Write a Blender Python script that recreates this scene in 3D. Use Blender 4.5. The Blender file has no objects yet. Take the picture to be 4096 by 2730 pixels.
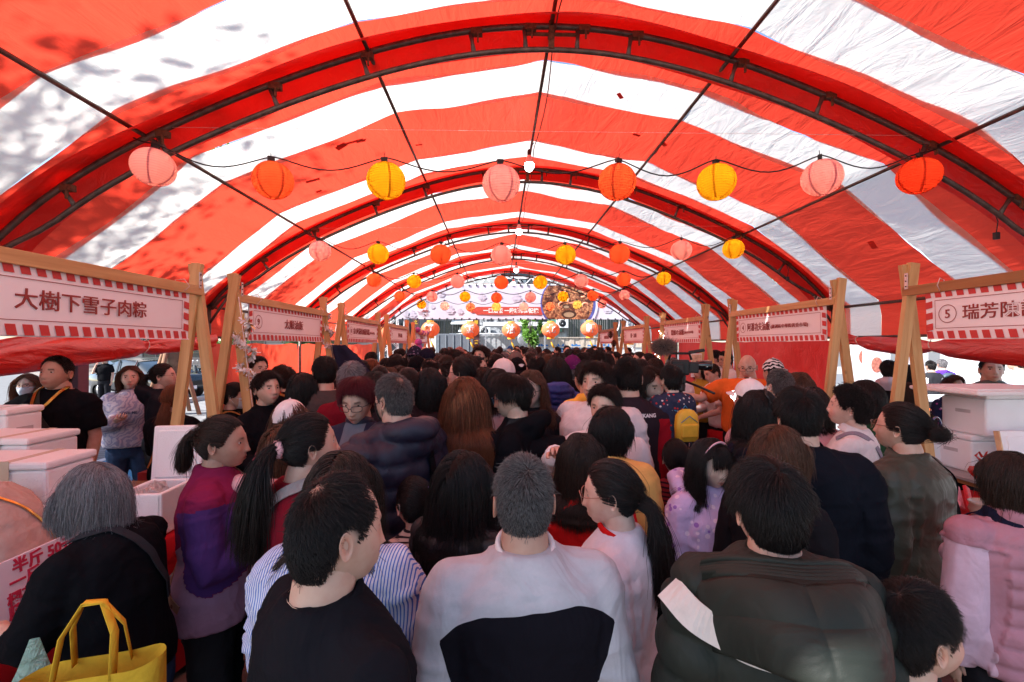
import bpy, bmesh, math, random
import numpy as np
from mathutils import Vector, Matrix, Euler
R = math.radians
S = bpy.context.scene
COL = S.collection
rnd = random.Random(7)
# ------------------------------------------------------------------ camera, sky, sun, exposure
CZ = 1.95
F = 1820.0                       # focal length in photograph pixels (4096 wide)
cam_d = bpy.data.cameras.new('camera'); cam_d.lens = 16.0; cam_d.sensor_width = 36.0
cam_d.clip_start = 0.05; cam_d.clip_end = 600
cam = bpy.data.objects.new('camera', cam_d); COL.objects.link(cam)
cam.location = (0, 0, CZ)
cam.rotation_euler = Euler((R(90 + 0.5), 0, R(-1.73)), 'XYZ')
S.camera = cam
CM = Matrix.Translation(cam.location) @ cam.rotation_euler.to_matrix().to_4x4()
def at(px, py, y):
 """world point seen at photograph pixel (px, py) whose world Y is y"""
 d = CM.to_3x3() @ Vector(((px - 2048) / F, (1365 - py) / F, -1.0))
 t = y / d.y
 return Vector((d.x * t, y, CZ + d.z * t))
SUN_DIR = Vector((-0.715, -0.27, 0.645)).normalized()     # towards the sun
el = math.asin(SUN_DIR.z); az = math.atan2(SUN_DIR.x, SUN_DIR.y)
w = bpy.data.worlds.new('World'); S.world = w; w.use_nodes = True
nt = w.node_tree; bg = nt.nodes['Background']
sky = nt.nodes.new('ShaderNodeTexSky'); sky.sky_type = 'NISHITA'; sky.sun_disc = False
sky.sun_elevation = el; sky.sun_rotation = az
nt.links.new(sky.outputs[0], bg.inputs[0]); bg.inputs[1].default_value = 0.12
sl = bpy.data.lights.new('sun', 'SUN'); sl.energy = 5.0; sl.angle = R(0.75); sl.color = (1, .975, .95)
so = bpy.data.objects.new('sun', sl); COL.objects.link(so); so.location = (-30, -20, 40)
so.rotation_euler = (-SUN_DIR).to_track_quat('-Z', 'Y').to_euler()
S.view_settings.view_transform = 'Standard'; S.view_settings.look = 'None'
S.view_settings.gamma = 1.0; S.view_settings.use_curve_mapping = False
S.view_settings.exposure = 1.42
S.render.engine = 'CYCLES'
S.cycles.use_denoising = True
S.cycles.max_bounces = 9; S.cycles.diffuse_bounces = 5; S.cycles.glossy_bounces = 3
S.cycles.transmission_bounces = 6; S.cycles.transparent_max_bounces = 12
S.cycles.sample_clamp_indirect = 8
S.cycles.caustics_reflective = False; S.cycles.caustics_refractive = False
try: S.cycles_curves.shape = 'RIBBONS'
except Exception: pass
# ------------------------------------------------------------------ materials
MATS = {}
def _mat(name):
 m = bpy.data.materials.new(name); m.use_nodes = True
 return m, m.node_tree, m.node_tree.nodes['Principled BSDF']
def N(nt, t, **k):
 n = nt.nodes.new('ShaderNode' + t)
 for a, b in k.items():
  if a.startswith('i_'):
   key = a[2:]
   key = int(key) if key.isdigit() else key.replace('_', ' ')
   n.inputs[key].default_value = b
  else: setattr(n, a, b)
 return n
def mat(name, c, rough=.6, metal=0, var=.15, vs=8., bump=.0, bs=60., stretch=None, spec=.4, emis=None, es=1., coat=0):
 """procedural material: base colour varied by noise plus optional fine relief"""
 key = name
 if key in MATS: return MATS[key]
 m, nt, b = _mat(name)
 L = nt.links.new
 tc = N(nt, 'TexCoord'); mp = N(nt, 'Mapping'); L(tc.outputs['Object'], mp.inputs[0])
 if stretch: mp.inputs['Scale'].default_value = stretch
 no = N(nt, 'TexNoise', i_Scale=vs, i_Detail=5.0, i_Roughness=.6); L(mp.outputs[0], no.inputs['Vector'])
 rp = N(nt, 'ValToRGB'); L(no.outputs[0], rp.inputs[0])
 e = rp.color_ramp.elements
 e[0].position = .3; e[1].position = .7
 e[0].color = tuple(x * (1 - var) for x in c) + (1,); e[1].color = tuple(min(1, x * (1 + var)) for x in c) + (1,)
 L(rp.outputs[0], b.inputs['Base Color'])
 b.inputs['Roughness'].default_value = rough; b.inputs['Metallic'].default_value = metal
 b.inputs['Specular IOR Level'].default_value = spec
 b.inputs['Coat Weight'].default_value = coat
 if bump:
  n2 = N(nt, 'TexNoise', i_Scale=bs, i_Detail=4.0); L(mp.outputs[0], n2.inputs['Vector'])
  bu = N(nt, 'Bump', i_Strength=bump, i_Distance=.01); L(n2.outputs[0], bu.inputs['Height'])
  L(bu.outputs[0], b.inputs['Normal'])
 if emis:
  b.inputs['Emission Color'].default_value = (*emis, 1); b.inputs['Emission Strength'].default_value = es
 MATS[key] = m
 return m
def sheet(name, c, trans=.55, rough=.5, gloss=.06, wrinkle=.35, stretch=(1, 1, 1), ws=6., dirt=0., var=.05, weave=True):
 """thin cloth / tarpaulin that lets light through"""
 if name in MATS: return MATS[name]
 m, nt, b = _mat(name); nt.nodes.remove(b)
 L = nt.links.new; out = nt.nodes['Material Output']
 tc = N(nt, 'TexCoord'); mp = N(nt, 'Mapping'); mp.inputs['Scale'].default_value = stretch
 L(tc.outputs['Object'], mp.inputs[0])
 no = N(nt, 'TexNoise', i_Scale=ws * .4, i_Detail=6.0, i_Roughness=.65, i_Distortion=.4); L(mp.outputs[0], no.inputs['Vector'])
 rp = N(nt, 'ValToRGB'); L(no.outputs[0], rp.inputs[0]); e = rp.color_ramp.elements
 e[0].position = .3; e[1].position = .75
 e[0].color = tuple(x * (1 - var) for x in c) + (1,); e[1].color = tuple(min(1, x * (1 + var)) for x in c) + (1,)
 colout = rp.outputs[0]
 if dirt:
  n3 = N(nt, 'TexNoise', i_Scale=9., i_Detail=9.0, i_Roughness=.75); L(tc.outputs['Object'], n3.inputs['Vector'])
  r3 = N(nt, 'ValToRGB'); L(n3.outputs[0], r3.inputs[0]); q = r3.color_ramp.elements
  q[0].position = .62; q[1].position = .72; q[0].color = (1, 1, 1, 1); q[1].color = (1 - dirt, 1 - dirt * 1.15, 1 - dirt * 1.3, 1)
  mx = N(nt, 'Mix', data_type='RGBA', blend_type='MULTIPLY'); mx.inputs[0].default_value = 1
  L(colout, mx.inputs[6]); L(r3.outputs[0], mx.inputs[7]); colout = mx.outputs[2]
 wv = N(nt, 'TexNoise', i_Scale=ws, i_Detail=5.0, i_Roughness=.55, i_Distortion=.8); L(mp.outputs[0], wv.inputs['Vector'])
 bu = N(nt, 'Bump', i_Strength=wrinkle, i_Distance=.05); L(wv.outputs[0], bu.inputs['Height'])
 df = N(nt, 'BsdfDiffuse'); tr = N(nt, 'BsdfTranslucent'); gl = N(nt, 'BsdfGlossy', i_Roughness=rough)
 for n in (df, tr, gl): L(bu.outputs[0], n.inputs['Normal'])
 L(colout, df.inputs[0]); L(colout, tr.inputs[0]); gl.inputs[0].default_value = (1, 1, 1, 1)
 m1 = N(nt, 'MixShader'); m1.inputs[0].default_value = trans; L(df.outputs[0], m1.inputs[1]); L(tr.outputs[0], m1.inputs[2])
 m2 = N(nt, 'MixShader'); m2.inputs[0].default_value = gloss; L(m1.outputs[0], m2.inputs[1]); L(gl.outputs[0], m2.inputs[2])
 L(m2.outputs[0], out.inputs[0])
 MATS[name] = m
 return m
def cloth(name, c, kind='knit', rough=.85, c2=None, period=.02, axis=2, c3=None, seam=0):
 """clothing: c main colour. kind: knit, denim, nylon, stripe (c2 stripes), split (c where attribute m<0, c2 where m>0), print (c2/c3 specks)"""
 if name in MATS: return MATS[name]
 m, nt, b = _mat(name); L = nt.links.new
 tc = N(nt, 'TexCoord'); b.inputs['Roughness'].default_value = rough
 b.inputs['Specular IOR Level'].default_value = .06
 b.inputs['Sheen Weight'].default_value = .0
 b.inputs['Sheen Roughness'].default_value = .5
 b.inputs['Sheen Tint'].default_value = tuple(min(1, x * 1.5 + .05) for x in c) + (1,)
 no = N(nt, 'TexNoise', i_Scale=9., i_Detail=7.0, i_Roughness=.7); L(tc.outputs['Object'], no.inputs['Vector'])
 def var(col):
  rp = N(nt, 'ValToRGB'); L(no.outputs[0], rp.inputs[0]); e = rp.color_ramp.elements
  e[0].position = .3; e[1].position = .72
  v = .22 if kind == 'denim' else .12
  e[0].color = tuple(x * (1 - v) for x in col) + (1,); e[1].color = tuple(min(1, x * (1 + v)) for x in col) + (1,)
  return rp.outputs[0]
 out = var(c)
 def mix(fac, a, bb):
  mx = N(nt, 'Mix', data_type='RGBA'); L(fac, mx.inputs[0]); L(a, mx.inputs[6]); L(bb, mx.inputs[7]); return mx.outputs[2]
 def thr(sock, v=0., op='GREATER_THAN'):
  q = N(nt, 'Math', operation=op); L(sock, q.inputs[0]); q.inputs[1].default_value = v; return q.outputs[0]
 if kind == 'stripe':
  at_ = N(nt, 'Attribute', attribute_name='sp')
  s = N(nt, 'SeparateXYZ'); L(at_.outputs['Vector'], s.inputs[0])
  q = N(nt, 'Math', operation='MULTIPLY'); L(s.outputs[axis], q.inputs[0]); q.inputs[1].default_value = 1 / period
  fr = N(nt, 'Math', operation='FRACT'); L(q.outputs[0], fr.inputs[0])
  out = mix(thr(fr.outputs[0], .62), out, var(c2))
 if kind in ('split', 'split3'):
  a1 = N(nt, 'Attribute', attribute_name='m'); out = mix(thr(a1.outputs['Fac']), out, var(c2))
  if kind == 'split3':
   a2 = N(nt, 'Attribute', attribute_name='m2'); out = mix(thr(a2.outputs['Fac']), out, var(c3))
 if kind == 'print':
  vo = N(nt, 'TexVoronoi', i_Scale=28.); L(tc.outputs['Object'], vo.inputs['Vector'])
  q = thr(vo.outputs['Distance'], .33, 'LESS_THAN')
  sp = N(nt, 'SeparateColor'); L(vo.outputs['Color'], sp.inputs[0])
  q2 = N(nt, 'Math', operation='MULTIPLY'); L(q, q2.inputs[0]); L(thr(sp.outputs[0], .45), q2.inputs[1])
  out = mix(q2.outputs[0], out, mix(thr(sp.outputs[1], .5), var(c2), var(c3 or c2)))
 if kind == 'brush':
  vo = N(nt, 'TexWave', wave_type='BANDS', bands_direction='DIAGONAL', i_Scale=11., i_Distortion=14., i_Detail=5.); L(tc.outputs['Object'], vo.inputs['Vector'])
  out = mix(thr(vo.outputs['Fac'], .5), out, var(c2))
 L(out, b.inputs['Base Color'])
 f1 = N(nt, 'TexNoise', i_Scale=4.5, i_Detail=3.0, i_Distortion=1.2);
 mp = N(nt, 'Mapping'); mp.inputs['Scale'].default_value = (1.3, 1.3, 1.0); L(tc.outputs['Object'], mp.inputs[0]); L(mp.outputs[0], f1.inputs['Vector'])
 b1 = N(nt, 'Bump', i_Strength=.6 if kind != 'nylon' else .6, i_Distance=.03); L(f1.outputs[0], b1.inputs['Height'])
 f2 = N(nt, 'TexNoise', i_Scale=420., i_Detail=1.0); L(tc.outputs['Object'], f2.inputs['Vector'])
 b2 = N(nt, 'Bump', i_Strength=.18, i_Distance=.002); L(f2.outputs[0], b2.inputs['Height']); L(b1.outputs[0], b2.inputs['Normal'])
 L(b2.outputs[0], b.inputs['Normal'])
 if kind == 'nylon': b.inputs['Roughness'].default_value = .52; b.inputs['Specular IOR Level'].default_value = .38
 if 'down' in name: b.inputs['Roughness'].default_value = .62; b.inputs['Specular IOR Level'].default_value = .25
 MATS[name] = m
 return m
def wood(name, c, c2):
 if name in MATS: return MATS[name]
 m, nt, b = _mat(name); L = nt.links.new
 tc = N(nt, 'TexCoord'); oi = N(nt, 'ObjectInfo')
 ad = N(nt, 'VectorMath', operation='ADD'); L(tc.outputs['Object'], ad.inputs[0])
 cx = N(nt, 'CombineXYZ'); L(oi.outputs['Random'], cx.inputs[0]);
 sc = N(nt, 'VectorMath', operation='SCALE'); L(cx.outputs[0], sc.inputs[0]); sc.inputs['Scale'].default_value = 9; L(sc.outputs[0], ad.inputs[1])
 mp = N(nt, 'Mapping'); mp.inputs['Scale'].default_value = (11, 11, .9); L(ad.outputs[0], mp.inputs[0])
 no = N(nt, 'TexNoise', i_Scale=1.6, i_Detail=7., i_Roughness=.62, i_Distortion=.6); L(mp.outputs[0], no.inputs['Vector'])
 rp = N(nt, 'ValToRGB'); L(no.outputs[0], rp.inputs[0]); e = rp.color_ramp.elements
 e[0].position = .32; e[1].position = .68; e[0].color = (*c2, 1); e[1].color = (*c, 1)
 vo = N(nt, 'TexVoronoi', i_Scale=3.1); L(ad.outputs[0], vo.inputs['Vector'])
 kr = N(nt, 'ValToRGB'); L(vo.outputs['Distance'], kr.inputs[0]); k = kr.color_ramp.elements
 k[0].position = .06; k[1].position = .12; k[0].color = (.12, .05, .02, 1); k[1].color = (1, 1, 1, 1)
 mx = N(nt, 'Mix', data_type='RGBA', blend_type='MULTIPLY'); mx.inputs[0].default_value = 1
 L(rp.outputs[0], mx.inputs[6]); L(kr.outputs[0], mx.inputs[7]); L(mx.outputs[2], b.inputs['Base Color'])
 b.inputs['Roughness'].default_value = .55
 bu = N(nt, 'Bump', i_Strength=.3, i_Distance=.004); L(no.outputs[0], bu.inputs['Height']); L(bu.outputs[0], b.inputs['Normal'])
 MATS[name] = m
 return m
# ------------------------------------------------------------------ object helpers
def tag(o, label=None, cat=None, group=None, kind=None):
 if label: o['label'] = label
 if cat: o['category'] = cat
 if group: o['group'] = group
 if kind: o['kind'] = kind
 return o
def empty(name, loc=(0, 0, 0), rz=0., label=None, cat=None, group=None, scale=1.):
 o = bpy.data.objects.new(name, None); COL.objects.link(o)
 o.location = loc; o.rotation_euler = (0, 0, rz); o.scale = (scale,) * 3; o.empty_display_size = .1
 return tag(o, label, cat, group)
def link(name, me, parent=None, m=None, loc=None, rot=None):
 o = bpy.data.objects.new(name, me); COL.objects.link(o)
 if parent: o.parent = parent
 if loc is not None: o.location = loc
 if rot is not None: o.rotation_euler = rot
 if m is not None:
  ms = m if isinstance(m, (list, tuple)) else [m]
  while len(o.data.materials) < len(ms): o.data.materials.append(None)
  for i, q in enumerate(ms):
   o.material_slots[i].link = 'OBJECT'; o.material_slots[i].material = q
 return o
def copy_tree(o, parent=None):
 c = o.copy(); COL.objects.link(c); c.parent = parent
 for ch in list(o.children): copy_tree(ch, c)
 return c
class MB:
 """collects primitive shapes into one mesh"""
 def __init__(s): s.v = []; s.f = []; s.mi = []; s.sm = []; s.n = 0
 def add(s, v, f, mi=0, smooth=False):
  v = np.asarray(v, float).reshape(-1, 3)
  s.v.append(v); s.f += [tuple(i + s.n for i in q) for q in f]; s.mi += [mi] * len(f); s.sm += [smooth] * len(f); s.n += len(v)
  return s
 def box(s, c, d, rot=None, mi=0, bev=0.0):
  x, y, z = (q / 2 for q in d)
  if bev:
   bm = bmesh.new(); bmesh.ops.create_cube(bm, size=1)
   for v in bm.verts: v.co = Vector((v.co.x * d[0], v.co.y * d[1], v.co.z * d[2]))
   bmesh.ops.bevel(bm, geom=bm.edges[:], offset=min(bev, min(d) * .45), segments=2, affect='EDGES', profile=.5)
   bm.verts.index_update(); V = [v.co[:] for v in bm.verts]; Fc = [[v.index for v in f.verts] for f in bm.faces]; bm.free()
  else:
   V = [(-x, -y, -z), (x, -y, -z), (x, y, -z), (-x, y, -z), (-x, -y, z), (x, -y, z), (x, y, z), (-x, y, z)]
   Fc = [(0, 3, 2, 1), (4, 5, 6, 7), (0, 1, 5, 4), (1, 2, 6, 5), (2, 3, 7, 6), (3, 0, 4, 7)]
  V = np.array(V, float)
  if rot is not None: V = V @ np.array(Euler(rot).to_matrix()).T
  return s.add(V + np.array(c), Fc, mi)
 def beam(s, a, b, w, h, mi=0, up=(0, 0, 1)):
  a = Vector(a); b = Vector(b); d = (b - a).normalized(); u = Vector(up)
  if abs(d.dot(u)) > .98: u = Vector((0, 1, 0))
  r = d.cross(u).normalized(); u = r.cross(d).normalized()
  V = [p + r * sx * w / 2 + u * sz * h / 2 for p in (a, b) for sx, sz in ((-1, -1), (1, -1), (1, 1), (-1, 1))]
  return s.add([v[:] for v in V], [(0, 1, 2, 3), (7, 6, 5, 4), (0, 4, 5, 1), (1, 5, 6, 2), (2, 6, 7, 3), (3, 7, 4, 0)], mi)
 def tube(s, pts, r, n=8, mi=0, cap=True, flat=1.0, up=(0, 0, 1)):
  pts = [Vector(p) for p in pts]; m = len(pts)
  rr = r if hasattr(r, '__len__') else [r] * m
  V = []; prev = None
  for i, p in enumerate(pts):
   d = (pts[min(i + 1, m - 1)] - pts[max(i - 1, 0)])
   d = d.normalized() if d.length > 1e-9 else Vector((0, 0, 1))
   if prev is None:
    u = Vector(up)
    if abs(u.dot(d)) > .97: u = Vector((1, 0, 0))
   else: u = prev
   u = (u - d * u.dot(d)).normalized(); prev = u; q = d.cross(u)
   for k in range(n):
    t = 2 * math.pi * k / n
    V.append((p + (u * math.cos(t) * flat + q * math.sin(t)) * rr[i])[:])
  Fc = [(i * n + k, i * n + (k + 1) % n, (i + 1) * n + (k + 1) % n, (i + 1) * n + k) for i in range(m - 1) for k in range(n)]
  if cap: Fc += [tuple(range(n))[::-1], tuple((m - 1) * n + k for k in range(n))]
  return s.add(V, Fc, mi, True)
 def lathe(s, prof, c=(0, 0, 0), n=24, mi=0, sx=1., sy=1., ribs=None):
  V = []
  for r_, z in prof:
   for k in range(n):
    t = 2 * math.pi * k / n
    V.append((c[0] + r_ * math.cos(t) * sx, c[1] + r_ * math.sin(t) * sy, c[2] + z))
  m = len(prof)
  Fc = [(i * n + k, i * n + (k + 1) % n, (i + 1) * n + (k + 1) % n, (i + 1) * n + k) for i in range(m - 1) for k in range(n)]
  return s.add(V, Fc, mi, True)
 def grid(s, G, mi=0, smooth=True, closed=False):
  G = np.asarray(G, float); a, b = G.shape[:2]
  Fc = [(i * b + j, i * b + j + 1, (i + 1) * b + j + 1, (i + 1) * b + j) for i in range(a - 1) for j in range(b - 1)]
  if closed: Fc += [(i * b + b - 1, i * b, (i + 1) * b, (i + 1) * b + b - 1) for i in range(a - 1)]
  return s.add(G.reshape(-1, 3), Fc, mi, smooth)
 def ball(s, c, r, nu=12, nv=8, mi=0, sc=(1, 1, 1)):
  th = np.linspace(0, math.pi, nv + 1); G = np.zeros((nv + 1, nu, 3))
  for i, t in enumerate(th):
   for j in range(nu):
    a = 2 * math.pi * j / nu
    G[i, j] = (c[0] + r * sc[0] * math.sin(t) * math.cos(a), c[1] + r * sc[1] * math.sin(t) * math.sin(a), c[2] - r * sc[2] * math.cos(t))
  return s.grid(G, mi, True, True)
 def mesh(s, name):
  me = bpy.data.meshes.new(name)
  V = np.concatenate(s.v) if s.v else np.zeros((0, 3))
  me.from_pydata(V.tolist(), [], s.f)
  me.polygons.foreach_set('material_index', s.mi); me.polygons.foreach_set('use_smooth', s.sm)
  me.update(); return me
 def build(s, name, m, parent=None, loc=None, rot=None):
  return link(name, s.mesh(name), parent, m, loc, rot)
def vn(P, seed=0):
 """value noise in -1..1 of an (n,3) array"""
 P = np.asarray(P, float); I = np.floor(P).astype(np.int64); f = P - I; f = f * f * (3 - 2 * f)
 def h(dx, dy, dz):
  q = (I[:, 0] + dx) * 374761393 + (I[:, 1] + dy) * 668265263 + (I[:, 2] + dz) * 2147483647 + seed * 974711
  q = (q ^ (q >> 13)) * 1274126177; q = q ^ (q >> 16)
  return (q & 0xffff) / 32767.5 - 1
 r = 0
 for dx in (0, 1):
  for dy in (0, 1):
   for dz in (0, 1):
    r = r + h(dx, dy, dz) * (f[:, 0] if dx else 1 - f[:, 0]) * (f[:, 1] if dy else 1 - f[:, 1]) * (f[:, 2] if dz else 1 - f[:, 2])
 return r
_fc = {}
def text_mesh(body, size, depth=0.0, align='CENTER', bold=0.0):
 k = (body, size, depth, align, bold)
 if k in _fc: return _fc[k]
 cu = bpy.data.curves.new('lettering', 'FONT'); cu.body = body; cu.size = size; cu.extrude = depth
 cu.align_x = align; cu.align_y = 'CENTER'; cu.resolution_u = 2; cu.offset = bold * size
 o = bpy.data.objects.new('tmp_text', cu); COL.objects.link(o)
 dg = bpy.context.evaluated_depsgraph_get()
 me = bpy.data.meshes.new_from_object(o.evaluated_get(dg)); me.name = 'lettering'
 bpy.data.objects.remove(o); bpy.data.curves.remove(cu)
 _fc[k] = me
 return me
def put_text(body, size, m, parent, loc, rot, name='lettering', align='CENTER', bold=.006, depth=0.0015, fit=None):
 me = text_mesh(body, size, depth, align, bold)
 o = link(name, me, parent, m, loc, rot)
 if fit and len(me.vertices):
  xs = [v.co.x for v in me.vertices]; wd = max(xs) - min(xs)
  o.scale = (min(1.3, fit / wd),) * 1 + (1, 1) if False else (fit / wd, 1, 1)
 return o
# ------------------------------------------------------------------ the tent
TX = 0.43                                   # centre line of the tent
ARCH = [-2.34, 0.66, 3.66, 6.66, 9.66, 12.66, 15.66]
PUR = [(-4.58, 2.53), (-3.2, 3.62), (-1.47, 4.33), (0, 4.57), (1.47, 4.33), (3.2, 3.62), (4.58, 2.53)]
_px = np.array([p[0] for p in PUR]); _pz = np.array([p[1] for p in PUR])
def arc_z(x):
 # smooth arch through the purlin points
 c = np.polyfit(_px, _pz, 6); return np.polyval(c, x)
def facet_z(x): return np.interp(x, _px, _pz)
metal = mat('galvanised_tube', (.13, .115, .10), .5, .7, .35, 14, .25, 90)
rust = mat('rusty_bracket', (.16, .08, .045), .8, .3, .4, 40, .4, 120)
red_s = sheet('red_roof_cloth', (.84, .062, .032), .58, .5, .03, .55, (1, .25, 1), 7., 0, .09)
wht_s = sheet('white_roof_cloth', (.88, .855, .78), .50, .5, .03, .6, (1, .3, 1), 6., .10, .03)
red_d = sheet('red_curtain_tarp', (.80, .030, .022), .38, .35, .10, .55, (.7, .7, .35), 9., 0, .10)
red_l = sheet('red_curtain_sunlit_tint', (.85, .085, .04), .50, .35, .06, .6, (.7, .7, .35), 9., 0, .10)  # lighter copy of the tarp, sunshine on the left curtains put into its colour
red_k = sheet('red_curtain_inner', (.80, .030, .022), .30, .28, .16, .6, (.4, .35, 1), 9., 0, .10)
tent = empty('festival_tent', (TX, 3.66, 0), 0, 'long red and white striped frame tent arching over the whole crowd', 'tent')
def T(x, y, z): return (x, y - 3.66, z)      # local to the tent root, x from the centre line
def tent_part(name, mb, m): return mb.build(name, m, tent)
def roof_height(x, y):
 near = min(abs(y - a) for a in ARCH)
 k = math.exp(-(near / .22) ** 2)
 z = facet_z(x) * (1 - k) + (np.maximum(arc_z(x), facet_z(x))) * k
 t = ((y - ARCH[0]) % 3.0) / 3.0
 sag = -.045 * math.sin(math.pi * t) * (1 - np.minimum(1, np.abs(x[:, None] - _px[None]).min(1) / .7) * -.3)
 return z + sag + .03
stripes = []
for a in ARCH[:-1]:
 stripes += [(a - (.27 if a > ARCH[0] else 0), a + .50, 0), (a + .50, a + 1.05, 1), (a + 1.05, a + 2.15, 0), (a + 2.15, a + 2.73, 1)]
stripes.append((ARCH[-1] - .27, ARCH[-1] + .12, 0))
xs = np.concatenate([np.linspace(_px[i], _px[i + 1], 16, endpoint=False) for i in range(6)] + [[4.58]])
for (y0, y1, c) in stripes:
 if y0 < -.5: continue
 o0 = -.035 if c == 0 else 0.; o1 = .035 if c == 0 else 0.
 ys = np.linspace(y0 + o0, y1 + o1, max(6, int((y1 - y0) / .07)))
 G = np.zeros((len(ys), len(xs) + 4, 3))
 for i, y in enumerate(ys):
  P = np.stack([xs * 1.3, np.full_like(xs, y * 2.2), np.zeros_like(xs)], 1)
  dg_ = np.stack([xs * 3.2 + y * 1.6, np.full_like(xs, y * .8) - xs * .5, np.zeros_like(xs)], 1)
  w_ = vn(P * 1.0, 3) * .020 + vn(P * np.array([1, .5, 1]) * 3.1 + 5, 4) * .007 + (1 - np.abs(vn(dg_, 6))) ** 3 * .016 * np.clip(.4 + xs / 4, 0, 1)
  edge = .02 * np.sin(xs * 2.3 + y0 * 5) + .012 * np.sin(xs * 6.1 + y0 * 3)
  z = roof_height(xs, y) + w_ + (0.005 if c == 0 else 0)
  G[i, 2:-2, 0] = xs; G[i, 2:-2, 1] = y + edge - 3.66; G[i, 2:-2, 2] = z
  for s_, k in ((-1, (1, 0)), (1, (-2, -1))):
   for q, dz in zip(k, (.22, .50)):
    G[i, q] = (s_ * (4.60 + .012 * math.sin(y * 7 + q) + (.004 if c == 0 else 0)), y - 3.66 + edge[0 if s_ < 0 else -1], 2.56 - dz)
 tent_part('roof_panel', MB().grid(G), red_s if c == 0 else wht_s)
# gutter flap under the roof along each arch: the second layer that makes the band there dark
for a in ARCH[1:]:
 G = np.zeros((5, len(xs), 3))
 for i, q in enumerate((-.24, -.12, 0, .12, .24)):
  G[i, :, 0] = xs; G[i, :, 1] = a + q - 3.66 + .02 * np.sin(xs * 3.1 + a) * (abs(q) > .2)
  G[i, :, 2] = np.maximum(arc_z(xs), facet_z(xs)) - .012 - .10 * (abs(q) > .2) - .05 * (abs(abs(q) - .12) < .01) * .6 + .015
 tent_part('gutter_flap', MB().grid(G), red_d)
# arches
ax = np.linspace(-4.58, 4.58, 64)
for a in ARCH[1:]:
 az_ = np.maximum(arc_z(ax), facet_z(ax)) - .035
 mb = MB(); mb.tube([T(x, a, z) for x, z in zip(ax, az_)], .024, 10)
 # inner chord, offset along the normal
 dz = np.gradient(az_, ax); nrm = np.stack([dz, -np.ones_like(dz)], 1); nrm /= np.linalg.norm(nrm, axis=1)[:, None]
 off = .19 * np.clip((4.58 - np.abs(ax)) / .5, .25, 1)
 ix = ax + nrm[:, 0] * off; iz = az_ + nrm[:, 1] * off
 m2 = MB(); m2.tube([T(x, a, z) for x, z in zip(ix, iz)], .021, 10)
 arch = tent_part('arch_tube', mb, metal)
 m2.build('inner_tube', metal, arch)
 for xb in (-3.9, -3.19, -2.3, -1.47, -.72, -.2, .2, .72, 1.47, 2.3, 3.19, 3.9):
  k = int(np.argmin(np.abs(ax - xb)))
  b_ = MB(); b_.tube([T(ax[k], a, az_[k]), T((ax[k] + ix[k]) / 2, a, (az_[k] + iz[k]) / 2), T(ix[k], a, iz[k])], [.022, .015, .022], 8)
  b_.build('strut', metal, arch)
  c_ = MB(); c_.box(T(ax[k] + .05, a + .0, az_[k] - .01), (.09, .05, .05)); c_.box(T(ax[k] + .06, a - .02, az_[k] - .06), (.012, .02, .08)); c_.build('bracket', rust, arch)
 c_ = MB(); c_.tube([T(-.2, a, 4.47), T(.2, a, 4.47)], .014, 8); c_.box(T(0, a, 4.47), (.04, .06, .26)); c_.build('ridge_joint', rust, arch)
 for s_ in (-1, 1):
  p_ = MB(); p_.tube([T(s_ * 4.58, a, 0), T(s_ * 4.58, a, 2.54)], .027, 10); p_.box(T(s_ * 4.58, a, .01), (.16, .16, .02))
  p_.build('pole', metal, tent)
  q_ = MB(); q_.tube([T(s_ * 4.58, a, 2.25), T(s_ * 4.28, a, 2.70)], .018, 8); q_.build('corner_brace', metal, tent)
for i, (x, z) in enumerate(PUR):
 for a, b in zip([-.2] + ARCH[1:-1], ARCH[1:]):
  zz = z - .03
  tent_part('purlin', MB().tube([T(x, a + .01, zz), T(x, b - .01, zz)], .017 if 0 < i < 6 else .02, 8), metal)
for s_ in (-1, 1):
 for a, b in zip([-.2] + ARCH[1:-1], ARCH[1:]):
  tent_part('side_rail', MB().tube([T(s_ * 4.58, a + .03, 2.06), T(s_ * 4.58, b - .03, 2.06)], .017, 8), metal)
# side curtains, hanging
def curtain(side, y0, y1, ztop, seed):
 ys = np.linspace(y0, y1, 70); zs = np.linspace(.03, ztop, 26); G = np.zeros((len(zs), len(ys), 3))
 for i, z in enumerate(zs):
  P = np.stack([ys * 1.6, np.full_like(ys, z * .7 + seed), np.zeros_like(ys)], 1)
  n = vn(P, seed) * .07 + vn(P * 3.3, seed + 1) * .025
  G[i, :, 0] = side * (4.63 + n * (1 - (z / ztop) ** 6)); G[i, :, 1] = ys - 3.66
  G[i, :, 2] = z - .03 * (z / ztop) * np.abs(np.sin(ys * 2.4 + seed))
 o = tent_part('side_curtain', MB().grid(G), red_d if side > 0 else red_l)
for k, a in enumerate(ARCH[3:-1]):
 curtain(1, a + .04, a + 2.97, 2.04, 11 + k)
 curtain(-1, a + .04, a + 2.97 , 1.985, 31 + k)
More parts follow.
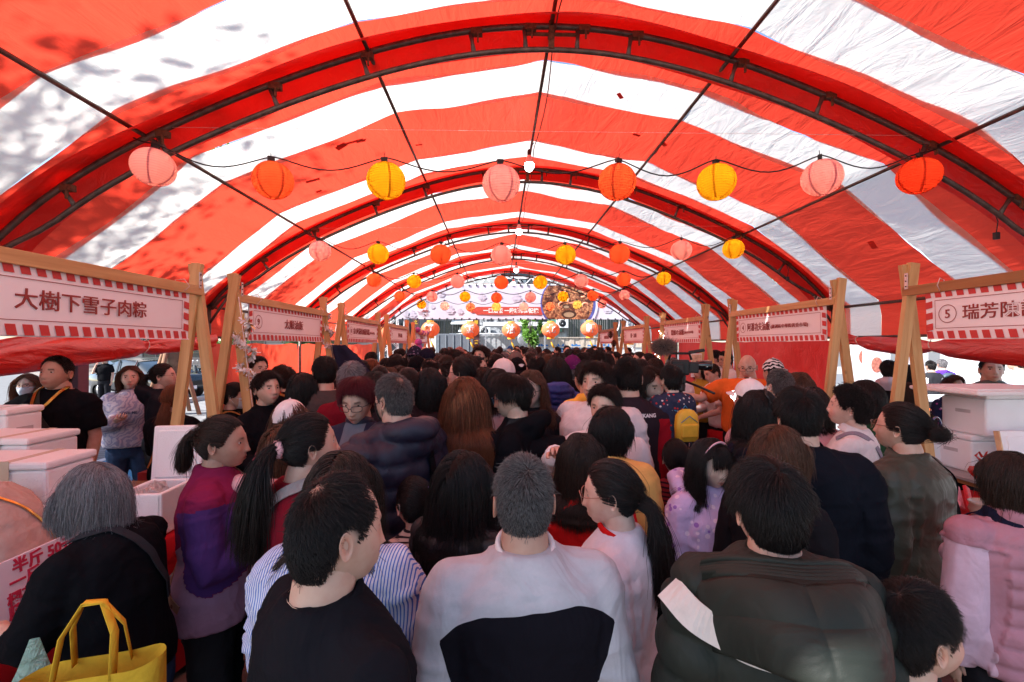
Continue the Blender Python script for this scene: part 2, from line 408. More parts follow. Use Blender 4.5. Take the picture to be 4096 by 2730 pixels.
# rolled-up curtains of the nearest bays
def roll(side, prof, ties, seed):
 """prof: (y, zc, r) ; lumpy roll hanging from the side rail"""
 Y = np.linspace(prof[0][0], prof[-1][0], 90)
 zc = np.interp(Y, [p[0] for p in prof], [p[1] for p in prof]); rr = np.interp(Y, [p[0] for p in prof], [p[2] for p in prof])
 for t in ties: rr = rr * (1 - .38 * np.exp(-((Y - t) / .10) ** 2));
 n = 26; G = np.zeros((len(Y), n, 3))
 for j in range(n):
  t = 2 * math.pi * j / n
  P = np.stack([Y * 1.5 + 9, np.full_like(Y, math.cos(t) * 2.1), np.full_like(Y, math.sin(t) * 2.1)], 1)
  tw = 0
  for q in ties: tw = tw + np.exp(-((Y - q) / .35) ** 2)
  r_ = rr * (1 + .18 * vn(P, seed) + .10 * np.sin(5 * t + Y * 3) * tw + .10 * vn(P * 2.4, seed + 2))
  G[:, j, 0] = side * 4.53 + np.cos(t) * r_ * .75; G[:, j, 1] = Y - 3.66; G[:, j, 2] = zc + np.sin(t) * r_
 o = tent_part('rolled_curtain', MB().grid(G, closed=True), red_k)
 for q in ties:
  i = int(np.argmin(np.abs(Y - q))); tie = MB()
  pts = [(side * 4.53 + math.cos(t) * rr[i] * .85, q - 3.66 + .03 * math.sin(t), zc[i] + math.sin(t) * rr[i] * 1.08) for t in np.linspace(0, 2 * math.pi, 18)]
  tie.tube(pts, .006, 6); tie.tube([(side * 4.5, q - 3.66, zc[i] + rr[i]), (side * 4.53, q - 3.66, 2.08)], .005, 6)
  tie.build('tie_string', mat('pale_string', (.7, .62, .55), .8), o)
roll(-1, [(-1.2, 1.85, .12), (.66, 1.9, .12), (2.6, 1.80, .12), (3.6, 1.81, .13), (4.3, 1.885, .155), (5.2, 1.93, .12), (5.45, 1.93, .10), (6.3, 1.97, .09), (6.68, 2.02, .085)], [2.9, 5.4], 3)
roll(1, [(-1.2, 1.85, .13), (.66, 1.9, .13), (3.4, 1.9, .16), (4.3, 1.91, .155), (5.05, 1.93, .085), (5.5, 1.93, .115), (6.1, 2.0, .075), (6.55, 2.07, .06)], [5.05, 6.12, 2.4], 8)
# repair patches of tape stuck on the roof underside
patch = sheet('repair_tape', (.85, .06, .04), .3, .4, .05, .1)
for (px, py, y, w_, h_, rz) in ((1400, 560, 5.2, .28, .05, .25), (1445, 552, 5.2, .1, .07, .4), (1365, 575, 5.15, .12, .07, -.3), (1252, 712, 5.0, .16, .07, .3), (1276, 755, 5.05, .07, .05, .1), (1676, 570, 5.6, .08, .03, .1), (2546, 530, 5.5, .09, .04, .2), (2655, 566, 5.6, .08, .05, .6), (2480, 371, 4.5, .09, .04, .9), (3490, 970, 5.4, .12, .06, .4)):
 p = at(px, py, y); x = p.x - TX
 # slide along the view ray until it meets the roof
 d = (p - cam.location).normalized(); best = None
 for t in np.linspace(1.5, 12, 700):
  q = cam.location + d * t
  if abs(q.x - TX) < 4.4 and q.z > facet_z(q.x - TX) - .0: best = q; break
 if best is None: continue
 x = best.x - TX; sl_ = (facet_z(x + .05) - facet_z(x - .05)) / .1
 m_ = MB().box((0, 0, 0), (w_, h_, .002)).build('tape_patch', patch, tent, (x, best.y - 3.66, float(facet_z(x)) - .03), (0, -math.atan(sl_), rz))
# ------------------------------------------------------------------ paper lanterns and their strings
def paper(name, c):
 if name in MATS: return MATS[name]
 m, nt, b = _mat(name); nt.nodes.remove(b); L = nt.links.new; out = nt.nodes['Material Output']
 df = N(nt, 'BsdfDiffuse'); tr = N(nt, 'BsdfTranslucent'); df.inputs[0].default_value = (*c, 1); tr.inputs[0].default_value = (*c, 1)
 mx = N(nt, 'MixShader'); mx.inputs[0].default_value = .5; L(df.outputs[0], mx.inputs[1]); L(tr.outputs[0], mx.inputs[2]); L(mx.outputs[0], out.inputs[0])
 MATS[name] = m; return m
LC = {'p': ('pink', (.91, .41, .46)), 'o': ('orange-red', (.93, .17, .06)), 'y': ('yellow', (.95, .55, .02)), 'r': ('red', (.88, .08, .03)),
      'P': ('pale pink', (.95, .66, .68)), 'O': ('pale orange', (.95, .40, .22)), 'Y': ('pale yellow', (.97, .80, .30))}  # paler paper tones carry the sunlight beyond the roof end in their colour
glow = mat('lantern_bulb_glow', (.9, .8, .6), .5, emis=(1, .78, .42), es=14.)
glow.cycles.emission_sampling = 'NONE'
black = mat('black_plastic', (.012, .012, .013), .45)
wire_m = mat('black_cable', (.012, .011, .012), .5)
white_tie = mat('white_cable_tie', (.8, .75, .72), .5)
NR = 20
prof = []
for i in range(NR * 3 + 1):
 t = -1.36 + 2.72 * i / (NR * 3); rib = (i % 3 == 0)
 prof.append((.15 * math.cos(t) * (1.0 if rib else 1.0) - (.0022 if rib else 0), .143 * math.sin(t)))
lan_mesh = MB().lathe(prof, n=28).mesh('lantern_shade')
_rib = MB()
for i in range(NR + 1):
 t = -1.36 + 2.72 * i / NR
 pts = [(.1488 * math.cos(t) * math.cos(a), .1488 * math.cos(t) * math.sin(a), .143 * math.sin(t)) for a in np.linspace(0, 2 * math.pi, 25)]
 _rib.tube(pts, .0019, 3, cap=False)
for a in (0, 1, 2, 3, 4):
 _rib.tube([(.147 * math.cos(t) * math.cos(a * 1.257), .147 * math.cos(t) * math.sin(a * 1.257), .1405 * math.sin(t)) for t in np.linspace(-1.36, 1.36, 14)], .0075, 4, flat=.2)
rib_mesh = _rib.mesh('lantern_hoops')
bulb_mesh = MB().ball((0, 0, .02), .03, 10, 8).mesh('bulb')
sock_mesh = MB().box((0, 0, .17), (.05, .03, .03)).tube([(0, 0, .04), (0, 0, .17)], .012, 6).tube([(0, 0, .185), (.004, 0, .225)], .003, 5).mesh('socket')
def hooprib(c):
 nm = 'lantern_rib_' + c
 return paper(nm, tuple(x * .8 for x in LC[c][1]))
ROWS = [
 (3.60, [(615, 670, 'p'), (1093, 723, 'o'), (1545, 725, 'y'), (2005, 735, 'p'), (2468, 730, 'o'), (2865, 730, 'y'), (3287, 712, 'p'), (3675, 705, 'r')], 'nearest'),
 (6.56, [(1280, 1005, 'p'), (1513, 1017, 'y'), (1763, 1019, 'o'), (2005, 1022, 'p'), (2262, 1021, 'y'), (2478, 1017, 'o'), (2725, 1002, 'p'), (2933, 997, 'y')], 'second'),
 (9.56, [(1496, 1121, 'o'), (1657, 1127, 'y'), (1830, 1127, 'p'), (2005, 1131, 'o'), (2161, 1131, 'y'), (2325, 1125, 'p'), (2494, 1119, 'o'), (2655, 1115, 'y')], 'third'),
 (12.56, [(1599, 1186, 'o'), (1728, 1188, 'p'), (1860, 1188, 'y'), (1986, 1192, 'o'), (2122, 1190, 'p'), (2252, 1187, 'y'), (2371, 1184, 'o'), (2498, 1181, 'p')], 'fourth'),
 (15.9, [(1686, 1219, 'y'), (1779, 1225, 'P'), (1882, 1230, 'O'), (1985, 1228, 'Y'), (2095, 1228, 'P'), (2200, 1227, 'O'), (2309, 1220, 'Y'), (2408, 1217, 'p')], 'farthest')]
ordw = ['first', 'second', 'third', 'fourth', 'fifth', 'sixth', 'seventh', 'last']
for y, row, rn in ROWS:
 pts = []
 sc_ = {3.60: 1.0, 6.56: 1.0, 9.56: 1.0, 12.56: 1.02, 15.9: 1.1}[y]
 for k, (px, py, c) in enumerate(row):
  p = at(px, py, y)
  e = empty('paper_lantern', p, rnd.uniform(0, 1.2), '%s round paper lantern, %s from the left in the %s row' % (LC[c][0], ordw[k], rn), 'lantern', 'round paper lanterns strung across the tent', sc_)
  e.rotation_euler = (rnd.uniform(-.10, .10), rnd.uniform(-.10, .10), rnd.uniform(0, 1.2))
  link('lantern_shade', lan_mesh, e, paper('paper_' + c, LC[c][1])); link('lantern_hoops', rib_mesh, e, hooprib(c))
  link('bulb', bulb_mesh, e, glow); link('socket', sock_mesh, e, black)
  pts.append(p + Vector((0, 0, .185 * sc_)))
 ends = [Vector((pts[0].x - .25, y + .05, pts[0].z + .1))] + pts + [Vector((pts[-1].x + .3, y + .05, pts[-1].z + .12))]
 mb = MB(); path = []
 for a, b in zip(ends[:-1], ends[1:]):
  dep = rnd.uniform(.10, .15) if a is not ends[0] and b is not ends[-1] else .02
  for t in np.linspace(0, 1, 13)[:-1]:
   q = a.lerp(b, t); q.z -= dep * math.sin(math.pi * t) ** 1.3; path.append(q)
 path.append(ends[-1]); mb.tube(path, .0055 if y < 8 else .009, 6)
 c_ = mb.build('light_cable', wire_m); tag(c_, 'sagging black cable joining the %s row of paper lanterns' % rn, 'cable', 'cables of the lantern rows')
 fl = MB().tube([ends[0] + Vector((0, 0, .05)), ends[-1] + Vector((0, 0, .05))], .0015 if y < 8 else .003, 4).build('guide_wire', white_tie); tag(fl, 'thin taut guide wire above the %s row of paper lanterns' % rn, 'wire', 'guide wires of the lantern rows')
# LED bulbs hung below the ridge
ledm = mat('led_dome', (.95, .95, .95), .4, emis=(.92, .96, 1), es=9.)
ledb = mat('led_body', (.75, .6, .55), .5)
for i, (px, py, y, wn) in enumerate(((2117, 662, 5.6, 'nearest the camera'), (2076, 925, 8.4, 'second under the ridge'), (2065, 1080, 11.4, 'third under the ridge'), (2054, 1133, 14.6, 'farthest under the ridge'))):
 p = at(px, py, y)
 e = empty('hanging_bulb', p, 0, 'white LED bulb on a cord, ' + wn, 'light bulb', 'LED bulbs under the tent ridge')
 MB().lathe([(.001, -.075), (.03, -.07), (.052, -.045), (.06, -.01), (.056, .02)], n=20).build('led_dome', ledm, e)
 MB().lathe([(.056, .02), (.05, .05), (.03, .10), (.024, .12)], n=20).build('bulb_housing', ledb, e)
 MB().lathe([(.024, .12), (.026, .16), (.02, .19), (.004, .20)], n=12).build('bulb_socket', black, e)
 MB().tube([(0, 0, .19), (TX - p.x + .02, .1, 4.5 - p.z)], .005, 5).build('cord', wire_m, e)
# cable running along the ridge
pth = [Vector((TX + .05 + .02 * math.sin(y * 3), y, 4.50 - .05 * math.sin((y - .66) / 3 * math.pi) ** 2 - .02 * math.sin(y * 5))) for y in np.linspace(1, 15.5, 60)]
tag(MB().tube(pth, .006, 5).build('ridge_cable', mat('brown_cable', (.16, .05, .04), .6)), 'thin dark cable running along under the tent ridge', 'cable')
# black sockets dangling from the right-hand arches
for px, py, y in ((3985, 935, 3.7), (3150, 1110, 6.6), (2795, 1190, 9.6)):
 p = at(px, py, y)
 e = empty('dangling_socket', p, 0, {3.7: 'small black socket dangling below the nearest arch', 6.6: 'small black socket dangling below the second arch', 9.6: 'small black socket dangling below the third arch'}[y], 'socket', 'empty sockets dangling from the arches')
 MB().box((0, 0, -.02), (.04, .03, .06), bev=.005).build('socket_body', black, e); MB().tube([(0, 0, .01), (.015, 0, .1), (-.01, 0, .17)], .004, 5).build('cord', black, e)
# ------------------------------------------------------------------ stalls: A-frames, signs
pine = wood('pine_wood', (.68, .42, .18), (.48, .25, .085))
pine2 = wood('pine_wood_brown', (.40, .18, .06), (.27, .11, .035))
zinc = mat('zinc_plate', (.6, .6, .6), .4, .8)
screw = mat('screw_head', (.05, .05, .05), .4, .6)
board_m = mat('sign_board_print', (.92, .87, .87), .55, var=.02, vs=3)
stripe_r = mat('sign_red_print', (.62, .055, .05), .55, var=.05)
letter_m = mat('sign_letters', (.30, .040, .032), .6, var=.05)
XL, XR = -2.26, 3.12
def sign_frame(x, y0, y1, label, s):
 e = empty('sign_frame', (x, (y0 + y1) / 2, 0), 0, label, 'wooden frame', 'A-frames carrying the stall signs')
 h = (y1 - y0) / 2
 for sy in (-1, 1):
  for sx in (-1, 1):
   mb = MB(); t = Vector((sx * -.022, sy * h + sx * .013, 2.56 + rnd.uniform(-.01, .01))); b = Vector((sx * .30, sy * h + sx * .013 + sy * .02, 0))
   L_ = (t - b).length; mb.box((0, 0, L_ / 2), (.074, .04, L_), bev=.003)
   o = mb.build('leg', pine, e, b); o.rotation_mode = 'QUATERNION'; o.rotation_quaternion = (t - b).to_track_quat('Z', 'Y')
   # keep the wide face square to the aisle
   d = (t - b).normalized(); xx = Vector((0, 1, 0)).cross(d).normalized(); yy = d.cross(xx)
   o.rotation_quaternion = Matrix((xx, yy, d)).transposed().to_quaternion()
  bk = MB(); bk.box((s * .052, sy * (h - .03), 2.43), (.004, .028, .12))
  ob = bk.build('bracket', zinc, e)
  sc = MB()
  for dz in (-.04, 0, .04): sc.ball((s * .055, sy * (h - .03), 2.43 + dz), .006, 6, 4)
  sc.build('screw', screw, ob)
 mb = MB(); mb.box((0, 0, 0), (.04, .07, 2 * h + .02), bev=.003)
 mb.build('crossbar', pine2 if rnd.random() < .5 else pine, e, (s * .03, 0, 2.355), (R(90), 0, 0))
 return e
def sign(x, y0, y1, s, num, text, small, label, z0=1.995, z1=2.335, paren_w=.3):
 """s=+1 faces the aisle from the left side (normal +x), -1 from the right"""
 L_ = y1 - y0; e = empty('stall_sign', (x + s * .03, (y0 + y1) / 2, (z0 + z1) / 2), 0, label, 'sign', 'pink stall signs with striped borders')
 e.rotation_euler = (0, 0, R(90) if s > 0 else R(-90))   # local +X runs the reading direction, local -Y faces the aisle
 H = z1 - z0; G = np.zeros((7, 24, 3))
 for i, v in enumerate(np.linspace(-.5, .5, 7)):
  for j, u in enumerate(np.linspace(-.5, .5, 24)):
   G[i, j] = (u * L_, .006 * math.sin(u * 5 + v * 2), v * H)
 bend = lambda X, Z: .006 * math.sin(X / L_ * 5 + Z / H * 2)
 mb = MB().grid(G); G2 = G.copy(); G2[:, :, 1] += .008; mb.grid(G2[:, ::-1])
 mb.box((0, .004, H / 2 + .003), (L_, .012, .006)); mb.box((0, .004, -H / 2 - .003), (L_, .012, .006))
 mb.build('board', board_m, e)
 st = MB(); b = .052; n = int(L_ / .075); dx = L_ / n; sk = .012
 def quad(p):
  st.add([(q[0], bend(q[0], q[1]) - .0035, q[1]) for q in p], [tuple(range(len(p)))])
 for i in range(n):
  xa = -L_ / 2 + i * dx
  quad([(xa, H / 2 - b), (xa + dx * .6, H / 2 - b), (xa + dx * .6 - sk, H / 2), (xa - sk if i else xa, H / 2)])
  quad([(xa + (sk if True else 0), -H / 2), (xa + dx * .6 + sk, -H / 2), (xa + dx * .6, -H / 2 + b), (xa, -H / 2 + b)])
 m_ = int((H - 2 * b) / .07)
 for sx in (-1, 1):
  for i in range(m_):
   za = -H / 2 + b + i * (H - 2 * b) / m_; dz = (H - 2 * b) / m_
   quad([(sx * L_ / 2, za), (sx * L_ / 2, za + dz * .6), (sx * (L_ / 2 - b), za + dz * .6 + .01), (sx * (L_ / 2 - b), za + .01)][::sx])
 st.build('striped_border', stripe_r, e)
 ln = MB(); i1 = b + .018; t_ = .0035
 for (xa, xb, za, zb) in ((-L_ / 2 + i1, L_ / 2 - i1, H / 2 - i1, H / 2 - i1 - t_), (-L_ / 2 + i1, L_ / 2 - i1, -H / 2 + i1 + t_, -H / 2 + i1), (-L_ / 2 + i1, -L_ / 2 + i1 + t_, H / 2 - i1, -H / 2 + i1), (L_ / 2 - i1 - t_, L_ / 2 - i1, H / 2 - i1, -H / 2 + i1)):
  nn = 12; Gq = np.zeros((2, nn, 3))
  for j, xx in enumerate(np.linspace(xa, xb, nn)):
   Gq[0, j] = (xx, bend(xx, zb) - .004, zb); Gq[1, j] = (xx, bend(xx, za) - .004, za)
  ln.grid(Gq)
 if num:
  cx = -L_ / 2 + .16
  for t0, t1 in zip(np.linspace(0, 2 * math.pi, 33)[:-1], np.linspace(0, 2 * math.pi, 33)[1:]):
   ln.add([(cx + r_ * math.cos(t), -.0095, r_ * math.sin(t)) for r_, t in ((.058, t0), (.058, t1), (.063, t1), (.063, t0))], [(0, 1, 2, 3)])
 ln.build('border_line', letter_m, e)
 if num: put_text(num, .085, letter_m, e, (-L_ / 2 + .16, -.0085, -.004), (R(90), 0, 0))
 if text:
  nch = len(text); w_ = min(nch * .112, L_ - .52 - (paren_w if small else 0))
  off = (-L_ / 2 + .26 + w_ / 2) if num in ('4', '5', '8') else .05 - (paren_w / 2 if small else 0)
  o = put_text(text, .105, letter_m, e, (off, -.0085, -.005), (R(90), 0, 0), fit=w_)
  if small: put_text(small, .045, letter_m, e, (off + w_ / 2 + paren_w / 2 + .02, -.0085, -.01), (R(90), 0, 0), fit=paren_w)
 for sx in (-1, 1):
  tt = MB(); x_ = sx * (L_ / 2 - .1)
  tt.tube([(x_ + .012, -.006, H / 2 - .02), (x_ + .03, -.05, H / 2 + .03), (x_ + .02, -.02, H / 2 + .08), (x_, .03, H / 2 + .07), (x_ - .005, .01, H / 2 - .02)], .003, 5)
  tt.build('tie_string', mat('pink_string', (.75, .55, .5), .7), e)
 return e
LS = [(1.48, 3.47, None, '大樹下雪子肉粽', None, 'near left stall beside the foam boxes'), (3.96, 5.95, '9', '太順油飯', None, 'left stall number nine, posts wound with white garland'),
      (6.62, 8.61, '8', '金山阿滿姨油飯蘿蔔糕', '(金山市場)', 'left stall number eight'), (9.28, 11.35, '7', '月華油飯', None, 'left stall number seven'), (12.15, 14.5, '6', '大龍油飯', '(三重市場)', 'far left stall number six, hung with pompoms')]
RS = [(1.1, 3.36, '5', '瑞芳陳記油飯', None, 'near right stall number five'), (4.08, 5.97, '4', '阿潘功夫油飯', '(蘆洲區中華街黃昏市場)', 'right stall number four'),
      (6.76, 8.55, '3', '闆娘の油飯', '(泰山公有市場)', 'right stall number three, wound with fairy lights'), (9.47, 11.26, '2', '醬・油飯', None, 'right stall number two'), (12.04, 13.9, '1', '肉燥嬤油飯', None, 'far right stall number one')]
for i, (a, b, n_, t, sm, wh) in enumerate(LS):
 sign_frame(XL, a, b, 'pine A-frame posts of the ' + wh, 1)
 sign(XL, a + .17, b - .12, 1, n_, t, sm, 'pink sign reading %s on the %s' % (t, wh))
for i, (a, b, n_, t, sm, wh) in enumerate(RS):
 sign_frame(XR, a, b, 'pine A-frame posts of the ' + wh, -1)
 sign(XR, a + .12, b - .17, -1, n_, t, sm, 'pink sign reading %s on the %s' % (t, wh), paren_w=.62 if n_ == '4' else .34)
# white tinsel garland wound round the posts of stall nine
garm = mat('white_garland', (.85, .78, .75), .6, var=.2, vs=40)
gold = mat('gold_foil', (.75, .42, .15), .3, .9)
def garland(p0, p1, label, seed, turns):
 rg = random.Random(seed); mb = MB(); m2 = MB(); p0 = Vector(p0); p1 = Vector(p1)
 for i in range(1100):
  t = i / 1100; a = t * turns * 2 * math.pi
  if vn(np.array([[t * 9, seed, 0]]), 2)[0] < -.5: continue
  c = p0.lerp(p1, t) + Vector((math.cos(a) * .06, math.sin(a) * .05, 0))
  d = Vector((rg.gauss(0, 1), rg.gauss(0, 1), rg.gauss(0, 1))).normalized() * rg.uniform(.028, .060)
  s_ = d.cross(Vector((rg.gauss(0, 1), rg.gauss(0, 1), rg.gauss(0, 1)))).normalized() * rg.uniform(.006, .012)
  (m2 if rg.random() < .14 else mb).add([(c - s_)[:], (c + s_)[:], (c + d + s_ * .7)[:], (c + d - s_ * .7)[:]], [(0, 1, 2, 3)])
 e = empty('garland', p0, 0, label, 'garland', 'white leaf garlands of stall nine')
 for q, nm, mm in ((mb, 'garland_leaves', garm), (m2, 'gold_bits', gold)):
  V = q.v; q.v = [v - np.array(p0) for v in V]; o = q.build(nm, mm, e); o['kind'] = 'stuff'
 q = MB(); q.tube([Vector((0, 0, 0)), p1 - p0], .004, 4); q.build('garland_string', garm, e)
garland((XL + .05, 3.94, 2.36), (XL + .26, 3.94, .75), 'white and gold leaf garland on the near post of stall nine', 1, 7)
garland((XL - .0, 5.98, 2.35), (XL + .2, 5.98, 1.2), 'white and gold leaf garland on the far post of stall nine', 2, 5)
# pompoms on stall six
pc = [('pink', (.85, .35, .38)), ('cream', (.85, .62, .42)), ('purple', (.40, .10, .42)), ('orange', (.9, .22, .02)), ('blue', (.03, .12, .45))]
def pom(p, r_, c, lab):
 mb = MB(); mb.ball(p, r_, 12, 8); o = mb.build('pompom', mat('pom_' + pc[c][0], pc[c][1], .95, bump=.8, bs=120)); tag(o, lab, 'pompom', 'pompoms on stall six')
for i in range(11): pom((XL + .09, 12.35 + i * .18, 2.36 - .10 * math.sin(i / 10 * math.pi) + .02 * (i % 2)), .075, [2, 1, 0, 2, 1, 2, 1, 0, 2, 1, 0][i], '%s pompom %s in the garland on the sign of stall six' % (pc[[2, 1, 0, 2, 1, 2, 1, 0, 2, 1, 0][i]][0], ['at the near end', 'next to the near end', 'third along', 'fourth along', 'fifth along', 'at the middle', 'just past the middle', 'eighth along', 'ninth along', 'next to the far end', 'at the far end'][i]))
for i, (dz, c, r_) in enumerate(((0, 2, .10), (-.13, 2, .10), (-.27, 0, .10), (-.35, 3, .07), (-.42, 0, .12))): pom((XL + .15, 12.1 + .03 * (i % 2), 2.02 + dz), r_, c, '%s pompom hanging on the near post of stall six, %s' % (pc[c][0], ['top', 'second down', 'third down', 'fourth down', 'lowest'][i]))
for i, (px, py, c) in enumerate(((1660, 1383, 1), (1672, 1378, 2), (1696, 1400, 1), (1709, 1412, 3), (1712, 1428, 4))): pom(at(px, py, 14.4), .09, c, '%s pompom low on the far post of stall six, %s' % (pc[c][0], ['uppermost', 'next to the uppermost', 'midway', 'second from the bottom', 'lowest'][i]))
# pine cones on stall one
for px, py, lab in ((2442, 1342, 'brown pine cone ornament hung beside the sign of stall one'), (2455, 1377, 'smaller brown pine cone ornament low on the post of stall one')):
 p = at(px, py, 11.95); mb = MB()
 for i in range(9):
  for j in range(8):
   a = j * .785 + i * .4; z = (.5 - i / 8) * .17; r_ = .07 * math.sin((i + 1) / 10 * math.pi)
   mb.beam((p.x, p.y, p.z + z), (p.x + r_ * math.cos(a) * 1.2, p.y + r_ * math.sin(a) * 1.2, p.z + z + .02), .02, .01)
 tag(mb.build('pine_cone', mat('cone_brown', (.09, .03, .015), .6)), lab, 'pine cone')
# fairy lights on the near post of stall three
mb = MB(); dots = MB(); prev = None
for i in range(120):
 t = i / 119; a = t * 40
 p = Vector((XR + .0 + math.cos(a) * .055 - .28 * t, 8.52 + math.sin(a) * .05, 2.3 - 1.3 * t));
 if prev: mb.tube([prev, p], .002, 4)
 if i % 4 == 0: dots.ball(p, .009, 6, 4)
 prev = p
e = empty('fairy_lights', (XR, 8.52, 2.3), 0, 'string of tiny white fairy lights wound down the post of stall three', 'fairy lights')
for q, nm, mm in ((mb, 'light_wire', wire_m), (dots, 'light_dots', ledm)):
 q.v = [v - np.array((XR, 8.52, 2.3)) for v in q.v]; q.build(nm, mm, e)
# ------------------------------------------------------------------ counters with red cloths
red_cloth = cloth('red_table_cloth', (.42, .012, .018), 'knit', .8)
def counter(x0, x1, y0, y1, z, label, m=red_cloth, skirt=(1, 1, 1, 1)):
 e = empty('counter_table', ((x0 + x1) / 2, (y0 + y1) / 2, 0), 0, label, 'table', 'stall counters')
 w_, d_ = x1 - x0, y1 - y0
 MB().box((0, 0, z - .02), (w_ - .02, d_ - .02, .03)).build('tabletop', pine2, e)
 for sx in (-1, 1):
  for sy in (-1, 1):
   MB().box((sx * (w_ / 2 - .05), sy * (d_ / 2 - .05), (z - .035) / 2), (.04, .04, z - .035)).build('leg', metal, e)
 if m:
  mb = MB(); n = 60; rim = []
  per = [(-w_ / 2, -d_ / 2), (w_ / 2, -d_ / 2), (w_ / 2, d_ / 2), (-w_ / 2, d_ / 2), (-w_ / 2, -d_ / 2)]
  for (a, b) in zip(per[:-1], per[1:]):
   for t in np.linspace(0, 1, n // 4, endpoint=False): rim.append((a[0] + (b[0] - a[0]) * t, a[1] + (b[1] - a[1]) * t, a, b))
  G = np.zeros((9, len(rim), 3))
  for i in range(9):
   zz = z + .004 - (z - .06) * max(0, i - 1) / 7
   for j, (X, Y, a, b) in enumerate(rim):
    nx, ny = (b[1] - a[1]), -(b[0] - a[0]); l_ = math.hypot(nx, ny); nx /= l_; ny /= l_
    o_ = 0.006 + (.02 + .03 * math.sin((X + Y) * 17 + i * .3)) * max(0, i - 1) / 7
    G[i, j] = (X + nx * o_, Y + ny * o_, zz)
  G[0, :, :2] *= .02; mb.grid(G, closed=True); mb.build('cloth_cover', m, e)
 return e
counter(-2.18, -1.88, 1.30, 3.20, .84, 'red clothed counter of the near left stall')
counter(-2.55, -2.1, 4.0, 5.9, .84, 'red clothed counter of stall nine')
counter(-2.8, -2.05, 6.7, 8.5, .84, 'red clothed counter of stall eight')
counter(-2.8, -2.05, 9.4, 11.2, .84, 'red clothed counter of stall seven')
counter(-2.8, -2.05, 12.2, 14.3, .84, 'red clothed counter of stall six')
counter(2.75, 3.55, .9, 3.3, .86, 'red clothed front counter of stall five')
counter(2.75, 3.5, 4.15, 5.9, .84, 'red clothed counter of stall four')
counter(2.7, 3.5, 6.85, 8.4, .84, 'red clothed counter of stall three')
counter(2.8, 3.5, 9.5, 11.2, .84, 'red clothed counter of stall two')
counter(2.8, 3.5, 12.1, 13.8, .84, 'red clothed counter of stall one')
grey_top = mat('grey_laminate', (.34, .32, .32), .4)
counter(3.62, 4.40, 2.6, 4.3, .90, 'bare grey back table of stall five under the foam boxes', None)
MB().box((4.01, 3.45, .91), (.80, 1.72, .02)).build('table_sheet', grey_top); tag(bpy.data.objects['table_sheet'], 'grey laminate sheet on the back table of stall five', 'table sheet')
counter(-2.75, -2.15, 3.35, 3.95, .84, 'small table holding the steel bowl behind the left counter', grey_top if False else None)
counter(-3.95, -2.52, 2.56, 3.85, .84, 'low back table under the white foam boxes at left', None)
# ------------------------------------------------------------------ polystyrene boxes
foam = mat('white_foam', (.90, .89, .90), .75, var=.03, vs=5, bump=.35, bs=160)
foam_y = mat('yellowed_foam', (.62, .42, .24), .8, var=.2, bump=.3)
red_print = mat('red_print', (.6, .05, .05), .7)
def foam_box(c, d, label, rz=0, lid=.045, stamp=False, open_=False):
 """c is the centre of the base"""
 e = empty('foam_box', c, rz, label, 'foam box', 'white polystyrene boxes of the stalls')
 w_, l_, h_ = d; b = h_ - (0 if open_ else lid)
 if open_:
  t = .028; mb = MB(); mb.box((0, 0, t / 2), (w_ - .01, l_ - .01, t), bev=.006)
  for sx in (-1, 1): mb.box((sx * (w_ / 2 - t / 2), 0, h_ / 2), (t, l_, h_), bev=.009)
  for sy in (-1, 1): mb.box((0, sy * (l_ / 2 - t / 2), h_ / 2 - .001), (w_ - .004, t, h_ - .002), bev=.009)
  mb.build('body', foam, e)
 else:
  MB().box((0, 0, b / 2), (w_, l_, b), bev=.016).build('body', foam, e)
  MB().box((0, 0, b + lid / 2 + .002), (w_ + .02, l_ + .02, lid), bev=.014).build('lid', foam, e)
  q = MB().box((w_ * .18, 0, b + lid + .003), (.05, l_ + .024, .0015)).box((w_ * .18, -l_ / 2 - .0115, b + lid / 2 - .02), (.05, .0015, lid + .06)); q.build('tape', mat('brown_tape', (.62, .50, .38), .35, var=.1), e)
  for sx in (-1, 1): MB().box((sx * (w_ / 2 + .0005), 0, b * .62), (.002, .12, .028), bev=.0008).build('hand_slot_shade', mat('painted_slot_shade', (.55, .53, .53), .9), e)  # flat grey strip: shade of a hand recess painted on, nothing is cut
 if stamp: put_text('特大', .05, red_print, e, (0, -l_ / 2 - .003, h_ * .3), (R(90), 0, 0))
 return e
foam_box((-3.70, 3.46, .84), (.44, .26, .32), 'foam box at the bottom of the tall left stack')
foam_box((-3.70, 3.46, 1.163), (.44, .26, .33), 'tallest foam box under the hand of the man with the gold chain')
foam_box((-3.24, 3.13, .84), (.58, .34, .26), 'foam box below the middle box of the left pile', -.02)
foam_box((-3.24, 3.13, 1.103), (.58, .34, .26), 'foam box in the middle of the left pile, sunlit lid', -.03)
foam_box((-2.82, 2.74, .84), (.62, .32, .225), 'foam box below the front box of the left pile', .03)
foam_box((-2.82, 2.74, 1.068), (.64, .32, .235), 'front foam box of the left pile with a faint red stamp', .04, stamp=True)
foam_box((-2.06, 2.82, .85), (.26, .32, .25), 'open foam box on the left counter holding a bag', .05, open_=True, stamp=True)
e = empty('foam_board', (-2.10, 3.06, 1.24), 0, 'foam lid standing upright behind the open box on the left counter', 'foam lid')
MB().box((0, 0, 0), (.30, .03, .36), bev=.012).box((0, -.018, 0), (.24, .012, .30), bev=.006).build('panel', foam, e); e.rotation_euler = (R(-6), 0, R(6))
foam_box((-2.06, 3.12, .85), (.26, .2, .2), 'closed foam box under the upright lid on the left counter', .0)
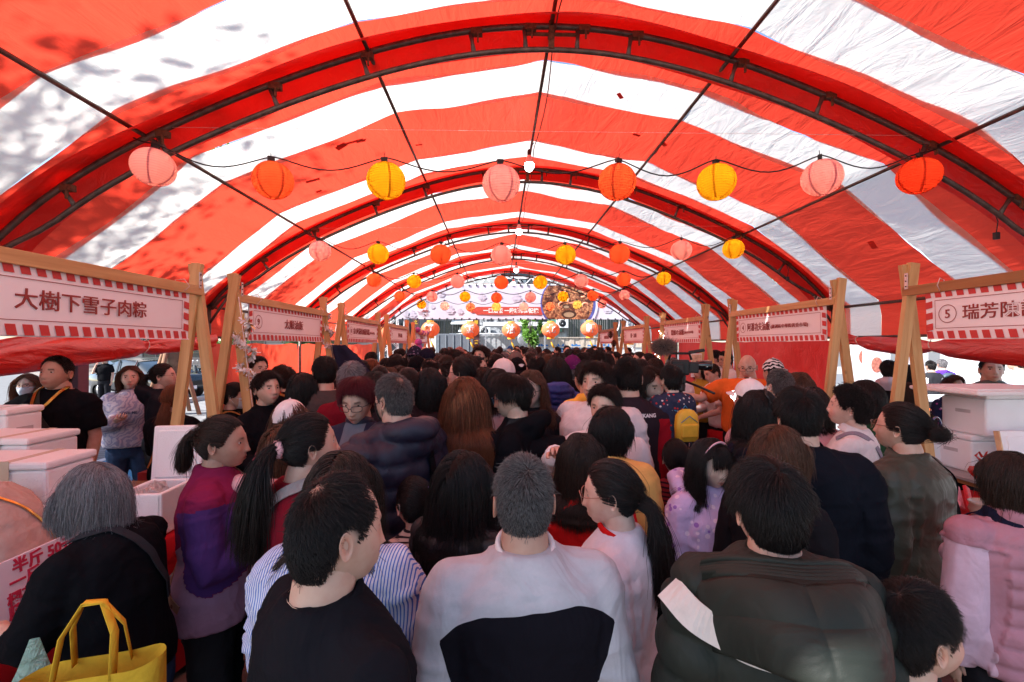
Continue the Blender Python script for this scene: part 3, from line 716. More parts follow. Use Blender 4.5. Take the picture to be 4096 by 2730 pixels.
# right side
foam_box((4.05, 3.72, .92), (.50, .34, .30), 'foam box at the base of the stack at the right edge')
foam_box((4.12, 3.66, 1.225), (.56, .36, .34), 'big foam box with an oversized lid at the right edge', .02)
e = empty('foam_cover', (4.05, 3.64, 1.58), .05, 'wide loose foam lid lying on the big box at the right edge', 'foam lid')
MB().box((0, 0, 0), (.86, .56, .035), bev=.012).box((0, 0, .024), (.78, .48, .014), bev=.005).build('panel', foam, e)
foam_box((3.66, 4.02, .92), (.34, .42, .30), 'small pinkish foam box left of the right hand stack', 0)
e = empty('foam_cover', (4.10, 3.32, 1.12), 0, 'yellow edged foam lid leaning upright at the right edge', 'foam lid')
MB().box((0, 0, 0), (.62, .035, .36), bev=.01).build('panel', foam, e); MB().box((-.317, 0, 0), (.012, .04, .36), bev=.003).build('edge_strip', foam_y, e); MB().box((0, -.02, 0), (.54, .012, .28), bev=.005).build('recess', foam, e); e.rotation_euler = (R(-10), 0, .0)
foam_box((4.10, 3.06, .92), (.42, .24, .22), 'grey marked foam box in front of the leaning lid', 0)
put_text('蓮', .07, mat('pen_mark', (.05, .05, .06), .7), bpy.data.objects[[o.name for o in COL.objects if o.name.startswith('foam_box')][-1]], (-.15, -.124, .14), (R(90), 0, 0))
put_text('x4', .05, MATS['pen_mark'], bpy.data.objects[[o.name for o in COL.objects if o.name.startswith('foam_box')][-1]], (-.15, -.124, .06), (R(90), 0, 0))
# tea bottle
e = empty('tea_bottle', (3.80, 3.24, .921), 0, 'green tea bottle with a teal cap on the right back table', 'bottle')
teal = mat('bottle_green', (.03, .22, .13), .15, spec=.6, coat=.5)
MB().lathe([(.001, 0), (.032, .002), (.034, .01), (.033, .05), (.034, .06), (.034, .13), (.03, .15), (.014, .18), (.013, .195)], n=20).build('bottle_body', teal, e)
MB().lathe([(.0145, .193), (.0145, .212), (.001, .213)], n=16).build('cap', mat('teal_cap', (.05, .42, .36), .4), e)
MB().lathe([(.0347, .06), (.0347, .13)], n=20).build('bottle_label', mat('bottle_label', (.10, .35, .22), .5), e)
MB().add([(.0 + .018 * math.cos(t), -.0358, .098 + .022 * math.sin(t)) for t in np.linspace(0, 2 * math.pi, 20, endpoint=False)], [tuple(range(20))]).build('label_disc', foam, e)
put_text('原萃', .02, letter_m, e, (0, -.0365, .098), (R(90), 0, 0))
# knotted red bag with an orange
e = empty('plastic_bag', (3.62, 3.30, .921), 0, 'knotted translucent red plastic bag holding an orange', 'bag')
bagm = sheet('thin_red_plastic', (.85, .04, .03), .6, .2, .2, .8, ws=25)
G = np.zeros((14, 22, 3))
for i in range(14):
 v = i / 13; r_ = (.075 * math.sin(min(1, v * 1.5) * math.pi * .62) + .004) if v < .72 else .012 + .04 * (v - .72)
 for j in range(22):
  a = 2 * math.pi * j / 22; q = 1 + .13 * math.sin(a * 5 + v * 6)
  G[i, j] = (r_ * q * math.cos(a), r_ * q * math.sin(a) * .9, .005 + v * .15)
mb = MB().grid(G, closed=True)
for sx in (-1, 1): mb.tube([(0, 0, .13), (sx * .02, 0, .17), (sx * .045, .01, .20), (sx * .03, 0, .23), (sx * .005, 0, .19)], [.014, .016, .012, .01, .008], 8, flat=.3)
mb.build('bag_film', bagm, e); MB().ball((.015, -.01, .045), .036, 14, 10).build('orange', mat('orange_peel', (.85, .25, .02), .5, bump=.3, bs=200), e)
# pot with skimmer
e = empty('cooking_pot', (3.02, 2.72, .862), 0, 'beige ceramic pot on the right front counter', 'pot')
ceram = mat('beige_ceramic', (.48, .38, .30), .25, coat=.4)
MB().lathe([(.001, 0), (.06, .0), (.085, .03), (.095, .07), (.088, .10), (.098, .115), (.092, .118), (.08, .10), (.07, .03), (.001, .02)], n=28).build('pot_body', ceram, e)
e = empty('skimmer', (3.0, 2.66, .93), 0, 'white round skimmer with a smiling face of holes standing in the pot', 'skimmer')
mb = MB()
for i in range(28):
 t0, t1 = 2 * math.pi * i / 28, 2 * math.pi * (i + 1) / 28
 for z_ in (0, .006):
  mb.add([(r_ * math.cos(t), z_, .16 + r_ * math.sin(t)) for r_, t in ((.048, t0), (.048, t1), (.062, t1), (.062, t0))], [(0, 1, 2, 3)])
mb.box((0, .003, .16), (.09, .005, .09), bev=.002); mb.box((0, .003, .06), (.03, .006, .12), bev=.002); mb.build('disc', foam, e);
MB().add([(.03 * math.cos(t) * k, -.002, .155 + .03 * math.sin(t) * k) for t in np.linspace(-2.6, -.5, 8) for k in (1, .82)], [(2 * i, 2 * i + 1, 2 * i + 3, 2 * i + 2) for i in range(7)]).ball((-.015, -.001, .17), .005, 6, 4).ball((.015, -.001, .17), .005, 6, 4).build('face_holes', screw, e)
e.rotation_euler = (R(-14), R(8), R(10))
# pink striped packets
for i in range(5):
 o = MB().box((0, 0, 0), (.05, .02, .16), bev=.006).build('snack_packet', mat('packet_pink' if i % 2 else 'packet_red', (.8, .3, .35) if i % 2 else (.6, .03, .04), .3, var=.3, vs=60), None, (2.90 + .045 * i, 2.98 - .02 * i, .95), (R(-30), R(20 + 4 * i), R(10)))
 tag(o, ['pink snack packet leftmost in the heap by the ceramic pot', 'red snack packet second in the heap by the ceramic pot', 'pink snack packet middle of the heap by the ceramic pot', 'red snack packet fourth in the heap by the ceramic pot', 'pink snack packet nearest the skimmer'][i], 'packet', 'packets by the ceramic pot')
# price board on the near left counter
e = empty('price_board', (-1.90, 1.95, .84), R(90), 'white handwritten price board with red characters on the near left counter', 'price board')
e.rotation_euler = (R(-7), 0, R(90))
MB().box((0, 0, .13), (.86, .008, .27), bev=.003).build('board', mat('poster_white', (.78, .72, .80), .5, var=.03), e)
mk = mat('red_marker', (.55, .03, .08), .6)
for i, (t, zz) in enumerate((('半斤 50元', .225), ('一斤 100元', .165), ('櫻花蝦', .105), ('臘味飯', .055))): put_text(t, .062 if i < 2 else .055, mk, e, (.05 - (0 if i < 2 else .08), -.0055, zz), (R(90), 0, 0), align='CENTER', bold=.03)
# left counter clutter
steel = mat('stainless', (.55, .55, .55), .22, 1., .1, 5)
e = empty('steam_pot', (-2.9, 4.15, .86), 0, 'tall stainless pot behind the pine post at left', 'pot'); MB().lathe([(.001, 0), (.15, 0), (.15, .26), (.16, .27), (.14, .26), (.001, .255)], n=30).build('pot_body', steel, e); MB().tube([(.15, 0, .2), (.18, 0, .2), (.18, 0, .24), (.15, 0, .24)], .008, 6).build('handle', steel, e); MB().box((0, 0, -.43), (.34, .34, .86)).build('stand', mat('stand_red', (.3, .02, .02), .7), e); MB().tube([(.05, 0, .25), (.1, -.05, .42)], .008, 6).build('ladle', steel, e)
e = empty('steel_bowl', (-2.40, 3.75, .86), 0, 'shallow stainless bowl with a lid on the near left counter', 'bowl'); MB().lathe([(.001, 0), (.13, 0), (.15, .13), (.155, .135)], n=30).build('bowl_body', steel, e); MB().lathe([(.16, .137), (.1, .15), (.02, .157), (.001, .158)], n=30).build('lid', steel, e)
for i in range(8):
 o = MB().lathe([(.035, 0), (.047, .05), (.05, .052), (.046, .05), (.034, .004), (.001, .003)], n=18).build('paper_bowl', mat('paper_cup', (.78, .72, .66), .6), None, (-2.62, 3.62, .86 + .014 * i)); tag(o, 'white paper bowl in the stack beside the steel bowl', 'bowl', 'stacked white paper bowls on the left counter')
for i in range(9):
 o = MB().lathe([(.03, 0), (.045, .07), (.047, .072), (.043, .07), (.029, .004), (.001, .003)], n=18).build('paper_cup', MATS['paper_cup'], None, (-2.08, 2.42, .846 + .011 * i)); tag(o, 'cream paper cup in the short stack beside the open foam box', 'cup', 'stacked cream cups on the left counter')
def crumple(name, c, r_, m, label, seed, sc=(1, 1, .5), cat='bag'):
 th = np.linspace(0, math.pi, 22); ph = np.linspace(0, 2 * math.pi, 36, endpoint=False)
 A, B = np.meshgrid(th, ph, indexing='ij'); D = np.stack([np.sin(A) * np.cos(B), np.sin(A) * np.sin(B), np.cos(A)], -1)
 n = vn(D.reshape(-1, 3) * 2.6 + seed, seed) * .3 + np.abs(vn(D.reshape(-1, 3) * 6 + seed, seed + 1)) * .22
 G = D * (1 + n.reshape(A.shape)[..., None]) * r_ * np.array(sc); G[..., 2] = np.maximum(G[..., 2], -.45 * r_ * sc[2])
 G = G + np.array([0, 0, .45 * r_ * sc[2]])
 o = MB().grid(G, closed=True, smooth=False).build(name, m, None, c); tag(o, label, cat)
 return o
pinkbag = sheet('pink_plastic', (.80, .16, .34), .5, .2, .15, .6, ws=25); clear = sheet('clear_plastic', (.8, .74, .72), .6, .15, .25, .8, ws=25)
crumple('plastic_bag', (-2.04, 1.62, .85), .16, pinkbag, 'magenta plastic bag of food on the near left counter', 1)
crumple('plastic_bag', (-2.04, 2.02, .85), .13, sheet('rose_plastic', (.85, .3, .32), .5, .2, .15, .6, ws=25), 'rose pink plastic bag beside the magenta one', 5)
crumple('plastic_bag', (-2.30, 3.45, .85), .12, clear, 'clear bag of rice beside the steel bowl', 3)
crumple('plastic_bag', (-2.06, 2.80, .90), .10, clear, 'crumpled clear bag inside the open foam box', 4, (1, 1, 1.4))
crumple('plastic_bag', (-2.2, 4.6, .85), .12, clear, 'clear bag on the counter of stall nine', 6)
crumple('plastic_bag', (3.05, 4.7, .85), .14, clear, 'clear bag on the counter of stall four', 7)
crumple('plastic_bag', (3.1, 2.4, .87), .14, clear, 'clear bag by the ceramic pot', 8)
# upright menu boards
def menu(loc, rz, w_, h_, lines, label, c=(.85, .45, .3), pole=True):
 e = empty('menu_board', loc, rz, label, 'menu board')
 MB().box((0, 0, 0), (w_, .01, h_)).build('panel', foam, e)
 MB().box((0, -.0065, h_ * .22), (w_ * .92, .002, h_ * .48)).build('picture', mat('menu_picture_' + label[:6], c, .5, var=.5, vs=14), e)
 for i, t in enumerate(lines): put_text(t, w_ * .19, letter_m if i else screw, e, (0, -.007, -h_ * .12 - i * w_ * .24), (R(90), 0, 0))
 if pole: MB().box((0, .012, -h_ / 2 - (loc[2] - h_ / 2 - .85) / 2), (.02, .01, max(.02, loc[2] - h_ / 2 - .85))).build('stick', pine, e)
menu(at(2785, 1462, 6.3), .1, .16, .33, ['古早味油飯', '素食油飯'], 'small white menu board on a stick at stall three')
menu(at(2412, 1460, 11.6), 0, .20, .24, ['油飯'], 'dark red menu board at stall one', (.12, .03, .03))
menu(at(1030, 1650, 3.9) , R(-60), .16, .36, ['油飯'], 'orange menu leaflet on the garlanded post of stall nine', (.85, .3, .12), pole=False)
# ------------------------------------------------------------------ ground
def flat(name, x0, x1, y0, y1, z, m, label=None, kind='structure'):
 o = MB().add([(x0, y0, z), (x1, y0, z), (x1, y1, z), (x0, y1, z)], [(0, 1, 2, 3)]).build(name, m)
 return tag(o, label, None, None, kind)
flat('ground', -120, 120, -60, 160, 0, mat('asphalt', (.14, .135, .13), .9, var=.2, vs=3, bump=.4, bs=80))
def paving(name, c, sx, sy, c2):
 m, nt, b = _mat(name); L = nt.links.new
 tc = N(nt, 'TexCoord'); br = N(nt, 'TexBrick'); L(tc.outputs['Object'], br.inputs['Vector'])
 br.inputs['Scale'].default_value = 1; br.inputs['Brick Width'].default_value = sx; br.inputs['Row Height'].default_value = sy; br.inputs['Mortar Size'].default_value = .006
 br.inputs['Color1'].default_value = (*c, 1); br.inputs['Color2'].default_value = (*c2, 1); br.inputs['Mortar'].default_value = (.05, .045, .04, 1)
 no = N(nt, 'TexNoise', i_Scale=4., i_Detail=8.); L(tc.outputs['Object'], no.inputs['Vector'])
 mx = N(nt, 'Mix', data_type='RGBA', blend_type='MULTIPLY'); mx.inputs[0].default_value = .5; L(br.outputs[0], mx.inputs[6]); L(no.outputs['Fac'], mx.inputs[7]); L(mx.outputs[2], b.inputs['Base Color'])
 b.inputs['Roughness'].default_value = .85
 bu = N(nt, 'Bump', i_Strength=.5, i_Distance=.01); L(br.outputs['Fac'], bu.inputs['Height']); bu.invert = True; L(bu.outputs[0], b.inputs['Normal'])
 MATS[name] = m; return m
flat('tent_pavement', -4.4, 5.2, -4, 17.5, .004, paving('brown_pavers', (.17, .095, .07), .3, .15, (.12, .07, .055)))
pv = flat('side_pavement', -10.5, -4.4, -8, 24, .004, paving('grey_pavers', (.33, .32, .32), .3, .15, (.33, .33, .33)))
# laid pavers near the camera that show between the people
pav_m = [mat('paver_brown_%s' % n, c, .85, var=.15, bump=.4, bs=70) for n, c in (('warm', (.17, .10, .075)), ('dark', (.12, .075, .06)), ('red', (.20, .10, .08)))]
pm = MB().box((0, 0, 0), (.292, .142, .012), bev=.004).mesh('brick')
proot = bpy.data.objects['tent_pavement']; k = 0
for j in range(16):
 for i in range(17):
  x = -1.85 + i * .3 + (.15 if j % 2 else 0); y = 1.5 + j * .15
  link('brick', pm, proot, pav_m[(i * 7 + j * 3 + (i * j) % 5) % 3], (x, y, .006 + .0012 * ((i * 5 + j * 3) % 4)), (0, 0, 0)); k += 1
white_paint = mat('road_paint_white', (.78, .78, .76), .7, var=.08); blue_paint = mat('road_paint_blue', (.04, .26, .46), .7, var=.12)
flat('parking_marking', -6.6, -5.2, 4.6, 10.5, .008, blue_paint, None)
for i, (x0, x1, y0, y1) in enumerate(((-6.75, -6.6, 4.6, 10.5), (-5.2, -5.05, 4.6, 10.5), (-6.6, -5.2, 7.4, 7.5))): flat('line_marking', x0, x1, y0, y1, .012, white_paint)
flat('road', -60, -10.5, -10, 60, .004, mat('road_asphalt', (.16, .16, .165), .9, var=.15, vs=4, bump=.3))
flat('back_road', -60, 60, 22, 30, .006, MATS['road_asphalt'])
kb = MB().box((0, 0, .07), (.2, 30, .14), bev=.02).build('kerb', mat('kerb_concrete', (.5, .49, .47), .85, bump=.3), None, (-10.5, 7, 0)); tag(kb, kind='structure')
kb = MB().box((0, 0, .07), (9, .3, .14), bev=.02).build('kerb', MATS['kerb_concrete'], None, (-14, 27, 0)); tag(kb, kind='structure')
# ------------------------------------------------------------------ trees
leafm = sheet('tree_leaf', (.17, .36, .05), .45, .4, .05, .1, var=.35)
leafd = sheet('tree_leaf_dark', (.05, .12, .03), .4, .4, .05, .1, var=.35)
bark = mat('tree_bark', (.16, .12, .09), .95, var=.35, vs=12, bump=.9, bs=40, stretch=(1, 1, .25))
def tree(loc, h, cr, n, label, seed, leaf=None, trunk_r=.14, base=.35, size=.10, squash=1., group=None, forks=3):
 rg = random.Random(seed); e = empty('tree', loc, 0, label, 'tree', group)
 mb = MB(); tips = []
 hh = h * base
 mb.tube([(0, 0, 0), (.03, .02, hh * .5), (rg.uniform(-.1, .1), rg.uniform(-.1, .1), hh)], [trunk_r, trunk_r * .85, trunk_r * .75], 10)
 for i in range(forks * 2 + 1):
  a = i * 2.4 + seed; r_ = cr * rg.uniform(.35, .8); z1 = h * rg.uniform(.55, .92)
  m1 = Vector((r_ * .45 * math.cos(a), r_ * .45 * math.sin(a), hh + (z1 - hh) * .55)); m2 = Vector((r_ * math.cos(a), r_ * math.sin(a), z1))
  mb.tube([(0, 0, hh - .1), m1, m2], [trunk_r * .55, trunk_r * .3, trunk_r * .1], 7)
  tips += [m1, m2]
  for j in range(3):
   t = m1.lerp(m2, rg.random()) ; q = t + Vector((rg.uniform(-1, 1), rg.uniform(-1, 1), rg.uniform(-.2, .8))) * cr * .4
   mb.tube([t, q], [trunk_r * .14, trunk_r * .05], 5); tips.append(q)
 mb.build('trunk', bark, e)
 nr = np.random.RandomState(seed); V = []; Fc = []
 cl = [np.array(tips[nr.randint(len(tips))]) + nr.normal(0, cr * .18, 3) for _ in range(int(30 * (cr / 1.5) ** 2) + 12)]
 k = 0
 C = np.array([cl[nr.randint(len(cl))] for _ in range(n)]) + nr.normal(0, 1, (n, 3)) * np.array([.26, .26, .2 * squash]) * cr * .55
 D = nr.normal(0, 1, (n, 3)); D /= np.linalg.norm(D, axis=1)[:, None]; U = np.cross(D, nr.normal(0, 1, (n, 3))); U /= np.linalg.norm(U, axis=1)[:, None]
 sz = size * nr.uniform(.6, 1.3, n)[:, None]
 Vt = np.stack([C - D * sz, C + U * sz * .45, C + D * sz, C - U * sz * .45], 1).reshape(-1, 3)
 lm = MB().add(Vt, [(4 * i, 4 * i + 1, 4 * i + 2, 4 * i + 3) for i in range(n)])
 o = lm.build('crown', leaf or leafm, e); o['kind'] = 'stuff'
 return e
# trees on the sunny side whose shade falls on the roof
tree((-9.0, 1.4, 0), 9.6, 2.4, 7000, 'leafy tree at the left kerb whose shade speckles the near roof', 11, group='street trees beside the tent', base=.42, size=.088)
tree((-8.5, 4.9, 0), 9.0, 2.2, 5600, 'leafy tree at the left kerb whose shade speckles the roof of the second bay', 12, group='street trees beside the tent', base=.45, size=.085)
tb = tree((-9.1, 13.0, 0), 9.6, 2.0, 2600, 'street tree with its trunk wrapped in burlap and propped by stakes', 13, group='street trees beside the tent', base=.4, trunk_r=.16, size=.12)
MB().lathe([(.19, 1.35), (.22, 1.45), (.21, 1.8), (.24, 2.1), (.2, 2.2)], n=14).build('burlap_wrap', mat('burlap', (.16, .13, .09), .95, var=.3, bump=.8, bs=60), tb)
for a in (0, 1.6, 3.2, 4.7): MB().tube([(.75 * math.cos(a), .75 * math.sin(a), 0), (.18 * math.cos(a), .18 * math.sin(a), 1.95)], .055, 8).build('stake', mat('stake_wood', (.28, .15, .09), .9, bump=.6), tb)
p = at(2118, 1400, 21.5)
tree((p.x, 21.5, 0), 4.6, .42, 2600, 'slim leafy green tree standing below the 北 lantern', 14, base=.18, trunk_r=.06, size=.085, squash=3.4, forks=4)
tree((9.8, 15.5, 0), 5.6, 1.7, 2600, 'leafy tree behind the white banners on the right', 15, base=.35)
tree((-8.2, 20.5, 0), 3.8, 1.3, 1800, 'dark bushy tree behind the far left stalls', 16, leaf=leafd, base=.2)
tree((-14.6, 24.8, 0), 3.2, 1.5, 2200, 'low green bush behind the parked scooters', 17, base=.15)
# ------------------------------------------------------------------ buildings left of the tent
def window(parent, loc, w_, h_, rz, bars=0, frame=None, glass=None, name='window'):
 fr = frame or mat('alu_frame', (.25, .23, .22), .5, .4); gl = glass or mat('dark_window_glass', (.03, .04, .045), .12, spec=.7)
 mb = MB(); t = .06
 for sx in (-1, 1): mb.box((sx * (w_ / 2 - t / 2), 0, 0), (t, .08, h_))
 for sz in (-1, 1): mb.box((0, 0, sz * (h_ / 2 - t / 2)), (w_ - 2 * t, .078, t))
 mb.box((0, 0, 0), (t * .7, .07, h_ - 2 * t))
 f = mb.build(name, fr, parent, loc, (0, 0, rz))
 MB().box((0, .02, 0), (w_ - 2 * t, .012, h_ - 2 * t)).build('pane', gl, f)
 if bars:
  b = MB()
  for i in range(bars): b.box((-w_ / 2 + (i + .5) * w_ / bars, -.12, 0), (.025, .025, h_))
  b.box((0, -.12, h_ / 2), (w_, .05, .04)); b.box((0, -.12, -h_ / 2), (w_, .26, .04)); o = b.build('window_bars', fr, f)
 return f
plaster = mat('pale_plaster', (.56, .50, .47), .85, var=.12, vs=2, bump=.3)
e = empty('building', (-10.2, 3, 0), 0, 'pale plastered building with dark windows left of the tent', 'building')
MB().box((-1.5, 0, 2.6), (3.4, 11.6, 5.2)).build('wall', plaster, e)
MB().box((.26, 0, .62), (.12, 11.4, .12)).build('sill_band', mat('stone_band', (.6, .55, .5), .8), e)
for i in range(4): window(e, (.22, -4.2 + i * 2.6, 1.75), 2.2, 1.5, R(90))
put = MB().box((0, 0, 0), (.5, .01, .36)).build('notice', mat('notice_paper', (.8, .8, .78), .6), e, (.34, 3.55, 1.62), (0, 0, R(90)))
for i in range(5): put_text('公告事項 請勿停車', .05, mat('notice_ink', (.25, .25, .3), .7), put, (0, -.008, .12 - i * .06), (R(90), 0, 0))
e = empty('porch_post', (-7.5, 8.35, 0), 0, 'dark maroon square post beside the pale building', 'post')
MB().box((0, 0, 1.7), (.22, .22, 3.4), bev=.01).build('post_shaft', mat('maroon_paint', (.10, .03, .035), .5), e); MB().box((0, 0, .06), (.32, .32, .12)).build('post_foot', MATS['maroon_paint'], e)
tile = paving('beige_wall_tiles', (.45, .36, .31), .22, .07, (.5, .4, .35))
e = empty('building', (-19, 31, 0), 0, 'beige tiled apartment block behind the scooters', 'building')
MB().box((0, 2, 5), (22, 6, 10)).build('wall', mat('beige_tiles', (.44, .37, .33), .7, var=.1, vs=12), e)
for i in range(7):
 for j in range(3): window(e, (-9 + i * 3, -1.03, 1.9 + j * 3.1), 1.8, 1.6, 0, bars=8 if j else 0)
MB().box((0, -1.6, 3.35), (21, 1.2, .12)).build('awning', mat('awning_green', (.08, .2, .16), .6), e)
# street rails of the tiled building: joints as slim battens
for i in range(14): MB().box((0, -1.03, .35 + i * .22), (21.8, .02, .02)).build('tile_joint', mat('joint_dark', (.25, .2, .18), .9), e)
# ------------------------------------------------------------------ vehicles
rubber = mat('tyre_rubber', (.015, .015, .016), .8); chrome = mat('chrome', (.6, .6, .62), .2, 1.)
glassd = mat('car_glass', (.02, .03, .035), .06, spec=.8, coat=.6)
def wheel(parent, loc, r_, w_, axis='y'):
 prof = [(r_ * .62, -w_ / 2), (r_ * .95, -w_ / 2), (r_, -w_ * .3), (r_, w_ * .3), (r_ * .95, w_ / 2), (r_ * .62, w_ / 2)]
 t = MB().lathe(prof, n=24).build('wheel', rubber, parent, loc, (R(90), 0, 0) if axis == 'y' else (0, R(90), 0))
 m_ = MB().lathe([(.001, -w_ * .3), (r_ * .6, -w_ * .35), (r_ * .62, w_ * .35), (.001, w_ * .3)], n=20)
 for k in range(5):
  a = k * 1.2566; m_.beam((0, 0, w_ * .36), (r_ * .58 * math.cos(a), r_ * .58 * math.sin(a), w_ * .36), .05, .02)
 m_.build('rim', chrome, t)
def car(loc, rz, c, label, group='parked cars'):
 e = empty('parked_car', loc, rz, label, 'car', group)
 paint = mat('car_paint_' + label[:5], c, .25, var=.02, coat=1., spec=.6)
 st = [(-2.15, .45, .55, .72), (-2.1, .40, .86, .80), (-1.5, .30, .93, .86), (-1.0, .26, .95, .88), (-.3, .24, .97, .88), (.6, .24, .98, .88), (1.4, .26, .98, .86), (1.95, .34, .94, .80), (2.15, .48, .80, .70)]
 G = np.zeros((len(st), 14, 3))
 for i, (x, z0, z1, hw) in enumerate(st):
  for j in range(14):
   t = 2 * math.pi * (j + .5) / 14; cx, sx = math.cos(t), math.sin(t)
   G[i, j] = (x, np.sign(cx) * abs(cx) ** .45 * hw, (z0 + z1) / 2 + np.sign(sx) * abs(sx) ** .5 * (z1 - z0) / 2)
 b = MB().grid(G, closed=True); b.add(G[0], [tuple(range(14))]); b.add(G[-1], [tuple(range(14))[::-1]])
 b.build('body', paint, e)
 cab = [(-1.25, .95, .95, .80), (-.45, .94, 1.36, .70), (.2, .94, 1.44, .70), (1.1, .94, 1.40, .68), (1.75, .94, 1.0, .74)]
 G = np.zeros((len(cab), 10, 3))
 for i, (x, z0, z1, hw) in enumerate(cab):
  ww = [(hw + .06, z0), (hw, z0 + (z1 - z0) * .45), (hw * .92, z1 - .03), (hw * .7, z1), (hw * .3, z1 + .015)]
  for j, (a, z) in enumerate(ww): G[i, j] = (x, a, z); G[i, 9 - j] = (x, -a, z)
 MB().grid(G).add(G[0], [tuple(range(10))]).add(G[-1], [tuple(range(10))[::-1]]).build('windows', glassd, e)
 G2 = G[1:4, 2:8].copy(); G2[:, :, 2] += .012; MB().grid(G2).build('roof', paint, e)
 for sx in (-1, 1):
  for p_ in ((-.45, .1), (.45, 0), (1.1, 0)): MB().beam((p_[0] - .05 + p_[1], sx * .80, .95), (p_[0], sx * .66, 1.40), .05, .03).build('pillar', paint, e)
  for x in (-1.32, 1.32): wheel(e, (x, sx * .80, .32), .32, .20)
  MB().ball((-1.98, sx * .60, .70), .13, 12, 8, sc=(1.1, 1.3, .6)).build('headlight', mat('lamp_glass', (.7, .74, .78), .08, coat=1), e)
  MB().ball((-.72, sx * .98, 1.0), .09, 10, 6, sc=(.8, 1, .7)).build('mirror', paint, e)
 MB().box((-2.14, 0, .60), (.04, .9, .16)).build('grille', black, e); MB().box((-2.17, 0, .45), (.02, .4, .11)).build('number_plate', foam, e)
 return e
c_ = car((-12.9, 17.2, 0), R(158), (.008, .009, .012), 'black saloon car parked left of the tent, chrome front lamps'); c_.rotation_euler.z = R(160)
car((-3.8, 24.2, 0), R(200), (.45, .50, .52), 'silver hatchback parked beyond the far end of the tent')
car((-6.6, 27.0, 0), R(182), (.10, .11, .12), 'grey car behind the silver hatchback')
def scooter(loc, rz, c, label, first=[None]):
 e = empty('scooter', loc, rz, label, 'scooter', 'parked scooters')
 pm_ = mat('scooter_paint_%.2f' % c[0], c, .25, coat=.8, var=.03)
 wheel(e, (-.62, 0, .22), .22, .10); wheel(e, (.62, 0, .22), .22, .11)
 G = []
 for x, w_, z0, z1 in ((.85, .05, .62, .72), (.6, .14, .42, .78), (.3, .17, .34, .76), (.05, .16, .28, .70), (-.05, .15, .24, .34), (-.32, .16, .24, .34)):
  G.append([(x, w_ * math.copysign(abs(math.cos(t)) ** .6, math.cos(t)), (z0 + z1) / 2 + math.copysign(abs(math.sin(t)) ** .7, math.sin(t)) * (z1 - z0) / 2) for t in np.linspace(0, 2 * math.pi, 12, endpoint=False)])
 MB().grid(G, closed=True).build('body', pm_, e)
 G = []
 for z, w_, x0, x1 in ((.28, .12, -.42, -.34), (.5, .19, -.56, -.40), (.75, .20, -.62, -.46), (.95, .14, -.60, -.46), (1.05, .05, -.56, -.48)):
  G.append([((x0 + x1) / 2 + (x1 - x0) / 2 * math.sin(t), w_ * math.cos(t), z) for t in np.linspace(0, 2 * math.pi, 12, endpoint=False)])
 MB().grid(G, closed=True).build('front_shield', pm_, e)
 MB().ball((.32, 0, .80), .2, 14, 8, sc=(1.9, .75, .4)).build('seat', black, e)
 h = MB(); h.tube([(-.52, -.33, 1.04), (-.55, -.12, 1.02), (-.57, 0, .98), (-.55, .12, 1.02), (-.52, .33, 1.04)], .016, 6).tube([(-.56, 0, 1.0), (-.66, 0, .25)], .025, 6); h.build('handlebar', black, e)
 for s_ in (-1, 1): MB().tube([(-.54, s_ * .2, 1.03), (-.5, s_ * .3, 1.22)], .006, 5).ball((-.5, s_ * .31, 1.25), .06, 10, 6, sc=(.4, 1.2, .8)).build('mirror', chrome, e)
 MB().ball((-.64, 0, .82), .09, 10, 8, sc=(.5, 1, .8)).build('headlight', MATS['lamp_glass'], e)
 MB().box((.86, 0, .66), (.03, .14, .06)).build('tail_lamp', mat('red_lamp', (.5, .01, .01), .2), e); MB().box((.84, 0, .48), (.01, .26, .14)).build('number_plate', foam, e)
 return e
for i, (px, y, c, rz, lab) in enumerate(((520, 21.0, (.02, .02, .02), 60, 'black scooter behind the black car, farthest left'), (560, 21.4, (.03, .03, .03), 70, 'dark scooter second from the left behind the car'), (610, 20.6, (.75, .75, .76), 50, 'white scooter facing out behind the black car'), (655, 21.6, (.03, .03, .04), 80, 'black scooter just left of the propped street tree'), (725, 20.4, (.02, .02, .02), 235, 'black scooter right of the propped tree, white number plate showing'), (765, 21.5, (.04, .04, .05), 75, 'black scooter close to the red side curtain'), (805, 20.8, (.7, .7, .72), 60, 'white scooter next to the left pine posts'))):
 p = at(px, 1440, y); scooter((p.x, y, 0), R(rz), c, lab)
# ------------------------------------------------------------------ festival gate beyond the end of the tent
white_m = mat('white_truss_paint', (.8, .8, .8), .4, .1)
def truss(x, y, z0, z1, label, w_=.30, horizontal=None, group='white trusses of the festival gate'):
 e = empty('truss', (x, y, z0), 0, label, 'truss', group)
 H = horizontal or (z1 - z0); ax_ = Vector((1, 0, 0)) if horizontal else Vector((0, 0, 1)); u = Vector((0, 1, 0)); v = Vector((0, 0, 1)) if horizontal else Vector((1, 0, 0))
 P = lambda t, a, b: ax_ * t + u * (a * w_ / 2) + v * (b * w_ / 2)
 m_ = MB()
 for a in (-1, 1):
  for b in (-1, 1): m_.tube([P(0, a, b), P(H, a, b)], .025, 7)
 m_.build('chord', white_m, e)
 d = MB(); n = int(H / .3)
 for i in range(n):
  t0, t1 = i * H / n, (i + 1) * H / n
  for b in (-1, 1): d.tube([P(t0, -1, b), P(t1, 1, b)] if i % 2 else [P(t0, 1, b), P(t1, -1, b)], .012, 5)
  for a in (-1, 1): d.tube([P(t0, a, -1), P(t1, a, 1)] if i % 2 else [P(t0, a, 1), P(t1, a, -1)], .012, 5)
 d.build('lacing', white_m, e)
 return e
GY = 18.2
pa = at(1575, 1400, GY); pb = at(2520, 1400, GY)
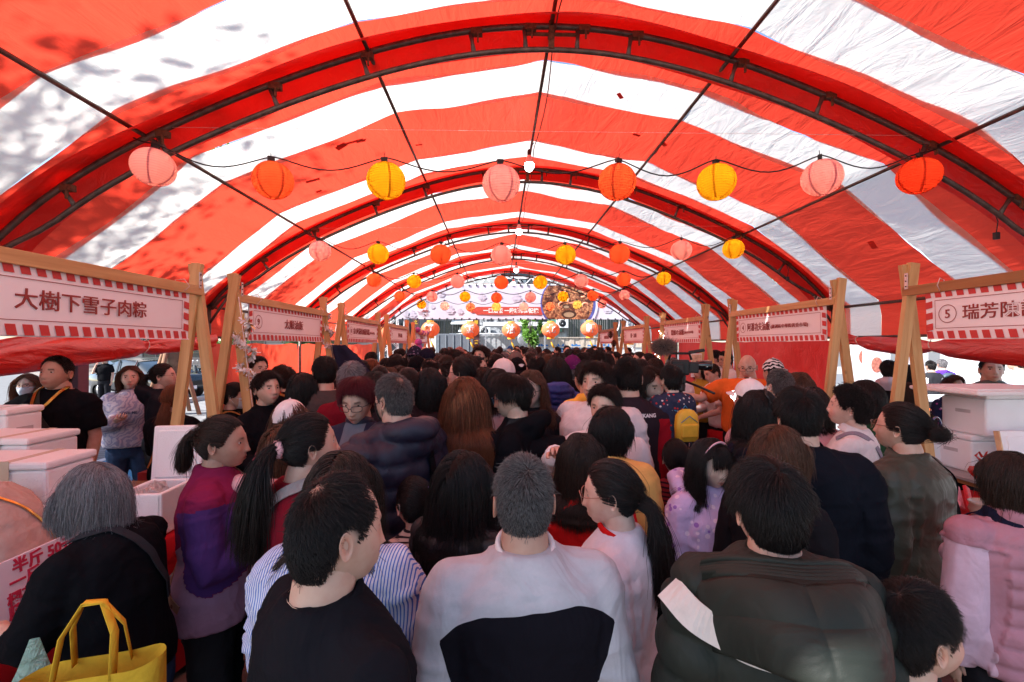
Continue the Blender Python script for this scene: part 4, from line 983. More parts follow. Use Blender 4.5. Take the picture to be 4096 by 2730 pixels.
truss(pa.x, GY, 0, 4.6, 'white truss tower at the left end of the festival banner'); truss(pb.x, GY, 0, 4.6, 'white truss tower at the right end of the festival banner')
truss(pa.x - .35, GY - .0, 0, 4.4, 'second white truss tower left of the banner')
truss(pa.x, GY + .1, 4.5, 0, 'white horizontal truss above the festival banner', horizontal=pb.x - pa.x)
for i, (px, lab) in enumerate(((1605, 'left'), (2465, 'right'))):
 p = at(px, 1290, GY - .15); c_ = MB(); c_.tube([p + Vector((.12 * math.cos(a) * 1, 0, .35 * math.sin(a))) for a in np.linspace(-1.5, 1.8, 12)], .022, 6)
 tag(c_.build('gate_hoop', white_m), 'white curved tube ornament at the %s foot of the banner' % lab, 'ornament')
# the banner
bz0, bz1 = at(2000, 1279, GY).z, at(2000, 1144, GY).z; bx0, bx1 = at(1585, 1200, GY).x, at(2512, 1200, GY).x
ban = empty('festival_banner', ((bx0 + bx1) / 2, GY - .2, (bz0 + bz1) / 2), 0, 'wide pale lilac festival banner with a bowl of rice and a red ribbon', 'banner')
BW, BH = bx1 - bx0, bz1 - bz0
def bloc(px, py): q = at(px, py, GY - .2); return (q.x - (bx0 + bx1) / 2, q.z - (bz0 + bz1) / 2)
bm_ = mat('banner_vinyl', (.60, .56, .63), .5, var=.04, vs=.6);
G = np.zeros((6, 50, 3))
for i, v in enumerate(np.linspace(-.5, .5, 6)):
 for j, u in enumerate(np.linspace(-.5, .5, 50)): G[i, j] = (u * BW, .015 * math.sin(u * 30) * v, v * BH)
MB().grid(G).build('vinyl_sheet', bm_, ban)
gm = MB().box((0, 0, 0), (.04, .03, .09)).mesh('eyelet_tie')
for j in range(33):
 for s_ in (-1, 1): link('eyelet_tie', gm, ban, black, (-BW / 2 + BW * j / 32, -.01, s_ * BH / 2))
def disc(c, rx, rz_, y, m, name, parent=ban, n=40):
 return MB().add([(c[0] + rx * math.cos(t), y, c[1] + rz_ * math.sin(t)) for t in np.linspace(0, 2 * math.pi, n, endpoint=False)][::-1], [tuple(range(n))]).build(name, m, parent)
cx, cz = bloc(2270, 1214); br = abs(bloc(2380, 1214)[0] - cx)
# bowl clipped to the banner height
def clip_disc(c, r_, y, m, name, zlim):
 pts = []
 for t in np.linspace(0, 2 * math.pi, 72, endpoint=False):
  pts.append((c[0] + r_ * math.cos(t), y, max(-zlim, min(zlim, c[1] + r_ * math.sin(t)))))
 return MB().add(pts[::-1], [tuple(range(72))]).build(name, m, ban)
clip_disc((cx + .06, cz - .04), br * 1.05, -.022, mat('bowl_white_print', (.65, .62, .75), .4), 'bowl_rim', BH / 2 - .01)
clip_disc((cx + .02, cz - .01), br * 1.0, -.026, mat('bowl_blue_print', (.09, .10, .32), .4, var=.5, vs=6), 'bowl_band', BH / 2 - .01)
rm, rnt, rb = _mat('rice_print'); L_ = rnt.links.new
tc = N(rnt, 'TexCoord'); v1 = N(rnt, 'TexVoronoi', i_Scale=13.); L_(tc.outputs['Object'], v1.inputs[0]); n1 = N(rnt, 'TexNoise', i_Scale=3.5, i_Detail=3.); L_(tc.outputs['Object'], n1.inputs[0])
r1 = N(rnt, 'ValToRGB'); L_(v1.outputs['Distance'], r1.inputs[0]); q = r1.color_ramp.elements; q[0].color = (.75, .38, .18, 1); q[1].color = (.20, .05, .02, 1); q[1].position = .75
r2 = N(rnt, 'ValToRGB'); L_(n1.outputs[0], r2.inputs[0]); q = r2.color_ramp.elements; q[0].position = .40; q[1].position = .55; q[0].color = (.18, .08, .05, 1); q[1].color = (1, .95, .9, 1)
mx = N(rnt, 'Mix', data_type='RGBA', blend_type='MULTIPLY'); mx.inputs[0].default_value = 1; L_(r1.outputs[0], mx.inputs[6]); L_(r2.outputs[0], mx.inputs[7]); L_(mx.outputs[2], rb.inputs['Base Color'])
clip_disc((cx, cz + .02), br * .93, -.030, rm, 'rice_picture', BH / 2 - .01)
mus = mat('mushroom_print', (.06, .025, .015), .4); shr = mat('shrimp_print', (.75, .30, .17), .4); cut = mat('mushroom_flesh', (.35, .22, .13), .5)
for (px, py, r_) in ((2275, 1258, .30), (2240, 1190, .17), (2265, 1227, .16), (2320, 1165, .15)):
 c = bloc(px, py); z_ = min(r_ * .55, BH / 2 - .03 - abs(c[1])); disc(c, r_, z_, -.034, mus, 'mushroom_slice'); disc((c[0], c[1] - .02), r_ * .7, z_ * .6, -.037, cut, 'mushroom_cut')
for (px, py, a0) in ((2340, 1223, 0), (2283, 1205, 2), (2330, 1180, 4), (2246, 1221, 1), (2250, 1165, 3)):
 c = bloc(px, py); MB().tube([(c[0] + .11 * math.cos(a), -.04, c[1] + .10 * math.sin(a)) for a in np.linspace(a0, a0 + 4, 10)], [.02, .045, .05, .05, .045, .04, .035, .03, .025, .015], 6, flat=.3, up=(0, 1, 0)).build('shrimp', shr, ban)
x0, z0 = bloc(1912, 1244); x1, z1 = bloc(2175, 1244); hz = .155
rib = mat('ribbon_red_print', (.48, .055, .035), .5); pts = []
for sx, xx in ((1, x1), (-1, x0)):
 for t in np.linspace(-math.pi / 2, math.pi / 2, 9): pts.append((xx + sx * (.16 * math.cos(t)), -.024, z0 + sx * hz * math.sin(t)))
MB().add(pts[::-1], [tuple(range(len(pts)))]).build('ribbon', rib, ban)
for xx in (x0 - .22, x1 + .22): disc((xx, z0), .10, .09, -.0235, rib, 'ribbon_end')
put_text('一口油飯 一段城市的記憶', .21, mat('cream_print', (.85, .78, .72), .5), ban, ((x0 + x1) / 2, -.028, z0 - .01), (R(90), 0, 0), fit=(x1 - x0) * .84, bold=.03)
xq, zq = bloc(1702, 1255); bp = mat('brown_print', (.28, .07, .06), .5)
put_text('節', .26, bp, ban, (xq, -.022, zq), (R(90), 0, 0), bold=.04)
for i, ch in enumerate('2025'): put_text(ch, .12, bp, ban, (bloc(1707, 1205 + i * 10)[0], -.022, bloc(1707, 1205 + i * 10)[1]), (R(90), 0, 0))
for i, t in enumerate(('New Taipei', 'Iû-Pn̄g', 'Festival')): put_text(t, .055, mat('pink_print', (.45, .18, .2), .5), ban, (bloc(1680, 1246 + i * 5)[0], -.022, bloc(1680, 1246 + i * 5.2)[1]), (R(90), 0, 0))
ghost = mat('ghost_print', (.53, .475, .55), .5)
for (px, py, s_) in ((1928, 1192, 1), (2066, 1195, 1.2), (1800, 1245, 1.1), (1840, 1250, .8), (1650, 1262, 1), (1765, 1180, .9), (2430, 1240, 1.2), (2000, 1190, .6), (1625, 1260, .9), (1730, 1230, .6)):
 c = bloc(px, py); m_ = MB();
 for (dx, dz, rx, rz_) in ((0, 0, .17, .07), (0, .10, .13, .035), (0, -.08, .12, .03), (.0, .17, .05, .04)):
  m_.add([(c[0] + (dx + rx * math.cos(t)) * s_, -.0185, c[1] + (dz + rz_ * math.sin(t)) * s_) for t in np.linspace(2 * math.pi, 0, 20, endpoint=False)], [tuple(range(20))])
 m_.build('ghost_drawing', ghost, ban)
# big character lanterns
big_p = paper('big_lantern_orange', (.95, .36, .19)); yel = mat('yellow_trim', (.85, .38, .03), .6)
for ch, px, py, wh in (('節', 1722, 1318, 'leftmost under the banner'), ('飯', 1881, 1320, 'second from the left'), ('油', 2045, 1321, 'in the middle of five'), ('北', 2203, 1320, 'beside the slim green tree'), ('新', 2359, 1317, 'rightmost under the banner')):
 p = at(px, py, GY - .3); e = empty('big_lantern', p, 0, 'large orange lantern bearing the character %s, %s' % (ch, wh), 'lantern', 'large character lanterns below the banner')
 prof = [(.355 * math.cos(t) ** .9 if abs(t) < 1.45 else .12, .30 * math.sin(t)) for t in np.linspace(-1.32, 1.32, 19)]
 MB().lathe(prof, n=28).build('shade', big_p, e)
 q = MB()
 for a in np.linspace(0, 2 * math.pi, 13)[:-1]: q.tube([(.358 * math.cos(t) * math.cos(a), .358 * math.cos(t) * math.sin(a), .302 * math.sin(t)) for t in np.linspace(-1.3, 1.3, 9)], .006, 4)
 q.build('gold_rib', yel, e)
 MB().lathe([(.15, -.36), (.15, -.29), (.12, -.28)], n=18).lathe([(.14, .29), (.14, .33), (.12, .34)], n=18).build('trim_ring', yel, e)
 t_ = MB(); t_.tube([(0, 0, -.36), (.01, 0, -.46)], .012, 5); t_.tube([(.01, 0, -.46), (.05, 0, -.56), (.13, 0, -.72)], [.015, .03, .04], 6); t_.build('tassel', mat('yellow_tassel', (.85, .5, .03), .8, bump=.5), e)
 MB().tube([(0, 0, .33), (0, 0, .47)], .006, 4).build('cord', wire_m, e)
 # the character wraps the belly
 me = text_mesh(ch, .36, .0, 'CENTER', .03).copy()
 for v in me.vertices:
  x_, z_ = v.co.x + (-.02), v.co.y; rr = math.sqrt(max(.01, .358 ** 2 * (1 - (z_ / .31) ** 2) - x_ * x_)); v.co = (x_, -rr - .008, z_)
 link('character', me, e, mat('char_white', (.85, .72, .70), .5))
for px, py, y, lab in ((2520, 1345, 17.6, 'right truss tower'), (1535, 1345, 17.6, 'left truss tower')):
 p = at(px, py, y); e = empty('big_lantern', p, 0, 'large orange lantern half hidden at the ' + lab, 'lantern', 'large lanterns by the truss towers')
 MB().lathe([(.36 * math.cos(t), .32 * math.sin(t)) for t in np.linspace(-1.3, 1.3, 19)], n=28).build('shade', big_p, e); MB().lathe([(.14, -.34), (.14, -.28)], n=18).lathe([(.14, .29), (.14, .33)], n=18).build('trim_ring', yel, e)
# dark couplet pillars with gold characters
for px, y, chars, lab in ((1664, 19.4, '之孚實薈', 'left'), (1905, 19.4, '開才薈萃', 'right')):
 p = at(px, 1381, y); e = empty('couplet_pillar', (p.x, y, 0), 0, 'dark brown pillar with gold characters, the %s one beyond the banner' % lab, 'pillar', 'dark pillars with gold characters')
 MB().box((0, 0, 2.2), (.28, .2, 4.4)).build('shaft', mat('pillar_brown', (.10, .05, .055), .5), e)
 for i, ch in enumerate(chars): put_text(ch, .17, mat('gold_letter', (.75, .5, .05), .5), e, (0, -.105, 2.9 - i * .36 if lab == 'left' else 2.9 - i * .42), (R(90), 0, 0), bold=.03)
# ------------------------------------------------------------------ back of the lot: fences, hoarding, houses
chain_m, cnt, cb = _mat('chain_link');
fy = 23.0
def chain_fence(x0, x1, y, h_, label):
 e = empty('chain_link_fence', ((x0 + x1) / 2, y, 0), 0, label, 'fence')
 w_ = x1 - x0; n = max(1, int(w_ / 2))
 for i in range(n + 1): MB().tube([(-w_ / 2 + w_ * i / n, 0, 0), (-w_ / 2 + w_ * i / n, 0, h_)], .04, 8).build('post', mat('fence_zinc', (.42, .42, .43), .5, .5), e)
 for z in (.1, 1.2, h_ - .03): MB().tube([(-w_ / 2, 0, z), (w_ / 2, 0, z)], .022, 6).build('rail', MATS['fence_zinc'], e)
 m_ = MB(); s_ = .16
 for k in range(int((w_ + h_) / s_)):
  for sg in (1, -1):
   x_a = -w_ / 2 + k * s_ - (h_ if sg > 0 else 0); x_b = x_a + h_
   za, zb = (0, h_) if sg > 0 else (h_, 0)
   if sg < 0: x_a, x_b = -w_ / 2 + k * s_ - h_, -w_ / 2 + k * s_; za, zb = h_, 0
   ta = max(0, (-w_ / 2 - x_a) / (x_b - x_a)); tb_ = min(1, (w_ / 2 - x_a) / (x_b - x_a))
   if ta >= tb_: continue
   A = (x_a + (x_b - x_a) * ta, 0, za + (zb - za) * ta); B = (x_a + (x_b - x_a) * tb_, 0, za + (zb - za) * tb_)
   m_.beam(A, B, .012, .012)
 o = m_.build('mesh_wire', MATS['fence_zinc'], e); o['kind'] = 'stuff'
 return e
xa, xb = at(1895, 1381, 23).x, at(2150, 1381, 23).x
chain_fence(xa, xb, 23, 2.55, 'tall chain link fence below the 油 lantern')
# corrugated hoarding with blue characters
hx0, hx1 = at(2115, 1381, 26).x, at(2640, 1381, 26).x
hp = mat('hoarding_paint', (.58, .57, .54), .7, var=.06, vs=2); rusty = mat('rust_streak_sheet', (.50, .41, .33), .8, var=.35, vs=7, stretch=(3, 1, .4))
e = empty('hoarding', ((hx0 + hx1) / 2, 26, 0), 0, 'white metal hoarding with big blue characters across the road', 'hoarding')
W_ = hx1 - hx0
MB().box((0, 0, .9), (W_, .06, 1.8)).build('lower_panel', hp, e)
n = 26
for i in range(n): MB().box((-W_ / 2 + (i + .5) * W_ / n, .02 if i % 2 else -.01, 2.11), (W_ / n - .012, .05, .52), bev=.01).build('panel', rusty, e)
MB().box((0, -.02, 1.84), (W_, .12, .06)).box((0, -.02, 2.38), (W_, .12, .05)).build('rail', rusty, e)
blue_l = mat('blue_letters', (.03, .16, .42), .6, var=.2, vs=20)
for ch, px in (('御', 2172), ('羊', 2243), ('壇', 2302), ('產', 2368), ('拍', 2428)):
 q = at(px, 1404, 25.9); put_text(ch, .62, blue_l, e, (q.x - (hx0 + hx1) / 2, -.045, 1.66), (R(90), 0, 0), bold=.03)
 put_text('地', .5, blue_l, e, (q.x - (hx0 + hx1) / 2, -.045, 1.0), (R(90), 0, 0), bold=.03)
# white panel wall behind the chain fence
wx0, wx1 = at(1890, 1381, 27).x, at(2115, 1381, 27).x
e = empty('panel_wall', ((wx0 + wx1) / 2, 27, 0), 0, 'white corrugated panel wall behind the chain link fence', 'wall'); W_ = wx1 - wx0
for i in range(22): MB().box((-W_ / 2 + (i + .5) * W_ / 22, .03 * (i % 2), 1.33), (W_ / 22 - .01, .05, 2.66)).build('panel', mat('panel_white', (.46, .47, .48), .6, var=.08, vs=2, stretch=(1, 1, .3)), e)
for z in (.9, 1.75, 2.5): MB().box((0, -.05, z), (W_, .04, .05)).build('rail', MATS['fence_zinc'], e)
e = empty('carport', (at(2060, 1381, 25).x, 25.6, 0), 0, 'flat grey carport roof with white edge above the panel wall', 'carport')
MB().box((0, 0, 3.05), (3.4, 2.2, .12)).build('roof', mat('zinc_roof', (.35, .36, .38), .5, .3), e); MB().box((0, -1.12, 3.08), (3.44, .05, .22)).build('fascia', mat('fascia_white', (.75, .75, .76), .5), e)
for x in (-1.6, 1.6): MB().box((x, -1.0, 1.5), (.08, .08, 3.0)).build('post', MATS['fence_zinc'], e)
e = empty('street_sign', (at(2095, 1381, 24).x, 24, 0), 0, 'round convex mirror on a grey pole by the slim tree', 'mirror'); MB().tube([(0, 0, 0), (0, 0, 2.6)], .05, 8).build('pole', MATS['fence_zinc'], e); MB().ball((0, -.1, 2.25), .35, 20, 8, sc=(1, .25, 1)).build('mirror_dish', mat('mirror_back', (.35, .37, .4), .3, .5), e)
# container / grey trailer
e = empty('trailer', (at(1835, 1381, 25.5).x, 26.5, 0), R(0), 'grey box trailer parked behind the silver car', 'trailer')
MB().box((0, 0, 1.5), (2.3, 4, 2.1), bev=.03).build('box_body', mat('trailer_grey', (.14, .15, .17), .5, var=.12, vs=3), e); MB().box((-1.25, -1.6, 1.5), (.9, .4, 2.0), bev=.02).build('white_side', hp, e)
for i in range(6): MB().box((-1.0 + i * .4, -2.02, 1.5), (.03, .03, 2.0)).build('rib', mat('trailer_rib', (.3, .32, .34), .5), e)
for s_ in (-1, 1): wheel(e, (s_ * 1.0, -1.2, .35), .35, .2, 'x')
# houses
def house(x0, x1, y, h_, m, label, wins, extras=None):
 e = empty('house', ((x0 + x1) / 2, y, 0), 0, label, 'house', 'old houses across the road')
 MB().box((0, 3, h_ / 2), (x1 - x0, 6, h_)).build('wall', m, e)
 for (px, py, w_, hh, bars) in wins:
  q = at(px, py, y); window(e, (q.x - (x0 + x1) / 2, -.06, q.z), w_, hh, 0, bars)
 return e
conc = mat('old_concrete', (.26, .255, .245), .9, var=.25, vs=1.5, bump=.5); conc2 = mat('stained_white_wall', (.42, .42, .40), .9, var=.3, vs=1.2, stretch=(1.5, 1, .5), bump=.4)
mould, mnt, mb_ = _mat('mould_blackened_wall'); L_ = mnt.links.new
tc = N(mnt, 'TexCoord'); mp = N(mnt, 'Mapping'); mp.inputs['Scale'].default_value = (1, 1, .6); L_(tc.outputs['Object'], mp.inputs[0]); n1 = N(mnt, 'TexNoise', i_Scale=1.1, i_Detail=9., i_Roughness=.75, i_Distortion=.6); L_(mp.outputs[0], n1.inputs[0])
r1 = N(mnt, 'ValToRGB'); L_(n1.outputs[0], r1.inputs[0]); q = r1.color_ramp.elements; q[0].position = .47; q[1].position = .6; q[0].color = (.035, .04, .05, 1); q[1].color = (.5, .5, .5, 1); L_(r1.outputs[0], mb_.inputs['Base Color']); mb_.inputs['Roughness'].default_value = .95
X = lambda px, y: at(px, 1381, y).x
e1 = house(X(1560, 33), X(1830, 33), 33, 9.5, conc, 'grey concrete house with a barred window behind the 節 lantern', [(1778, 1318, 2.6, 1.3, 18), (1610, 1330, 1.6, 1.4, 8), (1700, 1230, 1.6, 1.2, 0)])
e2 = house(X(1832, 33), X(2010, 33), 32.6, 10.5, conc2, 'white walled house with awnings between the 節 and 飯 lanterns', [(1845, 1308, 1.3, 1.3, 8), (1880, 1300, 1.1, 1.4, 7), (1850, 1230, 1.2, 1.2, 6)])
e3 = house(X(1905, 33), X(2135, 33), 31.8, 4.9, mould, 'house wall blackened by mould behind the 油 lantern', [])
e4 = house(X(2010, 36), X(2330, 36), 36, 11.6, conc, 'taller grey house whose window shows above the banner', [(2075, 1120, 1.9, 1.3, 0), (2290, 1300, 1.5, 1.5, 7), (2220, 1330, 1.4, 1.2, 0)])
e5 = house(X(2200, 33), X(2420, 33), 32.4, 5.6, conc2, 'white and grey house behind the 新 lantern', [(2295, 1310, 1.0, 1.9, 6), (2225, 1300, 1.2, 1.2, 0), (2400, 1300, 1.0, 1.3, 7)])
e6 = house(X(2425, 33), X(2700, 33), 33, 7.5, mat('blue_grey_wall', (.30, .33, .36), .8, var=.15, vs=2), 'blue grey house at the right behind the far stalls', [(2455, 1290, 2.0, 2.2, 10), (2560, 1310, 1.2, 1.2, 6)])
e7 = house(X(1200, 40), X(1560, 40), 40, 12, conc2, 'tall pale block at the far left behind the stalls', [(1480, 1330, 2, 1.6, 0), (1540, 1330, 2, 1.6, 6), (1540, 1290, 2, 1.4, 6)])
for (px, py, y, par, lab) in ((1850, 1290, 32.2, e2, ''), (1880, 1320, 32.0, e2, ''), (1838, 1345, 31.8, e2, '')):
 q = at(px, py, y); MB().box((0, 0, 0), (1.5, 1.1, .05)).build('awning', mat('awning_white', (.6, .62, .6), .6), par, (q.x - par.location.x, q.y - par.location.y - .3, q.z), (R(18), 0, 0))
q = at(2222, 1298, 31.6); MB().box((0, 0, 0), (1.0, .3, 1.0)).build('green_shutter', mat('shutter_green', (.06, .2, .14), .6), e5, (q.x - e5.location.x, -.2, q.z))
for (px, py, y, par) in ((1938, 1325, 31.4, e3), (2128, 1303, 31.4, e4), (2082, 1136, 35.7, e4), (2248, 1295, 32.1, e5)):
 q = at(px, py, y); a = MB().box((0, 0, 0), (.85, .4, .65), bev=.02).build('air_conditioner', mat('ac_case', (.66, .66, .64), .5), par, (q.x - par.location.x, -.30, q.z)); MB().lathe([(.24, 0), (.25, .01), (.05, .012), (.04, .0)], n=20).build('fan_grille', black, a, (0, -.2, 0), (R(90), 0, 0))
e = empty('shop_sign', (at(1727, 1421, 25).x, 25.3, at(1727, 1350, 25).z), 0, 'dark red vertical shop sign beside the silver car', 'sign'); MB().box((0, 0, 0), (.6, .1, .7)).build('panel', mat('dark_red_sign', (.22, .02, .02), .6), e)
put_text('免洗', .2, foam, e, (0, -.055, .12), (R(90), 0, 0)); put_text('油飯', .2, foam, e, (0, -.055, -.14), (R(90), 0, 0)); e.location.z = 2.2
MB().box((0, .05, -1.3), (.08, .08, 2.0)).build('post', MATS['fence_zinc'], e)
# ------------------------------------------------------------------ right side street
white_tarp = sheet('white_tarpaulin', (.80, .80, .80), .35, .5, .05, .6, ws=3)
e = empty('white_marquee', (11.8, 8.6, 0), 0, 'long white tarpaulin sided marquee across the right hand street', 'marquee')
G = np.zeros((16, 60, 3))
for i, z in enumerate(np.linspace(.25, 2.3, 16)):
 yy = np.linspace(-5.6, 3.2, 60); P = np.stack([yy * 1.2, np.full_like(yy, z), np.zeros_like(yy)], 1)
 G[i, :, 0] = vn(P, 3) * .08; G[i, :, 1] = yy; G[i, :, 2] = z
MB().grid(G).build('side_sheet', white_tarp, e)
MB().add([(0, -5.6, 2.35), (0, 3.2, 2.35), (3, 3.2, 3.2), (3, -5.6, 3.2)], [(0, 1, 2, 3)]).build('roof_sheet', white_tarp, e)
MB().box((-.03, -1.2, 2.42), (.03, 8.8, .22)).build('roof_edge', sheet('red_trim', (.8, .05, .04), .4), e)
for yy in (-5.5, -2.5, .3, 3.2): MB().tube([(.06, yy, 0), (.06, yy, 2.35)], .03, 8).build('pole', metal, e)
flat('right_road', 6.2, 40, -10, 40, .005, mat('light_concrete', (.36, .35, .34), .85, var=.1, vs=2))
for y, x0_, lab in ((6.9, 5.35, 'white barrier arm with red reflectors beyond the right opening'),):
 e = empty('barrier_arm', (x0_, y, 0), 0, lab, 'barrier')
 MB().box((1.6, 0, 1.12), (5.0, .05, .11), bev=.01).build('arm', foam, e)
 for k in range(5): MB().box((-.4 + k * 1.1, -.028, 1.12), (.28, .006, .05)).build('reflector', mat('reflector_red', (.7, .05, .03), .3), e)
 MB().box((-.7, .05, .6), (.12, .12, 1.2)).build('post', foam, e); MB().box((4.0, .05, .6), (.25, .25, 1.2), bev=.02).build('barrier_post', foam, e)
e = empty('traffic_cone', (at(3722, 1600, 7.3).x, 7.3, 0), 0, 'orange traffic cone with a white band behind the barrier', 'cone')
om = mat('cone_orange', (.85, .16, .03), .5); MB().lathe([(.15, .02), (.13, .1), (.10, .35), (.05, .85), (.03, .9), (.001, .9)], n=20).box((0, 0, .015), (.38, .38, .03)).build('cone_body', om, e); MB().lathe([(.117, .25), (.088, .48)], n=20).build('white_band', foam, e)
def roll_up(px, y, lab, h_=2.1):
 p = at(px, 1381, y); e = empty('standing_banner', (p.x, y, 0), R(rnd.uniform(-10, 10)), lab, 'banner', 'white standing banners on the right')
 MB().box((0, 0, h_ / 2), (.62, .02, h_)).build('panel', mat('banner_white', (.78, .76, .75), .5), e)
 MB().ball((0, -.012, h_ * .76), .13, 16, 10, sc=(1, .05, 1.3)).build('face_picture', mat('clay_red_print', (.5, .16, .11), .6, var=.5, vs=16), e)
 for i in range(4): MB().box((0, -.013, h_ * .5 - i * .1), (.4, .004, .03)).build('text_line', mat('red_line', (.65, .12, .08), .6), e)
 MB().box((0, 0, .02), (.7, .3, .04)).build('foot', metal, e)
roll_up(3455, 10.4, 'white standing banner with red lines behind the barrier', 2.2); roll_up(3505, 9.6, 'white standing banner with a carved face picture', 2.0); roll_up(3665, 10.0, 'white standing banner half hidden by the pine posts', 2.0)
truss(at(3460, 1381, 11.6).x, 11.6, 0, 3.2, 'slim white truss mast among the standing banners', .22)
e = empty('cooler', (4.15, 6.0, 1.0), 0, 'blue plastic cooler behind the counter of stall four', 'cooler')
MB().box((0, 0, -.12), (.3, .3, .26), bev=.02).build('cooler_body', mat('cooler_blue', (.04, .13, .28), .4), e); MB().box((0, 0, .04), (.32, .32, .06), bev=.02).build('lid', mat('cooler_lid', (.25, .4, .5), .4), e); MB().box((0, 0, -.625), (.4, .4, .75)).build('stand', pine2, e)
# ------------------------------------------------------------------ people
from mathutils.bvhtree import BVHTree
def skin_mat(name, c):
 if name in MATS: return MATS[name]
 m, nt, b = _mat(name); L = nt.links.new
 at_ = N(nt, 'Attribute', attribute_name='Col'); tc = N(nt, 'TexCoord')
 no = N(nt, 'TexNoise', i_Scale=22., i_Detail=6.); L(tc.outputs['Object'], no.inputs[0])
 rp = N(nt, 'ValToRGB'); L(no.outputs[0], rp.inputs[0]); e = rp.color_ramp.elements
 e[0].position = .35; e[1].position = .7; e[0].color = (c[0] * .88, c[1] * .76, c[2] * .74, 1); e[1].color = (*c, 1)
 mx = N(nt, 'Mix', data_type='RGBA', blend_type='MULTIPLY'); mx.inputs[0].default_value = 1
 L(rp.outputs[0], mx.inputs[6]); L(at_.outputs['Color'], mx.inputs[7]); L(mx.outputs[2], b.inputs['Base Color'])
 b.inputs['Roughness'].default_value = .5; b.inputs['Specular IOR Level'].default_value = .35
 b.inputs['Subsurface Weight'].default_value = .18; b.inputs['Subsurface Scale'].default_value = .008; b.inputs['Subsurface Radius'].default_value = (1, .35, .2)
 n2 = N(nt, 'TexNoise', i_Scale=300., i_Detail=2.); L(tc.outputs['Object'], n2.inputs[0])
 bu = N(nt, 'Bump', i_Strength=.12, i_Distance=.002); L(n2.outputs[0], bu.inputs['Height']); L(bu.outputs[0], b.inputs['Normal'])
 MATS[name] = m; return m
SKIN = {'a': skin_mat('skin_fair', (.74, .52, .42)), 'b': skin_mat('skin_medium', (.64, .43, .33)), 'c': skin_mat('skin_tanned', (.52, .32, .235))}
def hair_mat(name, c, c2=None, rough=.32):
 if name in MATS: return MATS[name]
 m, nt, b = _mat(name); L = nt.links.new
 hi = N(nt, 'HairInfo'); mx = N(nt, 'Mix', data_type='RGBA'); L(hi.outputs['Random'], mx.inputs[0])
 mx.inputs[6].default_value = (*c, 1); mx.inputs[7].default_value = (*(c2 or tuple(x * 1.8 for x in c)), 1)
 L(mx.outputs[2], b.inputs['Base Color']); b.inputs['Roughness'].default_value = .38; b.inputs['Specular IOR Level'].default_value = .22
 MATS[name] = m; return m
HAIR = {'black': hair_mat('hair_black', (.006, .005, .005), (.018, .013, .012)), 'dark': hair_mat('hair_dark_brown', (.015, .008, .006), (.035, .018, .012)),
  'brown': hair_mat('hair_brown', (.045, .018, .010), (.11, .045, .024)), 'copper': hair_mat('hair_copper', (.07, .022, .010), (.20, .065, .028)), 'red': hair_mat('hair_wine_red', (.05, .006, .010), (.11, .012, .02)),
  'grey': hair_mat('hair_grey', (.05, .045, .05), (.30, .28, .29)), 'salt': hair_mat('hair_salt_pepper', (.025, .022, .023), (.17, .155, .15)), 'silver': hair_mat('hair_silver', (.20, .19, .20), (.5, .48, .48))}
eye_w = mat('eye_white', (.62, .56, .53), .25, var=.02); eye_d = mat('eye_dark', (.02, .012, .01), .15, var=.02)
HA, HB, HC_ = .0755, .097, .117
def sm(x): x = np.clip(x, 0, 1); return x * x * (3 - 2 * x)
def head_base(D):
 P = D * np.array([HA, HB, HC_]); s = sm(-D[:, 2] / .95); fr = np.clip(D[:, 1], 0, 1)
 P = P.copy(); P[:, 0] *= 1 - .20 * s; P[:, 1] = np.where(D[:, 1] < 0, P[:, 1] * (1 - .38 * s), P[:, 1])
 P[:, 1] += .027 * sm(-D[:, 2] * 1.1) * fr ** .6 + .008 * s
 P[:, 0] *= 1 + .05 * np.exp(-((D[:, 2] - .35) / .3) ** 2) * np.clip(-D[:, 1] + .3, 0, 1)
 return P
def G_(x, m, s): return np.exp(-((x - m) / s) ** 2)
def head_feat(P, D, fem=0, kid=0, nose=1.):
 X, Y, Z = P[:, 0], P[:, 1], P[:, 2]; A = np.abs(X); f = sm(D[:, 1] * 2.2)
 ramp = np.clip((.028 - Z) / .055, 0, 1) * sm((Z + .041) / .010); k = 1 - .35 * kid
 dy = .022 * nose * k * G_(X, 0, .0095 + .004 * np.clip(-Z * 30, 0, 1)) * (.22 + .78 * ramp ** 1.2) * (Z < .05) * sm((Z + .041) / .010)
 dy += .010 * k * nose * G_(A, .0125, .006) * G_(Z, -.029, .008)
 dy -= .0085 * G_(A, .031, .0135) * G_(Z, .010, .0105)
 dy += (.0042 - .002 * fem) * G_(A, .030, .020) * G_(Z, .031, .008)
 dy += .0045 * G_(A, .043, .018) * G_(Z, -.022, .018)
 dy += .0036 * G_(X, 0, .0205) * (G_(Z, -.0555, .0048) + 1.05 * G_(Z, -.0665, .0055)) - .0030 * G_(X, 0, .022) * G_(Z, -.0608, .0022)
 dy += .003 * G_(X, 0, .03) * G_(Z, -.06, .02)
 dy += .006 * G_(X, 0, .017) * G_(Z, -.095, .013)
 dy -= .003 * G_(X, 0, .03) * G_(Z, -.080, .006)
 Q = P.copy(); Q[:, 1] += dy * f
 ck = .006 * G_(Z, -.035, .04) * sm(D[:, 1] + .2); Q[:, 0] += np.sign(X) * ck * (.4 + .6 * kid + .5 * fem) * sm(A / .05)
 return Q
def min_el(az):
 return np.interp(az, [0, 30, 48, 62, 74, 84, 98, 112, 140, 180], [46, 44, 36, 24, 2, -4, 6, -24, -42, -46])
HEADS = {}
